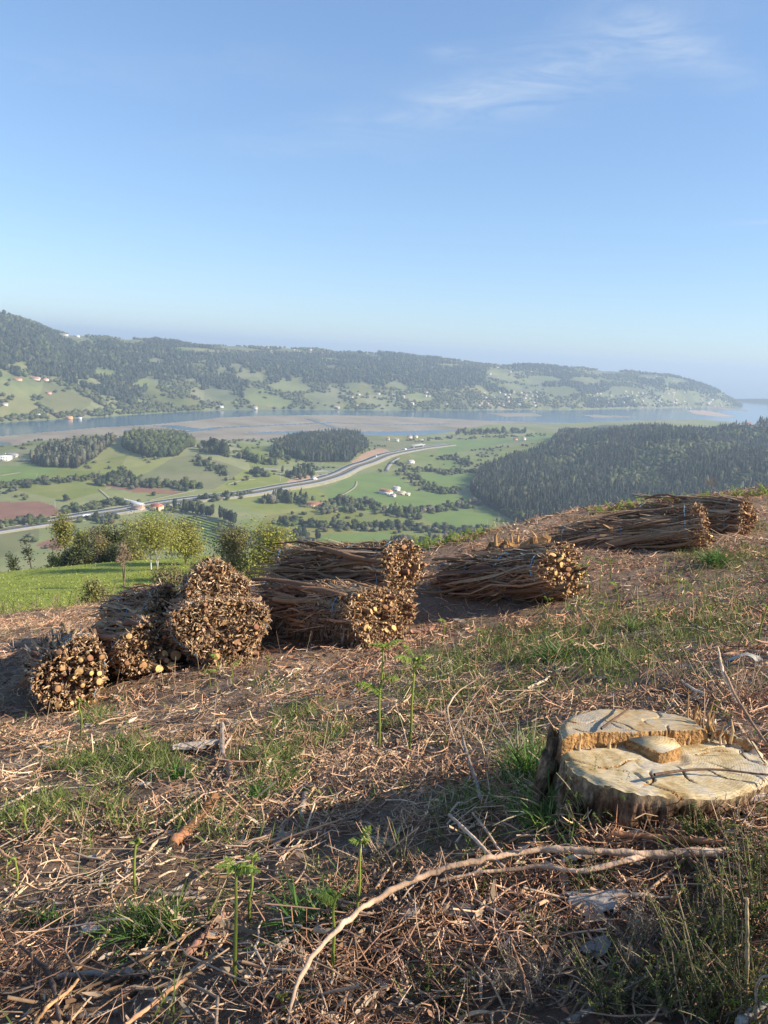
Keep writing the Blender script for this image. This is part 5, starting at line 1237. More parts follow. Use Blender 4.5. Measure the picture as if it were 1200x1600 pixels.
# ------------------------------------------------------------------ the stump
SP = at(1034, 1166, 2.55)                                   # middle of the sawn top
st = thing('tree_stump', 'broad weathered tree stump with a stepped saw cut in the brown slope', 'stump', SP + np.array([0, 0, -.30]))
YS = .82
def outline(th):
    return .345 * (1 + .045 * np.sin(2 * th + .6) + .035 * np.sin(3 * th + 2) + .022 * np.sin(5 * th + 1) + .02 * fbm(np.cos(th) * 4, np.sin(th) * 4, 3, 55))
def cut_mat(name, stops, ring=38.):
    m = bpy.data.materials.new(name); m.use_nodes = True; t = m.node_tree; p = t.nodes['Principled BSDF']; p.inputs['Roughness'].default_value = .8; p.inputs['Specular IOR Level'].default_value = .2
    g = N(t, 'ShaderNodeTexCoord'); w = N(t, 'ShaderNodeTexWave', wave_type='RINGS', rings_direction='Z', Scale=ring, Distortion=4.5, Detail=5.0); w.inputs['Detail Scale'].default_value = 1.5
    mp = N(t, 'ShaderNodeMapping'); mp.inputs['Location'].default_value = (.03, -.05, 0); t.links.new(g.outputs['Object'], mp.inputs[0]); t.links.new(mp.outputs[0], w.inputs[0])
    n = N(t, 'ShaderNodeTexNoise', Scale=4.5, Detail=12.0, Roughness=.78); t.links.new(g.outputs['Object'], n.inputs[0])
    r = N(t, 'ShaderNodeValToRGB'); e = r.color_ramp.elements
    while len(e) < len(stops): e.new(.5)
    for q, (pos, c) in zip(e, stops): q.position = pos; q.color = (*c, 1)
    t.links.new(n.outputs[0], r.inputs[0])
    hs = N(t, 'ShaderNodeHueSaturation'); mr = N(t, 'ShaderNodeMapRange'); mr.inputs[3].default_value, mr.inputs[4].default_value = .80, 1.06
    t.links.new(w.outputs['Fac'], mr.inputs[0]); t.links.new(mr.outputs[0], hs.inputs['Value']); t.links.new(r.outputs[0], hs.inputs['Color'])
    # saw marks: fine parallel lines
    m2 = N(t, 'ShaderNodeMapping'); m2.inputs['Rotation'].default_value = (0, 0, .5); m2.inputs['Scale'].default_value = (2, 90, 2); t.links.new(g.outputs['Object'], m2.inputs[0])
    n2 = N(t, 'ShaderNodeTexNoise', Scale=3.0, Detail=4.0); t.links.new(m2.outputs[0], n2.inputs[0])
    b = N(t, 'ShaderNodeBump', Strength=.55, Distance=.006); t.links.new(n2.outputs[0], b.inputs['Height']); t.links.new(b.outputs[0], p.inputs['Normal'])
    mm = N(t, 'ShaderNodeMixRGB', blend_type='MULTIPLY'); mm.inputs[0].default_value = .5; t.links.new(hs.outputs[0], mm.inputs[1]); t.links.new(n2.outputs[0], mm.inputs[2]); t.links.new(mm.outputs[0], p.inputs['Base Color'])
    return m
MT['cut_low'] = cut_mat('fresh_cut', [(.32, (.20, .125, .06)), (.42, (.50, .35, .16)), (.5, (.70, .56, .33)), (.56, (.70, .61, .46)), (.66, (.40, .35, .29))])
MT['cut_high'] = cut_mat('weathered_cut', [(.32, (.20, .11, .045)), (.42, (.48, .29, .11)), (.5, (.60, .47, .29)), (.57, (.48, .42, .34)), (.66, (.30, .27, .23))])
MT['fibre'] = mat('torn_fibre', (.38, .215, .09), rough=.95, var=.5, vscale=60., bump=.9, bscale=90., spec=.1)
nth, nr_ = 330, 76
th = np.linspace(0, 2 * pi, nth + 1)[:-1]
rr = np.linspace(0, 1, nr_)[None, :] * outline(th)[:, None]
x, y = rr * np.cos(th)[:, None], YS * rr * np.sin(th)[:, None]
edge_y = -.01 + .12 * (x + .3) / .46 + .006 * np.sin(x * 22) + .012 * fbm(x * 9, y * 0, 2, 2) + .006 * fbm(x * 95, y * 8, 2, 22)
up_ = sstep(-.003, .004, y - edge_y) * sstep(.205, .175, x + .02 * fbm(x * 25, y * 25, 3, 6))
rim = np.maximum(up_, sstep(.90, .96, rr / outline(th)[:, None]) * sstep(.02, .10, y) * sstep(.14, .2, x) * .7)
z = -.030 - .07 * y - .012 * x + rim * (.052 + .02 * np.maximum(fbm(x * 60, y * 60, 2, 8), 0) * sstep(.15, .22, x)) + .0022 * fbm(x * 40, y * 90, 3, 4) + .006 * fbm(x * 9, y * 9, 3, 14) - .010 * sstep(.035, .0, np.abs(fbm(x * 5 + 3, y * 5, 2, 66))) * sstep(.1, .2, np.hypot(x, y))
for ca0, r0_, r1_ in ((.3, .10, .30), (1.15, .06, .20), (2.2, .08, .26), (3.0, .12, .33), (3.75, .10, .31), (4.3, .16, .34), (4.9, .07, .25), (5.5, .14, .33), (5.9, .10, .22)):
    dth = (th[:, None] - ca0 + .05 * np.sin(rr * 40 + ca0 * 9) + pi) % (2 * pi) - pi
    z = z - .016 * np.exp(-(rr * dth / (.0022 + .004 * rr)) ** 2) * sstep(r0_, r0_ + .04, rr) * sstep(r1_, r1_ - .06, rr)
pit = sstep(.09, .05, np.hypot(x - .01, y + .0)) * (1 - up_); z = z - .012 * pit
z = z - (.010 + .010 * np.abs(fbm(th[:, None] * 14, th[:, None] * 0, 3, 81))) * sstep(.93, 1.0, rr / outline(th)[:, None])
V = np.stack([x, y, z], -1).reshape(-1, 3)
i, j = np.meshgrid(np.arange(nth), np.arange(nr_ - 1), indexing='ij'); F = np.stack([i * nr_ + j, i * nr_ + j + 1, (i + 1) % nth * nr_ + j + 1, (i + 1) % nth * nr_ + j], -1).reshape(-1, 4)
zf = z.reshape(-1)[F]; steep = (zf.max(1) - zf.min(1)) > .0095; upf = rim.reshape(-1)[F].mean(1) > .5
cl = st.location
for nm, msk, m in (('lower_cut', ~steep & ~upf, MT['cut_low']), ('upper_cut', ~steep & upf, MT['cut_high']), ('torn_step', steep, MT['fibre'])):
    v, f = sub(V, F, msk); link(nm, mesh(nm, v, f, m, smooth=True), st, (0, 0, .30))
# bole
nz_ = 34; nb_ = 420
th = np.linspace(0, 2 * pi, nb_ + 1)[:-1]; s = np.linspace(0, 1, nz_)
root = np.maximum(0, np.sin(4 * th + .4) * .6 + .5 * np.sin(7 * th + 1.) + .2)
R2 = outline(th)[:, None] * (1 + .10 * s[None] + (.30 * s[None] ** 2.4) * root[:, None]) + .016 * fbm(th[:, None] * 11, s[None] * 3.5, 4, 91) * sstep(.0, .2, s)[None] - .010 * sstep(.16, 0, np.abs(fbm(th[:, None] * 17, s[None] * 2.5, 4, 31))) * sstep(.0, .25, s)[None] + .008 * fbm(th[:, None] * 40, s[None] * 9, 3, 32) * sstep(.0, .12, s)[None]
ztop = np.interp(th, np.linspace(0, 2 * pi, nth + 1), np.r_[z[:, -1], z[0, -1]])
Zb = ztop[:, None] * (1 - s[None]) + s[None] * -.42
V = np.stack([R2 * np.cos(th)[:, None], YS * R2 * np.sin(th)[:, None], Zb], -1).reshape(-1, 3)
i, j = np.meshgrid(np.arange(nb_), np.arange(nz_ - 1), indexing='ij'); F = np.stack([i * nz_ + j, i * nz_ + j + 1, (i + 1) % nb_ * nz_ + j + 1, (i + 1) % nb_ * nz_ + j], -1).reshape(-1, 4)
tn = fbm(th[:, None] * 14, s[None] * 3, 4, 17); pale = sstep(.10, .3, fbm(th[:, None] * 5, s[None] * 4, 3, 27))[..., None]
C = np.array([.20, .125, .08]) * (1 + 1.5 * tn[..., None]) * (1 - pale) + np.array([.38, .29, .21]) * (1 + .5 * tn[..., None]) * pale
rimc = sstep(.09, .0, s)[None, :, None]; C = C * (1 - rimc) + np.array([.42, .32, .2]) * rimc
link('bole', mesh('bole', V, F, MT['stump_bark'], None, C.reshape(-1, 3).clip(.02, 1), True), st, (0, 0, .30))
# block of heartwood left standing in the middle
pb = np.array([(-.112, .016), (-.062, -.020), (-.014, -.056), (.026, -.034), (.066, -.010), (.058, .036), (.012, .050), (-.045, .040)])
V = np.concatenate([np.c_[pb * 1.02, np.full(8, -.05)], np.c_[pb * .97, np.full(8, .004) + .10 * pb[:, 1]]])
i = np.arange(8); j = (i + 1) % 8
o = link('heart_block', mesh('heart_block', V, [np.stack([i, j, j + 8, i + 8], -1), np.array([[8, 9, 10, 11], [8, 11, 12, 15], [15, 12, 13, 14]])], [MT['fibre'], MT['cut_low']], [0] * 8 + [1] * 3), st, (.0, .01, .30))
# splinters along the torn right end of the step, and loose chips
for k in range(34):
    if k < 24:
        a_ = rng.uniform(.1, 1.0); px_ = .185 + rng.normal() * .02 + .05 * (1 - a_); py_ = .08 + .17 * a_; q = np.array([px_, py_, -.03]); hgt = rng.uniform(.03, .10) * (1 if k > 3 else 1.4)
    else:
        q = np.array([-.29 + .45 * rng.random(), 0, -.035]); q[1] = -.02 + .13 * (q[0] + .3) / .46; hgt = rng.uniform(.02, .05)
    mb = MB(); p = np.array([q, q + (rng.normal() * .006, rng.normal() * .006, hgt * .5), q + (rng.normal() * .014, rng.normal() * .014, hgt)])
    tubes(mb, p[None], np.array([[.008, .006, .001]]) * rng.uniform(.6, 1.2), 4, pal(1, [(.48, .30, .14), (.55, .38, .2), (.36, .22, .1)])[0]); mb.build('splinter', MT['litter'], st).location = (0, 0, .30)
# slab of bark and torn wood leaning off the left side
p = smooth_path([(-.335, .05, -.012), (-.345, .02, -.07), (-.375, -.02, -.15), (-.42, -.07, -.24)], 12); wd = np.interp(np.linspace(0, 1, 12), [0, .3, 1], [.045, .05, .022])
mb = MB(); k = np.arange(12)
for sgn, c_ in ((1, (.34, .25, .17)),):
    A_ = p + np.c_[wd * .2, -wd * .5, 0 * wd]; B_ = p + np.c_[-wd * .2, wd * .9, .02 + 0 * wd]; O_ = np.array([-.018, -.012, .012])
    V = np.concatenate([A_, B_, A_ + O_, B_ + O_]); i = np.arange(11)
    F = np.concatenate([np.stack([i, i + 1, i + 13, i + 12], -1), np.stack([i + 24, i + 36, i + 37, i + 25], -1), np.stack([i, i + 24, i + 25, i + 1], -1), np.stack([i + 12, i + 13, i + 37, i + 36], -1)])
    mb.add(V + .005 * rng.normal(size=V.shape), F, pal(48, [(.20, .13, .085), (.14, .10, .065), (.34, .24, .15)]))
link('bark_slab', mb.mesh('bark_slab', MT['stump_bark']), st, (0, 0, .30))
for p, lab in (([(-.1, -.22, .02), (0, -.16, .006), (.12, -.13, .004), (.30, -.17, .01), (.44, -.24, .06)], 'thin dark twig lying across the lower cut of the stump'), ([(-.20, .02, .04), (-.13, .09, .05), (-.05, .18, .05), (-.02, .27, .03), (-.10, .31, .05)], 'thin curved twig lying over the step of the stump')):
    q = smooth_path(np.array(p) + SP, 14); mb = MB(); tubes(mb, q[None], np.linspace(.005, .0022, 14)[None], 5, (.14, .09, .065)); o = mb.build('twig', MT['bark'], None, off=q[0]); o.location = q[0]; tag(o, lab, 'twig')

# ------------------------------------------------------------------ branches and sticks on the slope
def stick(name, lab, path, lifts, rpx, col, cat='stick', m=9, n=26, group=None, wob=.35, capc=(.42, .30, .18)):
    """path in pixels over the ground; rpx half thickness in pixels"""
    path = np.array(path, float); g = ghit(path[:, 0], path[:, 1]); dep = g @ fw
    lifts = np.broadcast_to(lifts, (len(path),))
    P = g.copy()
    for i in range(len(P)):                                  # keep the sight line, come nearer until lifted off the ground
        if lifts[i] > 0:
            d_ = g[i] / dep[i]; t_ = dep[i]
            for _ in range(60):
                q = d_ * t_
                if q[2] - float(G(q[0], q[1])) >= lifts[i]: break
                t_ -= lifts[i] * .12
            P[i] = d_ * t_
    r = np.broadcast_to(rpx, (len(path),)) / FPX * (P @ fw)
    Q = smooth_path(np.c_[P, r], n)
    kn = np.zeros(n); kn[rng.integers(1, n - 1, max(1, n // 9))] = rng.uniform(.12, .35, max(1, n // 9)); kn = kn + .4 * np.roll(kn, 1)
    rad_ = Q[:, 3] * (1 + .07 * rng.normal(size=n) + kn); pos = Q[:, :3] + rng.normal(size=(n, 3)) * rad_[:, None] * wob * .5
    o0 = pos[n // 2].copy()
    mb = MB(); cc = np.asarray(col) * (1 + .14 * rng.normal(size=(1, n, 1)) + .45 * np.interp(np.arange(n), np.arange(0, n + 6, 5), rng.normal(size=len(np.arange(0, n + 6, 5))) * .5)[None, :, None])
    tubes(mb, pos[None], rad_[None], m, cc.clip(.02, .9), cap=(0, -1), Ccap=capc)
    o = mb.build(name, MT['bark'], None, smooth=False, off=o0); o.location = o0
    return tag(o, lab, cat, group) if lab else o
TANB, GREYB, DKB, ORB = (.50, .34, .23), (.26, .21, .17), (.13, .09, .07), (.36, .17, .085)
# the long forked branch: one thing of two limbs
br = thing('forked_branch', 'long bare forked branch arching across the foreground below the stump', 'branch', at(900, 1345, 2.0))
def limb(name, path, lifts, rpx):
    o = stick(name, None, path, lifts, rpx, TANB, n=max(10, int(np.hypot(*np.diff(np.array(path, float), axis=0).T).sum() / 11)), m=10, wob=.45); o.parent = br; o.location = o.location - br.location; return o
limb('main_limb', [(449, 1600), (456, 1558), (472, 1518), (500, 1478), (530, 1448), (570, 1416), (620, 1386), (680, 1360), (740, 1346), (800, 1333), (850, 1327), (900, 1328), (960, 1332), (1005, 1335), (1060, 1333), (1110, 1330), (1176, 1331)],
     [.10, .12, .14, .15, .15, .14, .13, .12, .11, .10, .09, .08, .07, .07, .06, .05, .03], [2.2, 2.8, 3.3, 3.6, 3.9, 4.1, 4.3, 4.3, 4.3, 4.3, 4.3, 4.6, 4.8, 6.2, 6.2, 6, 5.4])
limb('side_limb', [(1008, 1337), (960, 1350), (902, 1363), (872, 1358), (852, 1347)], [.07, .07, .06, .06, .06], [4.6, 4.2, 3.9, 3.4, 3])
limb('side_limb', [(902, 1363), (850, 1353), (800, 1358), (745, 1363), (688, 1377)], [.06, .07, .07, .06, .05], [3, 3, 2.9, 2.7, 2])
limb('broken_stub', [(640, 1378), (652, 1366), (660, 1354)], [.13, .15, .17], [2.2, 2, 1.4])
limb('broken_stub', [(812, 1331), (822, 1322), (836, 1316)], [.11, .13, .14], [2.4, 2, 1.2])
limb('broken_stub', [(560, 1424), (572, 1428), (586, 1425)], [.14, .14, .14], [2.2, 1.9, 1.2])
limb('broken_stub', [(493, 1452), (512, 1456), (528, 1452)], [.13, .14, .14], [4, 4, 3.6])
sticks = [
 ('fallen_branch', 'straight reddish branch behind the forked branch in front of the stump', [(956, 1303), (1030, 1308), (1100, 1314), (1165, 1320)], .04, [4.5, 4.5, 4.5, 3], ORB),
 ('fallen_branch', 'short dark branch stub left of the reddish branch below the stump', [(844, 1312), (880, 1308), (916, 1306)], .02, [4, 4, 3.5], DKB),
 ('rotten_log', 'thick orange brown rotten log lying in the left grass', [(270, 1316), (292, 1300), (318, 1272), (334, 1245), (341, 1236)], .03, [9, 9, 8, 6.5, 5.5], ORB),
 ('rotten_log', 'curved brown piece of rotten wood above the orange log', [(344, 1186), (358, 1192), (360, 1212), (354, 1228)], .03, [6, 6, 5, 4], (.28, .17, .11)),
 ('stick', 'bent grey stick standing up beside the pale bark slab', [(347, 1130), (346, 1160), (348, 1185)], .05, [3, 4, 4.5], GREYB),
 ('stick', 'thin twisted tan stick below the pale bark slab', [(325, 1215), (345, 1190), (352, 1165), (362, 1150)], .03, [2, 2, 2, 1.5], TANB),
 ('fallen_branch', 'long dark branch lying across the middle of the slope', [(398, 1238), (440, 1240), (480, 1243), (530, 1236), (578, 1226)], .015, [4, 4.5, 4.5, 5, 4], (.20, .14, .10)),
 ('stick', 'short upright grey stick stuck against the long dark branch', [(470, 1278), (473, 1260), (477, 1240)], .03, [4, 4, 3.5], GREYB),
 ('stick', 'grey stick at the bottom left with a pale worn face', [(90, 1526), (140, 1521), (195, 1521), (248, 1518)], .015, [4, 5, 5, 4], GREYB),
 ('stick', 'orange stick rising from the bottom edge at the left', [(196, 1602), (235, 1572), (293, 1526)], .05, [3, 3.5, 3], (.46, .25, .14)),
 ('bark_roll', 'reddish roll of bark pointing up right at the lower left', [(290, 1494), (318, 1466), (350, 1428)], .02, [6, 6.5, 4], (.30, .16, .11)),
 ('stick', 'grey root like stick at the bottom left corner', [(85, 1590), (130, 1588), (185, 1580)], .01, [3.5, 4, 3], GREYB),
 ('stick', 'orange bent twig in the bottom left corner', [(55, 1600), (75, 1572), (112, 1545), (122, 1530)], .05, [2.6, 2.8, 2.5, 2], (.48, .28, .14)),
 ('stick', 'dark knobbly branch with side twigs at the far left bottom', [(32, 1478), (60, 1502), (78, 1518), (86, 1560), (95, 1598)], .04, [2.5, 3, 4, 3.5, 3], DKB),
 ('stick', 'thin orange stick at the left edge above the bottom corner', [(0, 1330), (30, 1352), (62, 1382)], .06, [2.8, 2.6, 2], (.5, .28, .16)),
 ('fallen_branch', 'thick dark stick among leaves at the left', [(128, 1378), (165, 1372), (188, 1358)], .01, [4.5, 5, 4], DKB),
 ('stick', 'tan stick running between the young fern stems at the left', [(222, 1392), (265, 1398), (310, 1396)], .02, [3, 3.5, 3], GREYB),
 ('stick', 'pale straight twig leaning left of the stump foreground', [(702, 1273), (735, 1305), (765, 1335), (788, 1355)], [.10, .09, .07, .05], [2.6, 2.8, 3, 2.8], (.40, .31, .24)),
 ('stick', 'second pale twig crossing right of the leaning one', [(738, 1270), (758, 1295), (785, 1335)], [.08, .08, .05], [1.8, 2, 2], (.40, .29, .21)),
 ('stick', 'forked grey dead stick at the foot of the dry shrub', [(722, 1150), (730, 1180), (742, 1215), (752, 1250)], .06, [1.8, 2.4, 3, 2.6], GREYB),
 ('stick', 'pale thin branch arching up in the middle right', [(713, 1165), (702, 1130), (698, 1105), (715, 1080), (745, 1062)], [.03, .1, .16, .2, .22], [1.3, 1.3, 1.3, 1.1, .8], (.45, .33, .23)),
 ('stick', 'pink pale branch lying level on top of the dry shrub', [(690, 1130), (730, 1122), (770, 1116), (800, 1108)], .10, [1.2, 1.4, 1.4, 1], (.45, .32, .24)),
 ('stick', 'pale forked stick in the green patch above the stump', [(824, 1075), (852, 1063), (862, 1052), (876, 1044)], .04, [2, 2, 1.8, 1.4], (.58, .46, .32)),
 ('stick', 'long thin stick pointing down left of the green tuft', [(905, 950), (930, 985), (965, 1015), (1003, 1052)], .04, [1.2, 1.5, 1.6, 1.4], (.36, .22, .15)),
 ('fallen_branch', 'leaning pale branch in the heap at the right edge', [(1122, 1012), (1128, 1045), (1138, 1070), (1150, 1100)], [.16, .12, .08, .04], [1.6, 2.2, 2.6, 2.6], (.55, .42, .30)),
 ('fallen_branch', 'long curved branch hanging into the heap behind the stump', [(1132, 1050), (1150, 1090), (1172, 1125), (1196, 1160)], [.14, .12, .10, .1], [2, 2.2, 2.4, 2.2], (.36, .22, .14)),
 ('fallen_branch', 'reddish branch lying along the right edge above the heap', [(1135, 1022), (1165, 1016), (1200, 1020)], .06, [1.8, 2, 1.8], (.5, .3, .2)),
 ('stick', 'broken pale stick behind the stump', [(1065, 1064), (1085, 1078), (1105, 1085)], .06, [1.6, 2.2, 2], (.6, .48, .36)),
 ('stick', 'short stout broken stick behind the stump at the right', [(1078, 1092), (1092, 1090), (1100, 1086)], .04, [3, 3, 2], (.5, .4, .3)),
 ('fallen_branch', 'dark low branch behind the stump', [(1000, 1082), (1040, 1076), (1070, 1090), (1110, 1100)], .03, [2.6, 3, 3, 2.4], DKB),
 ('stick', 'straight tan pole standing in the heath at the right edge', [(1165, 1575), (1168, 1500), (1167, 1404)], [.0, .12, .3], [3.2, 2.8, 2.2], (.55, .42, .24)),
 ('stick', 'pale arched stem at the lower right corner', [(1180, 1598), (1182, 1540), (1190, 1526), (1200, 1524)], [.02, .16, .2, .2], [2.2, 2.2, 2, 2], (.46, .36, .26)),
 ('stick', 'thick grey stick leaving the picture at the bottom right', [(1150, 1600), (1175, 1580), (1200, 1570)], .04, [6, 6, 6], (.36, .32, .27)),
 ('stick', 'orange brown broken stick standing in the shade below the forked branch', [(1036, 1480), (1046, 1440), (1056, 1392)], [.02, .06, .12], [5, 4.5, 4], ORB),
 ('stick', 'grey stick in the shade at the bottom right', [(968, 1552), (1000, 1530), (1035, 1505)], .03, [3, 3.6, 3], GREYB),
 ('stick', 'dark stick at the bottom edge right of the middle', [(880, 1600), (910, 1585), (938, 1570)], .03, [5, 5, 4], GREYB),
 ('stick', 'thin brown stalk leaning over the bottom middle', [(800, 1475), (815, 1515), (830, 1558)], [.12, .08, .02], [1.8, 2, 2], (.3, .19, .12)),
 ('stick', 'tan twig in the dark shade at the bottom middle', [(640, 1578), (690, 1555), (730, 1532)], .03, [2, 2.2, 1.6], (.34, .28, .18)),
 ('stick', 'level grey stick in the shade under the forked branch', [(760, 1420), (800, 1428), (850, 1436)], .02, [3, 4, 3], (.28, .2, .15)),
 ('stick', 'grey stick lying under the arch of the forked branch', [(560, 1446), (610, 1455), (660, 1475)], .015, [3, 3.4, 2.6], GREYB),
 ('stick', 'long straight twig at the left below the first bundle', [(40, 1170), (68, 1160), (102, 1154)], .02, [2.2, 2.4, 2], (.46, .32, .22)),
 ('stick', 'long thin twig left of the grass patches', [(0, 1262), (30, 1248), (62, 1230)], .03, [2, 2, 1.6], (.5, .38, .27)),
 ('stick', 'pale long twig in the litter at left', [(0, 1288), (30, 1272), (62, 1256)], .03, [2, 2.2, 1.6], (.5, .36, .26)),
 ('stick', 'dark low stick behind the pale bark slab', [(290, 1160), (320, 1152), (345, 1143)], .02, [3, 4, 3], DKB),
 ('stick', 'pale stick crossing the upper litter right of the middle', [(880, 985), (845, 1000), (800, 1018)], .03, [1.2, 1.5, 1.2], (.6, .45, .3)),
 ('stick', 'thick pale wood strip lying against the long right bundle', [(745, 893), (770, 880), (795, 868)], .32, [3, 3.2, 1.5], (.6, .45, .32)),
]
for nm, lab, p, l_, r_, c_ in sticks: stick(nm, lab, p, l_, r_, c_)
# sheets of bark and chips
def bark_piece(name, lab, px, py, lpx, wpx, ang, curl, col, lift=.02, group=None, tilt=0.):
    g = ghit([px], [py])[0]; d = g @ fw; ln, wd = lpx / FPX * d, wpx / FPX * d * 1.6
    u = np.linspace(-.5, .5, 12); v = np.linspace(-.5, .5, 9); U_, V_ = np.meshgrid(u, v, indexing='ij')
    e = 1 + .12 * fbm(U_ * 6 + px, V_ * 6, 3, 3)
    eu = 1 + .22 * fbm(U_[:, :1] * 7 + px * 3, U_[:, :1] * 0 + py, 3, 13); ev = 1 + .30 * fbm(V_[:1] * 6 + py * 3, V_[:1] * 0 + px, 3, 19)
    X_, Y_ = U_ * ln * ev + .12 * wd * V_ * (px % 3 - 1), V_ * wd * eu * (1 - (np.abs(U_) * 2) ** 3 * (.35 + .3 * (px % 2))); Z_ = -curl * wd * (V_ * 2) ** 2 * .5 + .03 * ln * fbm(U_ * 5, V_ * 9 + py, 3, 8) + tilt * U_ * ln
    a = radians(ang); P = np.stack([X_ * cos(a) - Y_ * sin(a), X_ * sin(a) + Y_ * cos(a), Z_ + curl * wd * .5 + lift], -1)
    P[..., 2] += G(P[..., 0] + g[0], P[..., 1] + g[1], False) - G(g[0], g[1], False)
    P = P.reshape(-1, 3); Pb = P - np.array([0, 0, max(.003, .02 * wd)])
    i, j = np.meshgrid(np.arange(11), np.arange(8), indexing='ij'); q = (i * 9 + j).ravel(); F = np.stack([q, q + 9, q + 10, q + 1], -1)
    ed = [k for k in range(0, 9)] + [9 * k + 8 for k in range(1, 12)] + [99 + k for k in range(7, -1, -1)] + [9 * k for k in range(10, 0, -1)]
    ed = np.array(ed); en = np.roll(ed, -1)
    C = np.asarray(col) * (1 + .35 * fbm(U_ * 3, V_ * 26 + px, 3, 4)[..., None]); C = C.reshape(-1, 3).clip(.02, .9)
    mb = MB(); mb.add(np.concatenate([P, Pb]), np.concatenate([F, F[:, ::-1] + 108, np.stack([ed, ed + 108, en + 108, en], -1)]), np.concatenate([C, C * .6]))
    o = mb.build(name, MT['bark']); o.location = g; return tag(o, lab, 'bark' if 'chip' not in name else 'wood chip', group)
bark_piece('bark_sheet', 'curved grey sheet of bark lying below the forked branch', 930, 1415, 92, 34, -6, .5, (.36, .31, .27), .015)
bark_piece('bark_slab', 'pale fibrous slab of old bark in the left middle', 308, 1172, 66, 24, 10, .35, (.46, .38, .30), .03)
bark_piece('bark_sheet', 'curved pale bark piece at the right of the stump', 1152, 1262, 52, 40, 30, .5, (.52, .40, .32), .05)
bark_piece('bark_strip', 'tan strip of bark leaning at the right edge beside the stump', 1176, 1232, 50, 12, 55, .3, (.48, .38, .28), .08, tilt=.4)
bark_piece('wood_chip', 'orange strip of split wood below the left stack', 172, 1129, 50, 10, 8, .4, (.52, .27, .13), .015)
bark_piece('wood_chip', 'smaller tan strip right of the orange split wood', 215, 1140, 34, 8, 20, .4, (.48, .32, .2), .015)
bark_piece('wood_chip', 'short pale stick like chip right of the tan strip', 236, 1153, 22, 6, 25, .3, (.56, .42, .3), .015)
bark_piece('bark_sheet', 'reddish bark flake in front of the middle stack', 662, 987, 40, 14, 5, .4, (.38, .21, .15), .02)
bark_piece('bark_sheet', 'tan oval bark flake in the middle of the slope', 488, 1202, 26, 8, 0, .3, (.50, .38, .28), .02)
bark_piece('bark_sheet', 'smooth grey bark shell in the heap at the right', 1160, 1046, 26, 30, 60, .4, (.42, .39, .33), .06)
bark_piece('bark_sheet', 'dark grey bark slab in the shade at lower middle', 712, 1428, 60, 22, -20, .4, (.22, .18, .15), .015)
bark_piece('bark_sheet', 'grey weathered bark slab under the arch of the branch', 640, 1440, 40, 20, 60, .4, (.34, .28, .24), .02)
bark_piece('bark_sheet', 'grey bark strip standing in the litter below the fork', 907, 1352, 14, 40, 85, .3, (.40, .34, .29), .02)
bark_piece('bark_sheet', 'flat grey bark piece at the bottom middle', 930, 1490, 46, 22, 40, .3, (.26, .23, .20), .02)
bark_piece('bark_sheet', 'pale bark flake at lower left', 145, 1460, 36, 12, -10, .3, (.50, .44, .38), .02)
n_ = 0
for px, py in [(60, 1420), (140, 1350), (285, 1450), (300, 1408), (330, 1482), (200, 1560), (260, 1585), (420, 1310), (540, 1290), (470, 1330), (360, 1300), (560, 1345), (620, 1310), (700, 1340), (590, 1545), (750, 1480), (850, 1560), (240, 1240), (130, 1230), (520, 1150), (640, 1060), (930, 1060), (1000, 1040), (780, 1130), (85, 1170)]:
    bark_piece('bark_flake', 'small curled flake of bark in the litter of the slope', px + rng.normal() * 8, py + rng.normal() * 6, rng.uniform(16, 34), rng.uniform(5, 11), rng.uniform(-90, 90), rng.uniform(.2, .6), pal(1, [(.40, .32, .25), (.30, .22, .16), (.5, .42, .34), (.34, .19, .13)])[0], .015, 'small bark flakes in the litter')

# ------------------------------------------------------------------ young bracken
FERN = [(.27, .36, .06), (.34, .41, .08), (.21, .29, .05)]
def pinna(mb, st_, dr, ln, curl=.6, lw=.3):
    """a fern frond: a curved midrib with leaflets on both sides"""
    k = np.linspace(0, 1, 9)[:, None]; upv = np.array([0, 0, 1.]); dr = nrm(np.asarray(dr, float))
    p = st_ + dr * ln * k + upv * ln * (.25 * k - curl * k * k)
    tubes(mb, p[None], np.linspace(.0022, .0007, 9)[None] * max(1, ln / .12), 4, (.22, .34, .06))
    sd = nrm(np.cross(dr, upv)); m_ = 16; t_ = np.linspace(.12, 1, m_)
    for s_ in (-1, 1):
        b = np.stack([np.interp(t_, k[:, 0], p[:, q]) for q in range(3)], -1)
        l2 = ln * lw * np.sin(pi * (.25 + .75 * t_)) + .004
        d2 = nrm(sd * s_ + dr * .45 + rng.normal(size=(m_, 3)) * .18 - upv * .15)
        P = b[:, None] + d2[:, None] * l2[:, None, None] * np.array([0, .5, 1])[None, :, None] - upv * (l2[:, None, None] * .3 * np.array([0, .25, 1])[None, :, None])
        ribbons(mb, P, np.array([[.9, 1, .2]]) * (ln * .055), nrm(np.cross(d2, upv + .3 * rdir(m_))), pal(m_, FERN, jit=.15))
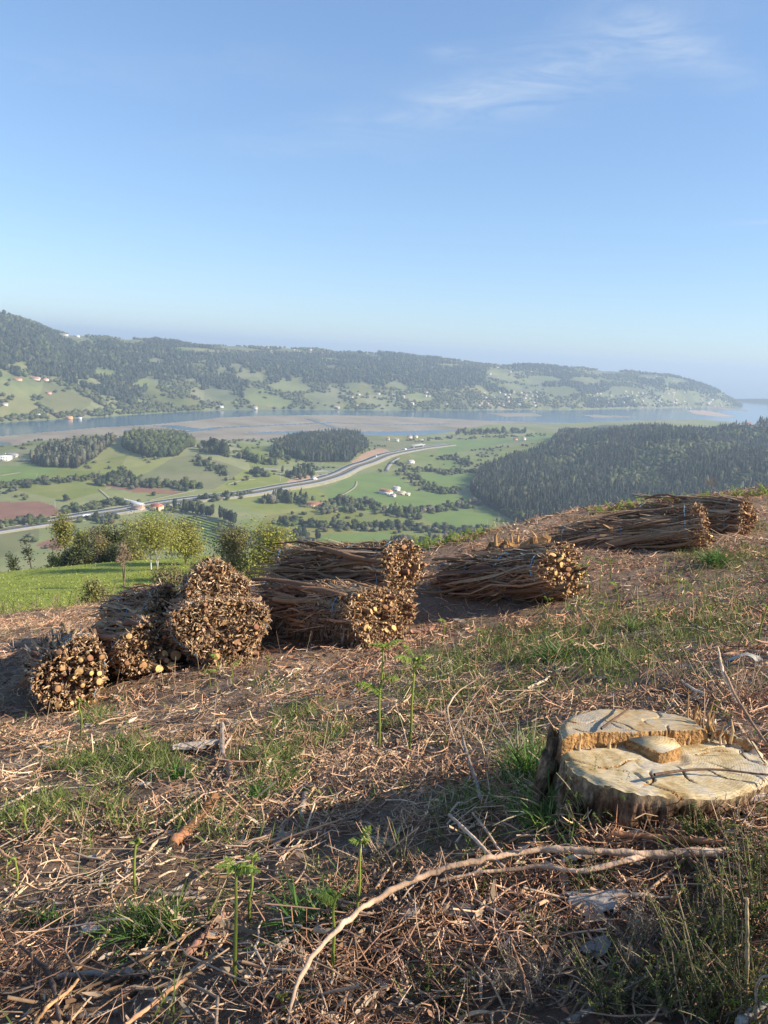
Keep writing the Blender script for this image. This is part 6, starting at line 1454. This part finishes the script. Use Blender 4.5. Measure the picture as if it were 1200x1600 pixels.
def bracken(lab, px0, py0, px1, py1, fronds, rpx=3.2, crook=True, group=None, flen=40):
    g = ghit([px0], [py0])[0]; d = g @ fw; tp = at(px1, py1, d * .995)
    t = thing('bracken_shoot', lab, 'fern', g, group)
    jg = np.linalg.norm(tp - g) * .03; p = smooth_path(np.array([g - (0, 0, .02), g + (tp - g) * .3 + rng.normal(size=3) * jg, g + (tp - g) * .6 + rng.normal(size=3) * jg, g + (tp - g) * .85 + rng.normal(size=3) * jg, tp]), 16)
    r = rpx * .82 / FPX * d
    c = np.linspace(0, 1, 16)[None, :, None]; c = np.array([.10, .13, .03]) * (1 - np.minimum(1, c * 1.6)) + np.array([.31, .37, .07]) * np.minimum(1, c * 1.6)
    mb = MB(); tubes(mb, p[None], np.linspace(r, r * .55, 16)[None], 7, c); link('stem', mb.mesh('stem', MT['leaf'], True, g), t)
    if crook:
        a = np.linspace(0, 4.4, 14); rc = r * 2.0 * (1 - .6 * a / 4.4); e = nrm(np.array([rng.normal(), rng.normal() * .4, 0]))
        q = tp + e * (r * 2.0 - rc * np.cos(a))[:, None] + np.array([0, 0, 1.]) * (rc * np.sin(a))[:, None]
        mb = MB(); tubes(mb, q[None], np.linspace(r * .8, r * .5, 14)[None], 6, (.30, .34, .08))
        cards(mb, q[4:] + rdir(10) * r, rdir(10), r * 1.6, pal(10, FERN + [(.3, .26, .1)])); link('crozier', mb.mesh('crozier', MT['leaf'], False, g), t)
    for k_, (s_, dx, ln) in enumerate(fronds):
        mb = MB(); st_ = g + (tp - g) * s_; ln = .8 * ln / FPX * d
        pinna(mb, st_, np.array([dx, rng.normal() * .35, .55]), ln, curl=rng.uniform(.35, .7)); link('frond', mb.mesh('frond', MT['leaf'], False, g), t)
    return t
bracken('tall bracken shoot in the middle with small green fronds at its tip', 591, 1196, 598, 1012, [(1.0, -1, 34), (1.0, 1, 44), (1.02, -.3, 30), (.62, -1, 60), (.72, 1, 44), (.6, -.6, 40)], 3)
bracken('second tall bracken shoot right of the tallest one', 638, 1184, 646, 1032, [(1, -1, 50), (1, 1, 38), (.92, .6, 36), (1.03, -.4, 40)], 3)
bracken('bracken shoot at the lower left with opened yellow green fronds', 366, 1540, 369, 1358, [(1, -1, 46), (1, 1, 60), (.98, -.5, 40), (1.02, .4, 34), (.97, .9, 40)], 4.4)
bracken('slim bracken shoot right of the opened one at the lower left', 391, 1440, 394, 1342, [(1, 1, 20), (1, -1, 16)], 3.4)
bracken('straight bare green bracken shoot at the left', 212, 1404, 214, 1312, [(.97, -.8, 18), (.97, .6, 14)], 3.4)
bracken('bracken shoot in front of the forked branch with a drooping frond', 518, 1535, 526, 1400, [(.95, -1, 62), (.95, -.7, 44), (1, .5, 20), (.9, -.9, 36)], 4.2)
bracken('tall thin bracken shoot behind the forked branch with a forked tip', 555, 1460, 563, 1318, [(1, -1, 26), (1, 1, 22), (1, .3, 40)], 3.2)
bracken('short bare bracken shoot at the left edge', 27, 1400, 24, 1344, [(1, -.5, 10)], 3)
bracken('tiny bracken shoot left in the grass', 41, 1312, 37, 1262, [(1, -.5, 12)], 2.4)
bracken('tiny yellow bracken shoot by the foot of the forked branch', 448, 1590, 441, 1556, [(1, -1, 12)], 2.6)
bracken('pale bracken stump in the litter at lower left', 324, 1505, 322, 1488, [], 4, False)
bracken('bracken shoot at the right edge behind the stump', 1188, 1012, 1198, 948, [(1, -.6, 20)], 2.4)
bracken('thin bracken shoot left of the leaf pile by the left stack', 126, 1150, 125, 1096, [(1, .6, 10)], 2)
for i, (px, py, hh_) in enumerate([(905, 935, 50), (922, 930, 58), (936, 925, 44), (955, 905, 30), (766, 938, 36), (786, 936, 28), (820, 930, 40), (945, 985, 40), (965, 960, 46), (998, 980, 40), (1058, 945, 50), (1072, 975, 66), (1030, 990, 30), (912, 1000, 60), (880, 1040, 36), (345, 1052, 24), (418, 1058, 30), (330, 1075, 26), (363, 1072, 34), (690, 1010, 40), (750, 1020, 34), (1110, 985, 36), (850, 960, 24), (1040, 900, 20)]):
    bracken('small thin bracken shoot on the slope before the brush bundles', px, py, px + rng.normal() * 4, py - hh_, [(1, rng.choice([-1, 1]), rng.uniform(10, 24)), (.95, rng.normal(), rng.uniform(8, 18))], 1.1, rng.random() < .7, 'small bracken shoots before the bundles')
# fern clumps along the crest and green sprigs
def fern_clump(lab, P, size, nf, cols=None, group=None, name='fern_clump'):
    t = thing(name, lab, 'fern', P, group)
    for k_ in range(nf):
        a = rng.uniform(0, 2 * pi); mb = MB(); pinna(mb, np.zeros(3), np.array([cos(a), sin(a), rng.uniform(.6, 1.8)]), size * rng.uniform(.6, 1.1), curl=rng.uniform(.2, .6), lw=.26); link('frond', mb.mesh('frond', MT['leaf']), t)
for px, r, s_, nf in [(640 + 8.5 * q, 13.2 + .5 * (q % 3), .22 + .05 * (q % 4), 6) for q in range(15)] + [(925 + 15.5 * q, 15.4 + .17 * q, .24 + .07 * (q % 3), 6) for q in range(18)]:
    d = ray(np.array(px), np.array(820)); d = d[:2] / hypot(d[0], d[1]) * r
    fern_clump('bright green fern on the crest between the middle stack and the old stump' if px < 800 else 'green fern on the crest above the long dark bundle', (d[0], d[1], float(G(*d)) - .03), s_, nf, group='ferns on the crest behind the middle stack' if px < 800 else 'ferns on the crest above the long dark bundle')
# weathered stump behind the right bundles
P0 = at(812, 850, 11.9); P0[2] = float(G(P0[0], P0[1])) - .08
t = thing('old_stump', 'low broken weathered stump on the crest behind the middle bundle', 'stump', P0)
th = np.linspace(0, 2 * pi, 49)[:-1]; s = np.linspace(0, 1, 8); top_ = .36 + .12 * np.sin(th + 2.4) + .22 * fbm(np.cos(th) * 3, np.sin(th) * 3, 4, 7)
R2 = (.40 + .05 * np.sin(3 * th) + .12 * fbm(np.cos(th) * 5, np.sin(th) * 5, 3, 12))[:, None] * (1.2 - .3 * s[None] + .12 * fbm(th[:, None] * 4, s[None] * 4, 3, 5)) ; Zs = top_[:, None] * s[None] - .1
V = np.concatenate([np.stack([R2 * np.cos(th)[:, None] * 1.15, R2 * np.sin(th)[:, None], Zs], -1).reshape(-1, 3), [(0, 0, .22)]])
i, j = np.meshgrid(np.arange(48), np.arange(7), indexing='ij'); F = np.stack([i * 8 + j, (i + 1) % 48 * 8 + j, (i + 1) % 48 * 8 + j + 1, i * 8 + j + 1], -1).reshape(-1, 4)
C = pal(len(V), [(.34, .20, .10), (.22, .13, .07), (.44, .28, .15), (.15, .09, .055)], jit=.25)
link('bole', mesh('bole', V, F, MT['stump_bark'], None, C), t); i = np.arange(48)
v = np.concatenate([V[7::8][:48], [(0, 0, .24)]]); link('broken_top', mesh('broken_top', v, np.stack([i, (i + 1) % 48, 0 * i + 48], -1), MT['fibre'], None, pal(49, [(.40, .27, .15), (.3, .2, .12)])), t)
for k in range(14):
    a = rng.uniform(0, 2 * pi); q = np.array([.36 * cos(a), .32 * sin(a), .22]); hgt = rng.uniform(.08, .26); mb = MB(); tubes(mb, np.array([[q, q + (rng.normal() * .03, rng.normal() * .03, hgt * .6), q + (rng.normal() * .06, rng.normal() * .06, hgt)]]), np.array([[.03, .02, .004]]) * rng.uniform(.5, 1.2), 5, pal(1, [(.44, .28, .14), (.30, .18, .09)])[0]); mb.build('splinter', MT['litter'], t)

# ------------------------------------------------------------------ what lies on the slope: twigs, dead bracken, leaves, grass
def spread(n, r0, r1, a0=None, a1=None):
    a0 = a0 if a0 is not None else (-42 if r0 < 8 else -38); a1 = a1 if a1 is not None else (50 if r0 < 8 else 40)
    a = rng.uniform(radians(a0), radians(a1), n); r = np.sqrt(rng.uniform(r0 ** 2, r1 ** 2, n))
    x, y = r * np.sin(a), r * np.cos(a)
    return np.c_[x, y, G(x, y)], r
GR = np.array([(60, 1275, 100, 50, 1), (185, 1195, 150, 45, 1), (170, 1290, 150, 42, .9), (320, 1300, 110, 60, .8), (420, 1205, 70, 55, 1), (485, 1135, 90, 42, 1), (700, 1050, 90, 40, .9), (870, 1025, 170, 70, 1.2), (1040, 1010, 150, 70, .9), (700, 1085, 150, 60, .8), (930, 960, 80, 40, .8), (1010, 985, 130, 55, .8),
               (1110, 930, 110, 45, .9), (1115, 880, 70, 28, 1), (800, 1075, 90, 36, .8), (245, 1452, 70, 24, .9), (430, 1440, 120, 60, .35), (835, 1210, 60, 60, 1), (880, 1262, 80, 50, .9), (150, 1120, 50, 24, .8), (190, 1090, 60, 20, .6), (330, 1060, 80, 24, .4), (720, 1120, 80, 40, .5),
               (760, 980, 120, 40, .5), (1180, 880, 60, 40, .9), (620, 1120, 70, 60, .5), (560, 1500, 160, 60, .2), (700, 1250, 140, 50, .4), (95, 1420, 60, 40, .5), (1150, 985, 80, 40, .7), (520, 1430, 80, 50, .45), (250, 1385, 80, 20, .5), (360, 1400, 60, 30, .3), (740, 1540, 120, 50, .2), (430, 1075, 50, 20, .6), (1180, 820, 40, 20, .8)], float)
def grassy(P):
    px, py = proj(P); m = np.zeros(len(P))
    for a, b, c_, d, w in GR: m = np.maximum(m, w * np.exp(-(((px - a) / c_) ** 2 + ((py - b) / d) ** 2) * 1.2))
    return m * (1 + .9 * fbm(P[:, 0] * 3.1, P[:, 1] * 3.1, 3, 41)) + .12 * fbm(P[:, 0] * 2, P[:, 1] * 2, 3, 43)
BRK = [(.37, .225, .155), (.45, .30, .21), (.30, .175, .12), (.50, .36, .26), (.25, .145, .10)]
TWG = [(.32, .22, .155), (.42, .30, .21), (.21, .14, .10), (.54, .40, .28), (.29, .235, .19)]
LVS = [(.44, .33, .22), (.36, .26, .18), (.54, .43, .31), (.27, .20, .14), (.36, .29, .23), (.42, .25, .13)]
ZONES = [(1.05, 2.6, 1350), (2.6, 4.6, 700), (4.6, 8.2, 340), (8.2, 20, 145)]
def tinted(P, C):
    a = sstep(-.25, .25, fbm(P[:, 0] * 1.1, P[:, 1] * 1.1, 3, 201))[:, None]; b = fbm(P[:, 0] * 3.3, P[:, 1] * 3.3, 3, 202)[:, None]
    return C * (np.array([1.18, 1.05, .92]) * a + np.array([1.10, 1.09, 1.0]) * (1 - a)) * (1 + .6 * b)
def heap(P): return np.maximum(fbm(P[:, 0] * 2.6, P[:, 1] * 2.6, 3, 203), 0)[:, None]
mb1, mb2, mb3, mb4 = MB(), MB(), MB(), MB()
for r0, r1, dn in ZONES:
    area = .5 * radians(92 if r0 < 8 else 78) * (r1 ** 2 - r0 ** 2); far_ = r0 > 4.5; sz = 1.0 if r0 < 4 else (1.15 if not r0 > 8 else 1.45)
    # dead bracken: fine curled stems lying every way, in patches
    n = int(area * dn * 1.6); P, r = spread(n, r0, r1); pt = fbm(P[:, 0] * 1.7, P[:, 1] * 1.7, 3, 51); k_ = rng.random(n) < np.clip(.5 + 2.2 * pt, .12, 1); P = P[k_]; n = len(P)
    d = rdir(n) * np.array([1, 1, .32]); d = nrm(d); ln = rng.uniform(.04, .16, n) * sz; cv = rdir(n) * rng.uniform(.2, 1.5, (n, 1)); k = np.linspace(-.5, .5, 4 if far_ else 5)[None, :, None]
    Q = P[:, None] + np.array([0, 0, 1.]) * (rng.uniform(.002, .05, (n, 1)) * (.5 + 3.2 * heap(P)))[:, None] + d[:, None] * ln[:, None, None] * k + cv[:, None] * ln[:, None, None] * (k * k * 1.6)
    if r0 > 2: ribbons(mb1, Q, np.full((n, Q.shape[1]), .0046 if not far_ else .0055 * sz), nrm(np.cross(d, rdir(n))), tinted(P, pal(n, BRK, jit=.25)))
    else: tubes(mb1, Q, np.array([[.6, 1, 1, .9, .4]]) * rng.uniform(.0010, .0026, (n, 1)), 3, tinted(P, pal(n, BRK, jit=.25)))
    # feathery fragments of old fronds
    n = int(area * dn * (.9 if not far_ else .6)); P, r = spread(n, r0, r1); pt = fbm(P[:, 0] * 1.7, P[:, 1] * 1.7, 3, 51); k_ = rng.random(n) < np.clip(.4 + 2.0 * pt, .05, 1); P = P[k_]; n = len(P)
    C = P + np.array([0, 0, 1.]) * rng.uniform(.004, .04, (n, 1)) * (.5 + 3.2 * heap(P)); cards(mb1, C, nrm(rdir(n) + np.array([0, 0, .6])), rng.uniform(.006, .018, n) * sz, tinted(P, pal(n, BRK, jit=.3)), .4)
    # woody twigs
    n = int(area * dn * .2); P, r = spread(n, r0, r1); th_ = rng.normal(size=n) * .9 + rng.choice([.35, 2.2], n); d = np.c_[np.cos(th_), np.sin(th_), rng.normal(size=n) * .12]
    ln = rng.gamma(2.2, .085, n) * sz; k = np.linspace(-.5, .5, 5)[None, :, None]; Q = P[:, None] + d[:, None] * ln[:, None, None] * k + rdir(n)[:, None] * (ln * .55)[:, None, None] * k * k + rdir(n)[:, None] * (ln * .05)[:, None, None] * np.sin(k * 9)
    zz = np.mean([G(Q[:, i, 0], Q[:, i, 1]) - P[:, 2] for i in (0, 4)], axis=0)[:, None]; slope = (G(Q[:, 4, 0], Q[:, 4, 1]) - G(Q[:, 0, 0], Q[:, 0, 1]))[:, None] * k[..., 0]
    Q[..., 2] += slope + rng.uniform(.004, .03, (n, 1))
    tubes(mb2, Q, np.array([[1, .95, .85, .7, .4]]) * rng.gamma(2.5, .0011, (n, 1)) * (1 if not far_ else 1.25), 4 if r0 < 2 else 3, tinted(P, pal(n, TWG, jit=.25)))
    # dead leaves and bark flakes
    n = int(area * dn * .75); P, r = spread(n, r0, r1); lf = fbm(P[:, 0] * 2.3, P[:, 1] * 2.3, 3, 57); k_ = rng.random(n) < np.clip(.45 + 1.5 * lf, .08, 1); P = P[k_]; n = len(P)
    d = nrm(rdir(n) * np.array([1, 1, .35])); ln = rng.gamma(3.0, .015, n).clip(.015, .13) * sz; cv = nrm(rdir(n) + np.array([0, 0, .5])); k = np.linspace(-.5, .5, 5)[None, :, None]
    Q = P[:, None] + np.array([0, 0, 1.]) * rng.uniform(.004, .03, (n, 1, 1)) + d[:, None] * ln[:, None, None] * k + cv[:, None] * (ln * rng.uniform(.1, .7, n))[:, None, None] * (k * k)
    ribbons(mb3, Q, np.array([[.15, .8, 1, .7, .08]]) * (ln * rng.uniform(.10, .26, n))[:, None], nrm(np.cross(d, cv) + .3 * rdir(n)), pal(n, LVS, jit=.25))
    # grass
    n = int(area * dn * 1.05); P, r = spread(n, r0, r1); g_ = grassy(P); k_ = rng.random(n) < np.clip((g_ - .32) * 1.7, .02, .9); P = P[k_]; n = len(P)
    if n:
        nb = 6 if not far_ else 4; Pb = np.repeat(P, nb, 0) + rng.normal(size=(n * nb, 3)) * np.array([.018, .018, 0]) * sz; m_ = len(Pb)
        d = nrm(rdir(m_) * np.array([.6, .6, 0]) + np.array([0, 0, .9])); ln = rng.uniform(.045, .15, m_) * (1 if not far_ else 1.15); k = np.linspace(0, 1, 4)[None, :, None]; bend = np.c_[d[:, :2], np.full(m_, -.6)]
        Q = Pb[:, None] + d[:, None] * ln[:, None, None] * k + bend[:, None] * (ln * rng.uniform(0, .6, m_))[:, None, None] * k * k
        ribbons(mb4, Q, np.array([[.8, 1, .75, .08]]) * (rng.uniform(.0028, .0055, (m_, 1)) * sz), nrm(np.cross(d, rdir(m_))), pal(m_, [(.13, .18, .04), (.18, .225, .055), (.10, .14, .035), (.24, .26, .09), (.38, .32, .17)], [3, 3, 2, 1.4, .8], jit=.2))
# tangles of longer twigs and stems
for r0, r1, dn in ((1.2, 3, 4.2), (3, 7, 2.0), (7, 14, .7)):
    n0 = int(.5 * radians(92) * (r1 ** 2 - r0 ** 2) * dn); C0, r = spread(n0, r0, r1); m_ = 16; n = n0 * m_
    P = np.repeat(C0, m_, 0) + rng.normal(size=(n, 3)) * np.array([.10, .10, 0]); P[:, 2] = G(P[:, 0], P[:, 1])
    base = np.repeat(rng.uniform(0, pi, n0), m_) + rng.normal(size=n) * .55; d = np.c_[np.cos(base), np.sin(base), rng.normal(size=n) * .16]
    ln = rng.gamma(3, .085, n).clip(.08, .7) * (.75 if r0 < 2 else 1.); k = np.linspace(-.5, .5, 6)[None, :, None]
    Q = P[:, None] + d[:, None] * ln[:, None, None] * k + rdir(n)[:, None] * (ln * .5)[:, None, None] * k * k + rdir(n)[:, None] * (ln * .05)[:, None, None] * np.sin(k * 11)
    slope = (G(Q[:, 5, 0], Q[:, 5, 1]) - G(Q[:, 0, 0], Q[:, 0, 1]))[:, None] * k[..., 0]; Q[..., 2] += slope + rng.uniform(.01, .07, (n, 1))
    tc_ = np.repeat(pal(n0, TWG + BRK[:3], jit=.2), m_, 0) * (1 + .2 * rng.normal(size=(n, 1))).clip(.5, 1.5)
    tubes(mb2, Q, np.array([[1, .97, .9, .8, .65, .35]]) * rng.gamma(3.0, .0011, (n, 1)).clip(.0008, .0058) * (.75 if r0 < 2 else 1 if r0 < 6 else 1.3), 4 if r0 < 2 else 3, tc_)
tag(mb1.build('dead_bracken', MT['litter']), 'matted reddish brown dead bracken covering the slope', 'dead bracken', kind='stuff')
tag(mb2.build('twig_litter', MT['litter']), 'thin dry twigs strewn over the slope', 'twigs', kind='stuff')
tag(mb3.build('leaf_litter', MT['litter']), 'pale dead leaves and bark flakes strewn over the slope', 'leaf litter', kind='stuff')
tag(mb4.build('slope_grass', MT['leaf']), 'short green grass sprouting in patches through the litter', 'grass', kind='stuff')
# standing dry stalks
mb = MB(); P, r = spread(520, 2.2, 15, -30, 30); n = len(P); d = nrm(rdir(n) * np.array([.35, .35, 0]) + np.array([0, 0, 1.])); ln = rng.uniform(.08, .34, n); k = np.linspace(0, 1, 4)[None, :, None]
tubes(mb, P[:, None] + d[:, None] * ln[:, None, None] * k + rdir(n)[:, None] * (ln * .12)[:, None, None] * k * k, np.array([[1, .9, .8, .6]]) * rng.uniform(.0012, .0022, (n, 1)), 3, pal(n, [(.5, .36, .23), (.42, .28, .18), (.55, .44, .30)]))
tag(mb.build('dry_stalks', MT['litter']), 'thin dry upright stalks scattered over the slope', 'stalks', kind='stuff')
# ------------------------------------------------------------------ grass tufts that stand out
def tuft(lab, px, py, nb, ln_, sp, cols, wid=.004, group=None):
    g = ghit([px], [py])[0]; d = rdir(nb) * np.array([sp, sp, 0]) + np.array([0, 0, 1.]); d = nrm(d); ln = rng.uniform(.5, 1.05, nb) * ln_; k = np.linspace(0, 1, 6)[None, :, None]
    P = np.c_[rng.normal(size=(nb, 2)) * ln_ * .16, np.full(nb, -.01)]
    Q = P[:, None] + d[:, None] * ln[:, None, None] * k + np.c_[d[:, :2] * 1.2, np.full(nb, -.75)][:, None] * (ln * rng.uniform(.1, .8, nb))[:, None, None] * k ** 2
    mb = MB(); ribbons(mb, Q, np.array([[.8, 1, 1, .85, .6, .06]]) * rng.uniform(.7, 1.3, (nb, 1)) * wid, nrm(np.cross(d, rdir(nb))), pal(nb, cols, jit=.2))
    o = mb.build('grass_tuft', MT['leaf']); o.location = g; return tag(o, lab, 'grass tuft', group)
TG = [(.07, .15, .03), (.10, .20, .04), (.13, .23, .05), (.055, .11, .025)]; TD = [(.42, .34, .2), (.5, .42, .28), (.3, .3, .14)]
tuft('dense dark green grass tuft left of the stump', 828, 1222, 230, .26, .45, TG, .005)
tuft('dry straw tuft hanging over the dark green tuft by the stump', 812, 1200, 90, .30, 1.0, TD, .003)
tuft('green grass tuft at the foot of the stump slab', 868, 1280, 190, .22, 1.0, TG + TD[:1], .005)
tuft('round dark green grass tuft below the long dark bundle', 1118, 884, 260, .40, .7, TG, .007)
tuft('wide green grass tuft in the grassy patch above the stump', 868, 1034, 240, .30, .8, TG + TD[:1], .006)
tuft('smaller grass tuft right of the wide one above the stump', 925, 1028, 130, .22, .8, TG, .005)
tuft('low flat grass tuft at lower left in the shade', 235, 1465, 200, .16, 1.4, TG, .003)
tuft('small grass tuft at the left below the grass patches', 90, 1440, 30, .10, .6, TG, .005)
tuft('small broad bladed tuft left of the bare bracken shoot', 50, 1442, 26, .10, 1.0, TG, .006)
tuft('grass tuft spreading left of the drooping bracken shoot', 490, 1455, 110, .20, 1.5, TG, .005)
tuft('yellow green grass tuft in front of the long right bundle', 990, 985, 120, .24, .6, TG + TD[:1], .005)
tuft('grass tuft right of the middle stack', 770, 1010, 90, .18, .8, TG, .005)
tuft('grass tuft in the middle of the slope above the dark branch', 475, 1150, 170, .14, .8, TG, .005)
tuft('bright grass tuft beside the orange log', 405, 1250, 150, .12, .8, TG, .005)
tuft('grass tuft below the pale bark slab', 280, 1215, 120, .12, .8, TG, .005)
tuft('upright grass tuft in front of the left stack', 185, 1165, 90, .14, .6, TG, .005)
# ------------------------------------------------------------------ heath and gorse
def heath(lab, px, py, hh, nst, cols, sp=.7, nl=26, dep=None, stem=(.20, .15, .10), name='heath_shrub', leaf=.008, dry=False):
    g = ghit([px], [py])[0]; t = thing(name, lab, 'shrub', g)
    d = nrm(rdir(nst) * np.array([sp, sp, 0]) + np.array([0, 0, 1.])); ln = rng.uniform(.5, 1.1, nst) * hh; k = np.linspace(0, 1, 6)[None, :, None]
    st_ = np.c_[rng.normal(size=(nst, 2)) * hh * .22, np.zeros(nst)]
    Q = st_[:, None] + d[:, None] * ln[:, None, None] * k + rdir(nst)[:, None] * (ln * .3)[:, None, None] * k * k
    mb = MB(); tubes(mb, Q, np.array([[1, .9, .8, .7, .55, .35]]) * rng.uniform(.0014, .0026, (nst, 1)), 4, pal(nst, [stem, np.array(stem) * 1.5])); link('stems', mb.mesh('stems', MT['bark']), t)['kind'] = 'stuff'
    mb = MB(); s_ = rng.uniform(.25, 1, (nst, nl)); fi = s_ * 5; i0 = np.minimum(fi.astype(int), 4); u = (fi - i0)[..., None]
    ar = np.arange(nst)[:, None]; B_ = (Q[ar, i0] * (1 - u) + Q[ar, i0 + 1] * u).reshape(-1, 3); n = len(B_)
    dd = nrm(rdir(n) + np.repeat(d, nl, 0) * .5); l2 = leaf * rng.uniform(.6, 1.6, n); P = B_[:, None] + dd[:, None] * l2[:, None, None] * np.array([0, .5, 1])[None, :, None]
    tone = np.repeat(pal(nst, cols, jit=.25), nl, 0)
    ribbons(mb, P, np.array([[.5, 1, .1]]) * (l2 * (.28 if not dry else .10))[:, None], nrm(np.cross(dd, rdir(n))), tone); link('needles' if not dry else 'thorns', mb.mesh('needles', MT['leaf']), t)['kind'] = 'stuff'
    return t
HC = [(.07, .10, .025), (.09, .13, .03), (.05, .075, .02), (.15, .19, .035)]
HY = [(.22, .26, .04), (.18, .22, .04), (.12, .16, .03)]
DRY = [(.30, .25, .19), (.24, .19, .14)]
heath('small bright green juniper like shrub growing against the stump', 932, 1278, .17, 34, [(.10, .18, .035), (.14, .23, .05), (.08, .14, .03)], .55, 46)
heath('low heath shrub in front of the right side of the stump', 1090, 1305, .09, 36, HC, .9, 36)
heath('heath shrub at the right end of the forked branch', 1192, 1365, .14, 36, HC, .7, 40)
heath('tall heath shrub at the right edge below the stump', 1195, 1450, .22, 50, HC + HY[:1], .6, 44)
heath('dark heath shrub in the shade at the lower right', 1120, 1490, .17, 60, HC, .8, 42)
heath('dark low heath shrub at the bottom right', 1060, 1570, .17, 60, HC, .8, 42)
heath('heath shrub with yellow green tips at the bottom right corner', 1150, 1580, .22, 56, HC + HY, .7, 44)
heath('low heath shrub at the bottom edge right of the middle', 950, 1580, .16, 44, HC, 1.0, 36)
heath('sprig of bright yellow green heath at the bottom right', 1075, 1590, .14, 12, HY, .5, 40)
heath('dark green sprigs under the forked branch', 920, 1390, .10, 24, HC, 1.0, 30)
heath('low dark sprigs in the shade at the bottom middle', 690, 1560, .11, 34, HC, 1.1, 30)
heath('small green sprigs left of the grey bark sheet', 845, 1470, .10, 26, HC, 1.1, 30)
heath('grey leafless thorny gorse twigs at the bottom right of the middle', 830, 1550, .13, 40, DRY, 1.2, 60, stem=(.2, .16, .13), leaf=.012, dry=True, name='dead_gorse')
heath('grey leafless thorny twigs below the bark sheet', 1000, 1490, .12, 40, DRY, 1.0, 60, stem=(.22, .18, .14), leaf=.012, dry=True, name='dead_gorse')
heath('dead thorny stem curling behind the forked tip bracken', 612, 1350, .15, 14, [(.4, .31, .23), (.32, .25, .18)], 1.4, 90, stem=(.34, .26, .19), leaf=.010, dry=True, name='dead_gorse')
heath('dry leafless shrub in the middle of the slope', 735, 1160, .26, 26, DRY, .9, 6, stem=(.36, .26, .18), leaf=.02, dry=True, name='dead_shrub')
heath('tangle of pale dead twigs behind the stump at the right edge', 1160, 1100, .30, 60, DRY, 1.1, 6, stem=(.34, .24, .17), leaf=.02, dry=True, name='dead_shrub')
heath('tangle of brown dead twigs behind the stump', 1060, 1080, .22, 46, DRY, 1.2, 6, stem=(.26, .17, .12), leaf=.02, dry=True, name='dead_shrub')
heath('brown dead bush at the top of the slope on the crest', 1110, 760, .45, 40, [(.26, .16, .10)], .6, 20, stem=(.24, .15, .1), leaf=.03, dry=True, name='dead_shrub')
# ------------------------------------------------------------------ trees right of the camera that shade the near slope
def shade_tree(lab, x, y, h, w, n, lo):
    P = np.array([x, y, float(_G0(x, y, False)) - .1]); t = thing('eucalyptus', lab, 'tree', P)
    paths, radii, tips = rtree(h, w, .13, 22, lo=lo, splay=.9)
    mb = MB(); tubes(mb, paths[:1], radii[:1], 9, (.28, .23, .18)); mb.build('trunk', MT['bark'], t)
    mb = MB(); tubes(mb, paths[1:], np.maximum(radii[1:], .01), 5, (.24, .19, .15)); mb.build('branches', MT['bark'], t)
    k = rng.integers(len(tips), size=n); C = tips[k] + rng.normal(size=(n, 3)) * w * .11
    mb = MB(); cards(mb, C, rdir(n), rng.uniform(.06, .14, n), pal(n, OLIVE), .45); mb.build('crown', MT['leaf'], t)
for x, y, h, w, n, lo in ((9.5, -2.45, 8.8, 4.5, 12000, .06), (12.5, -4.6, 9.5, 6.0, 12000, .06)):
    shade_tree('leafy tree off to the right whose crown shades the near slope' if x < 10 else 'taller tree behind it off to the right shading the near slope', x, y, h, w, n, lo)
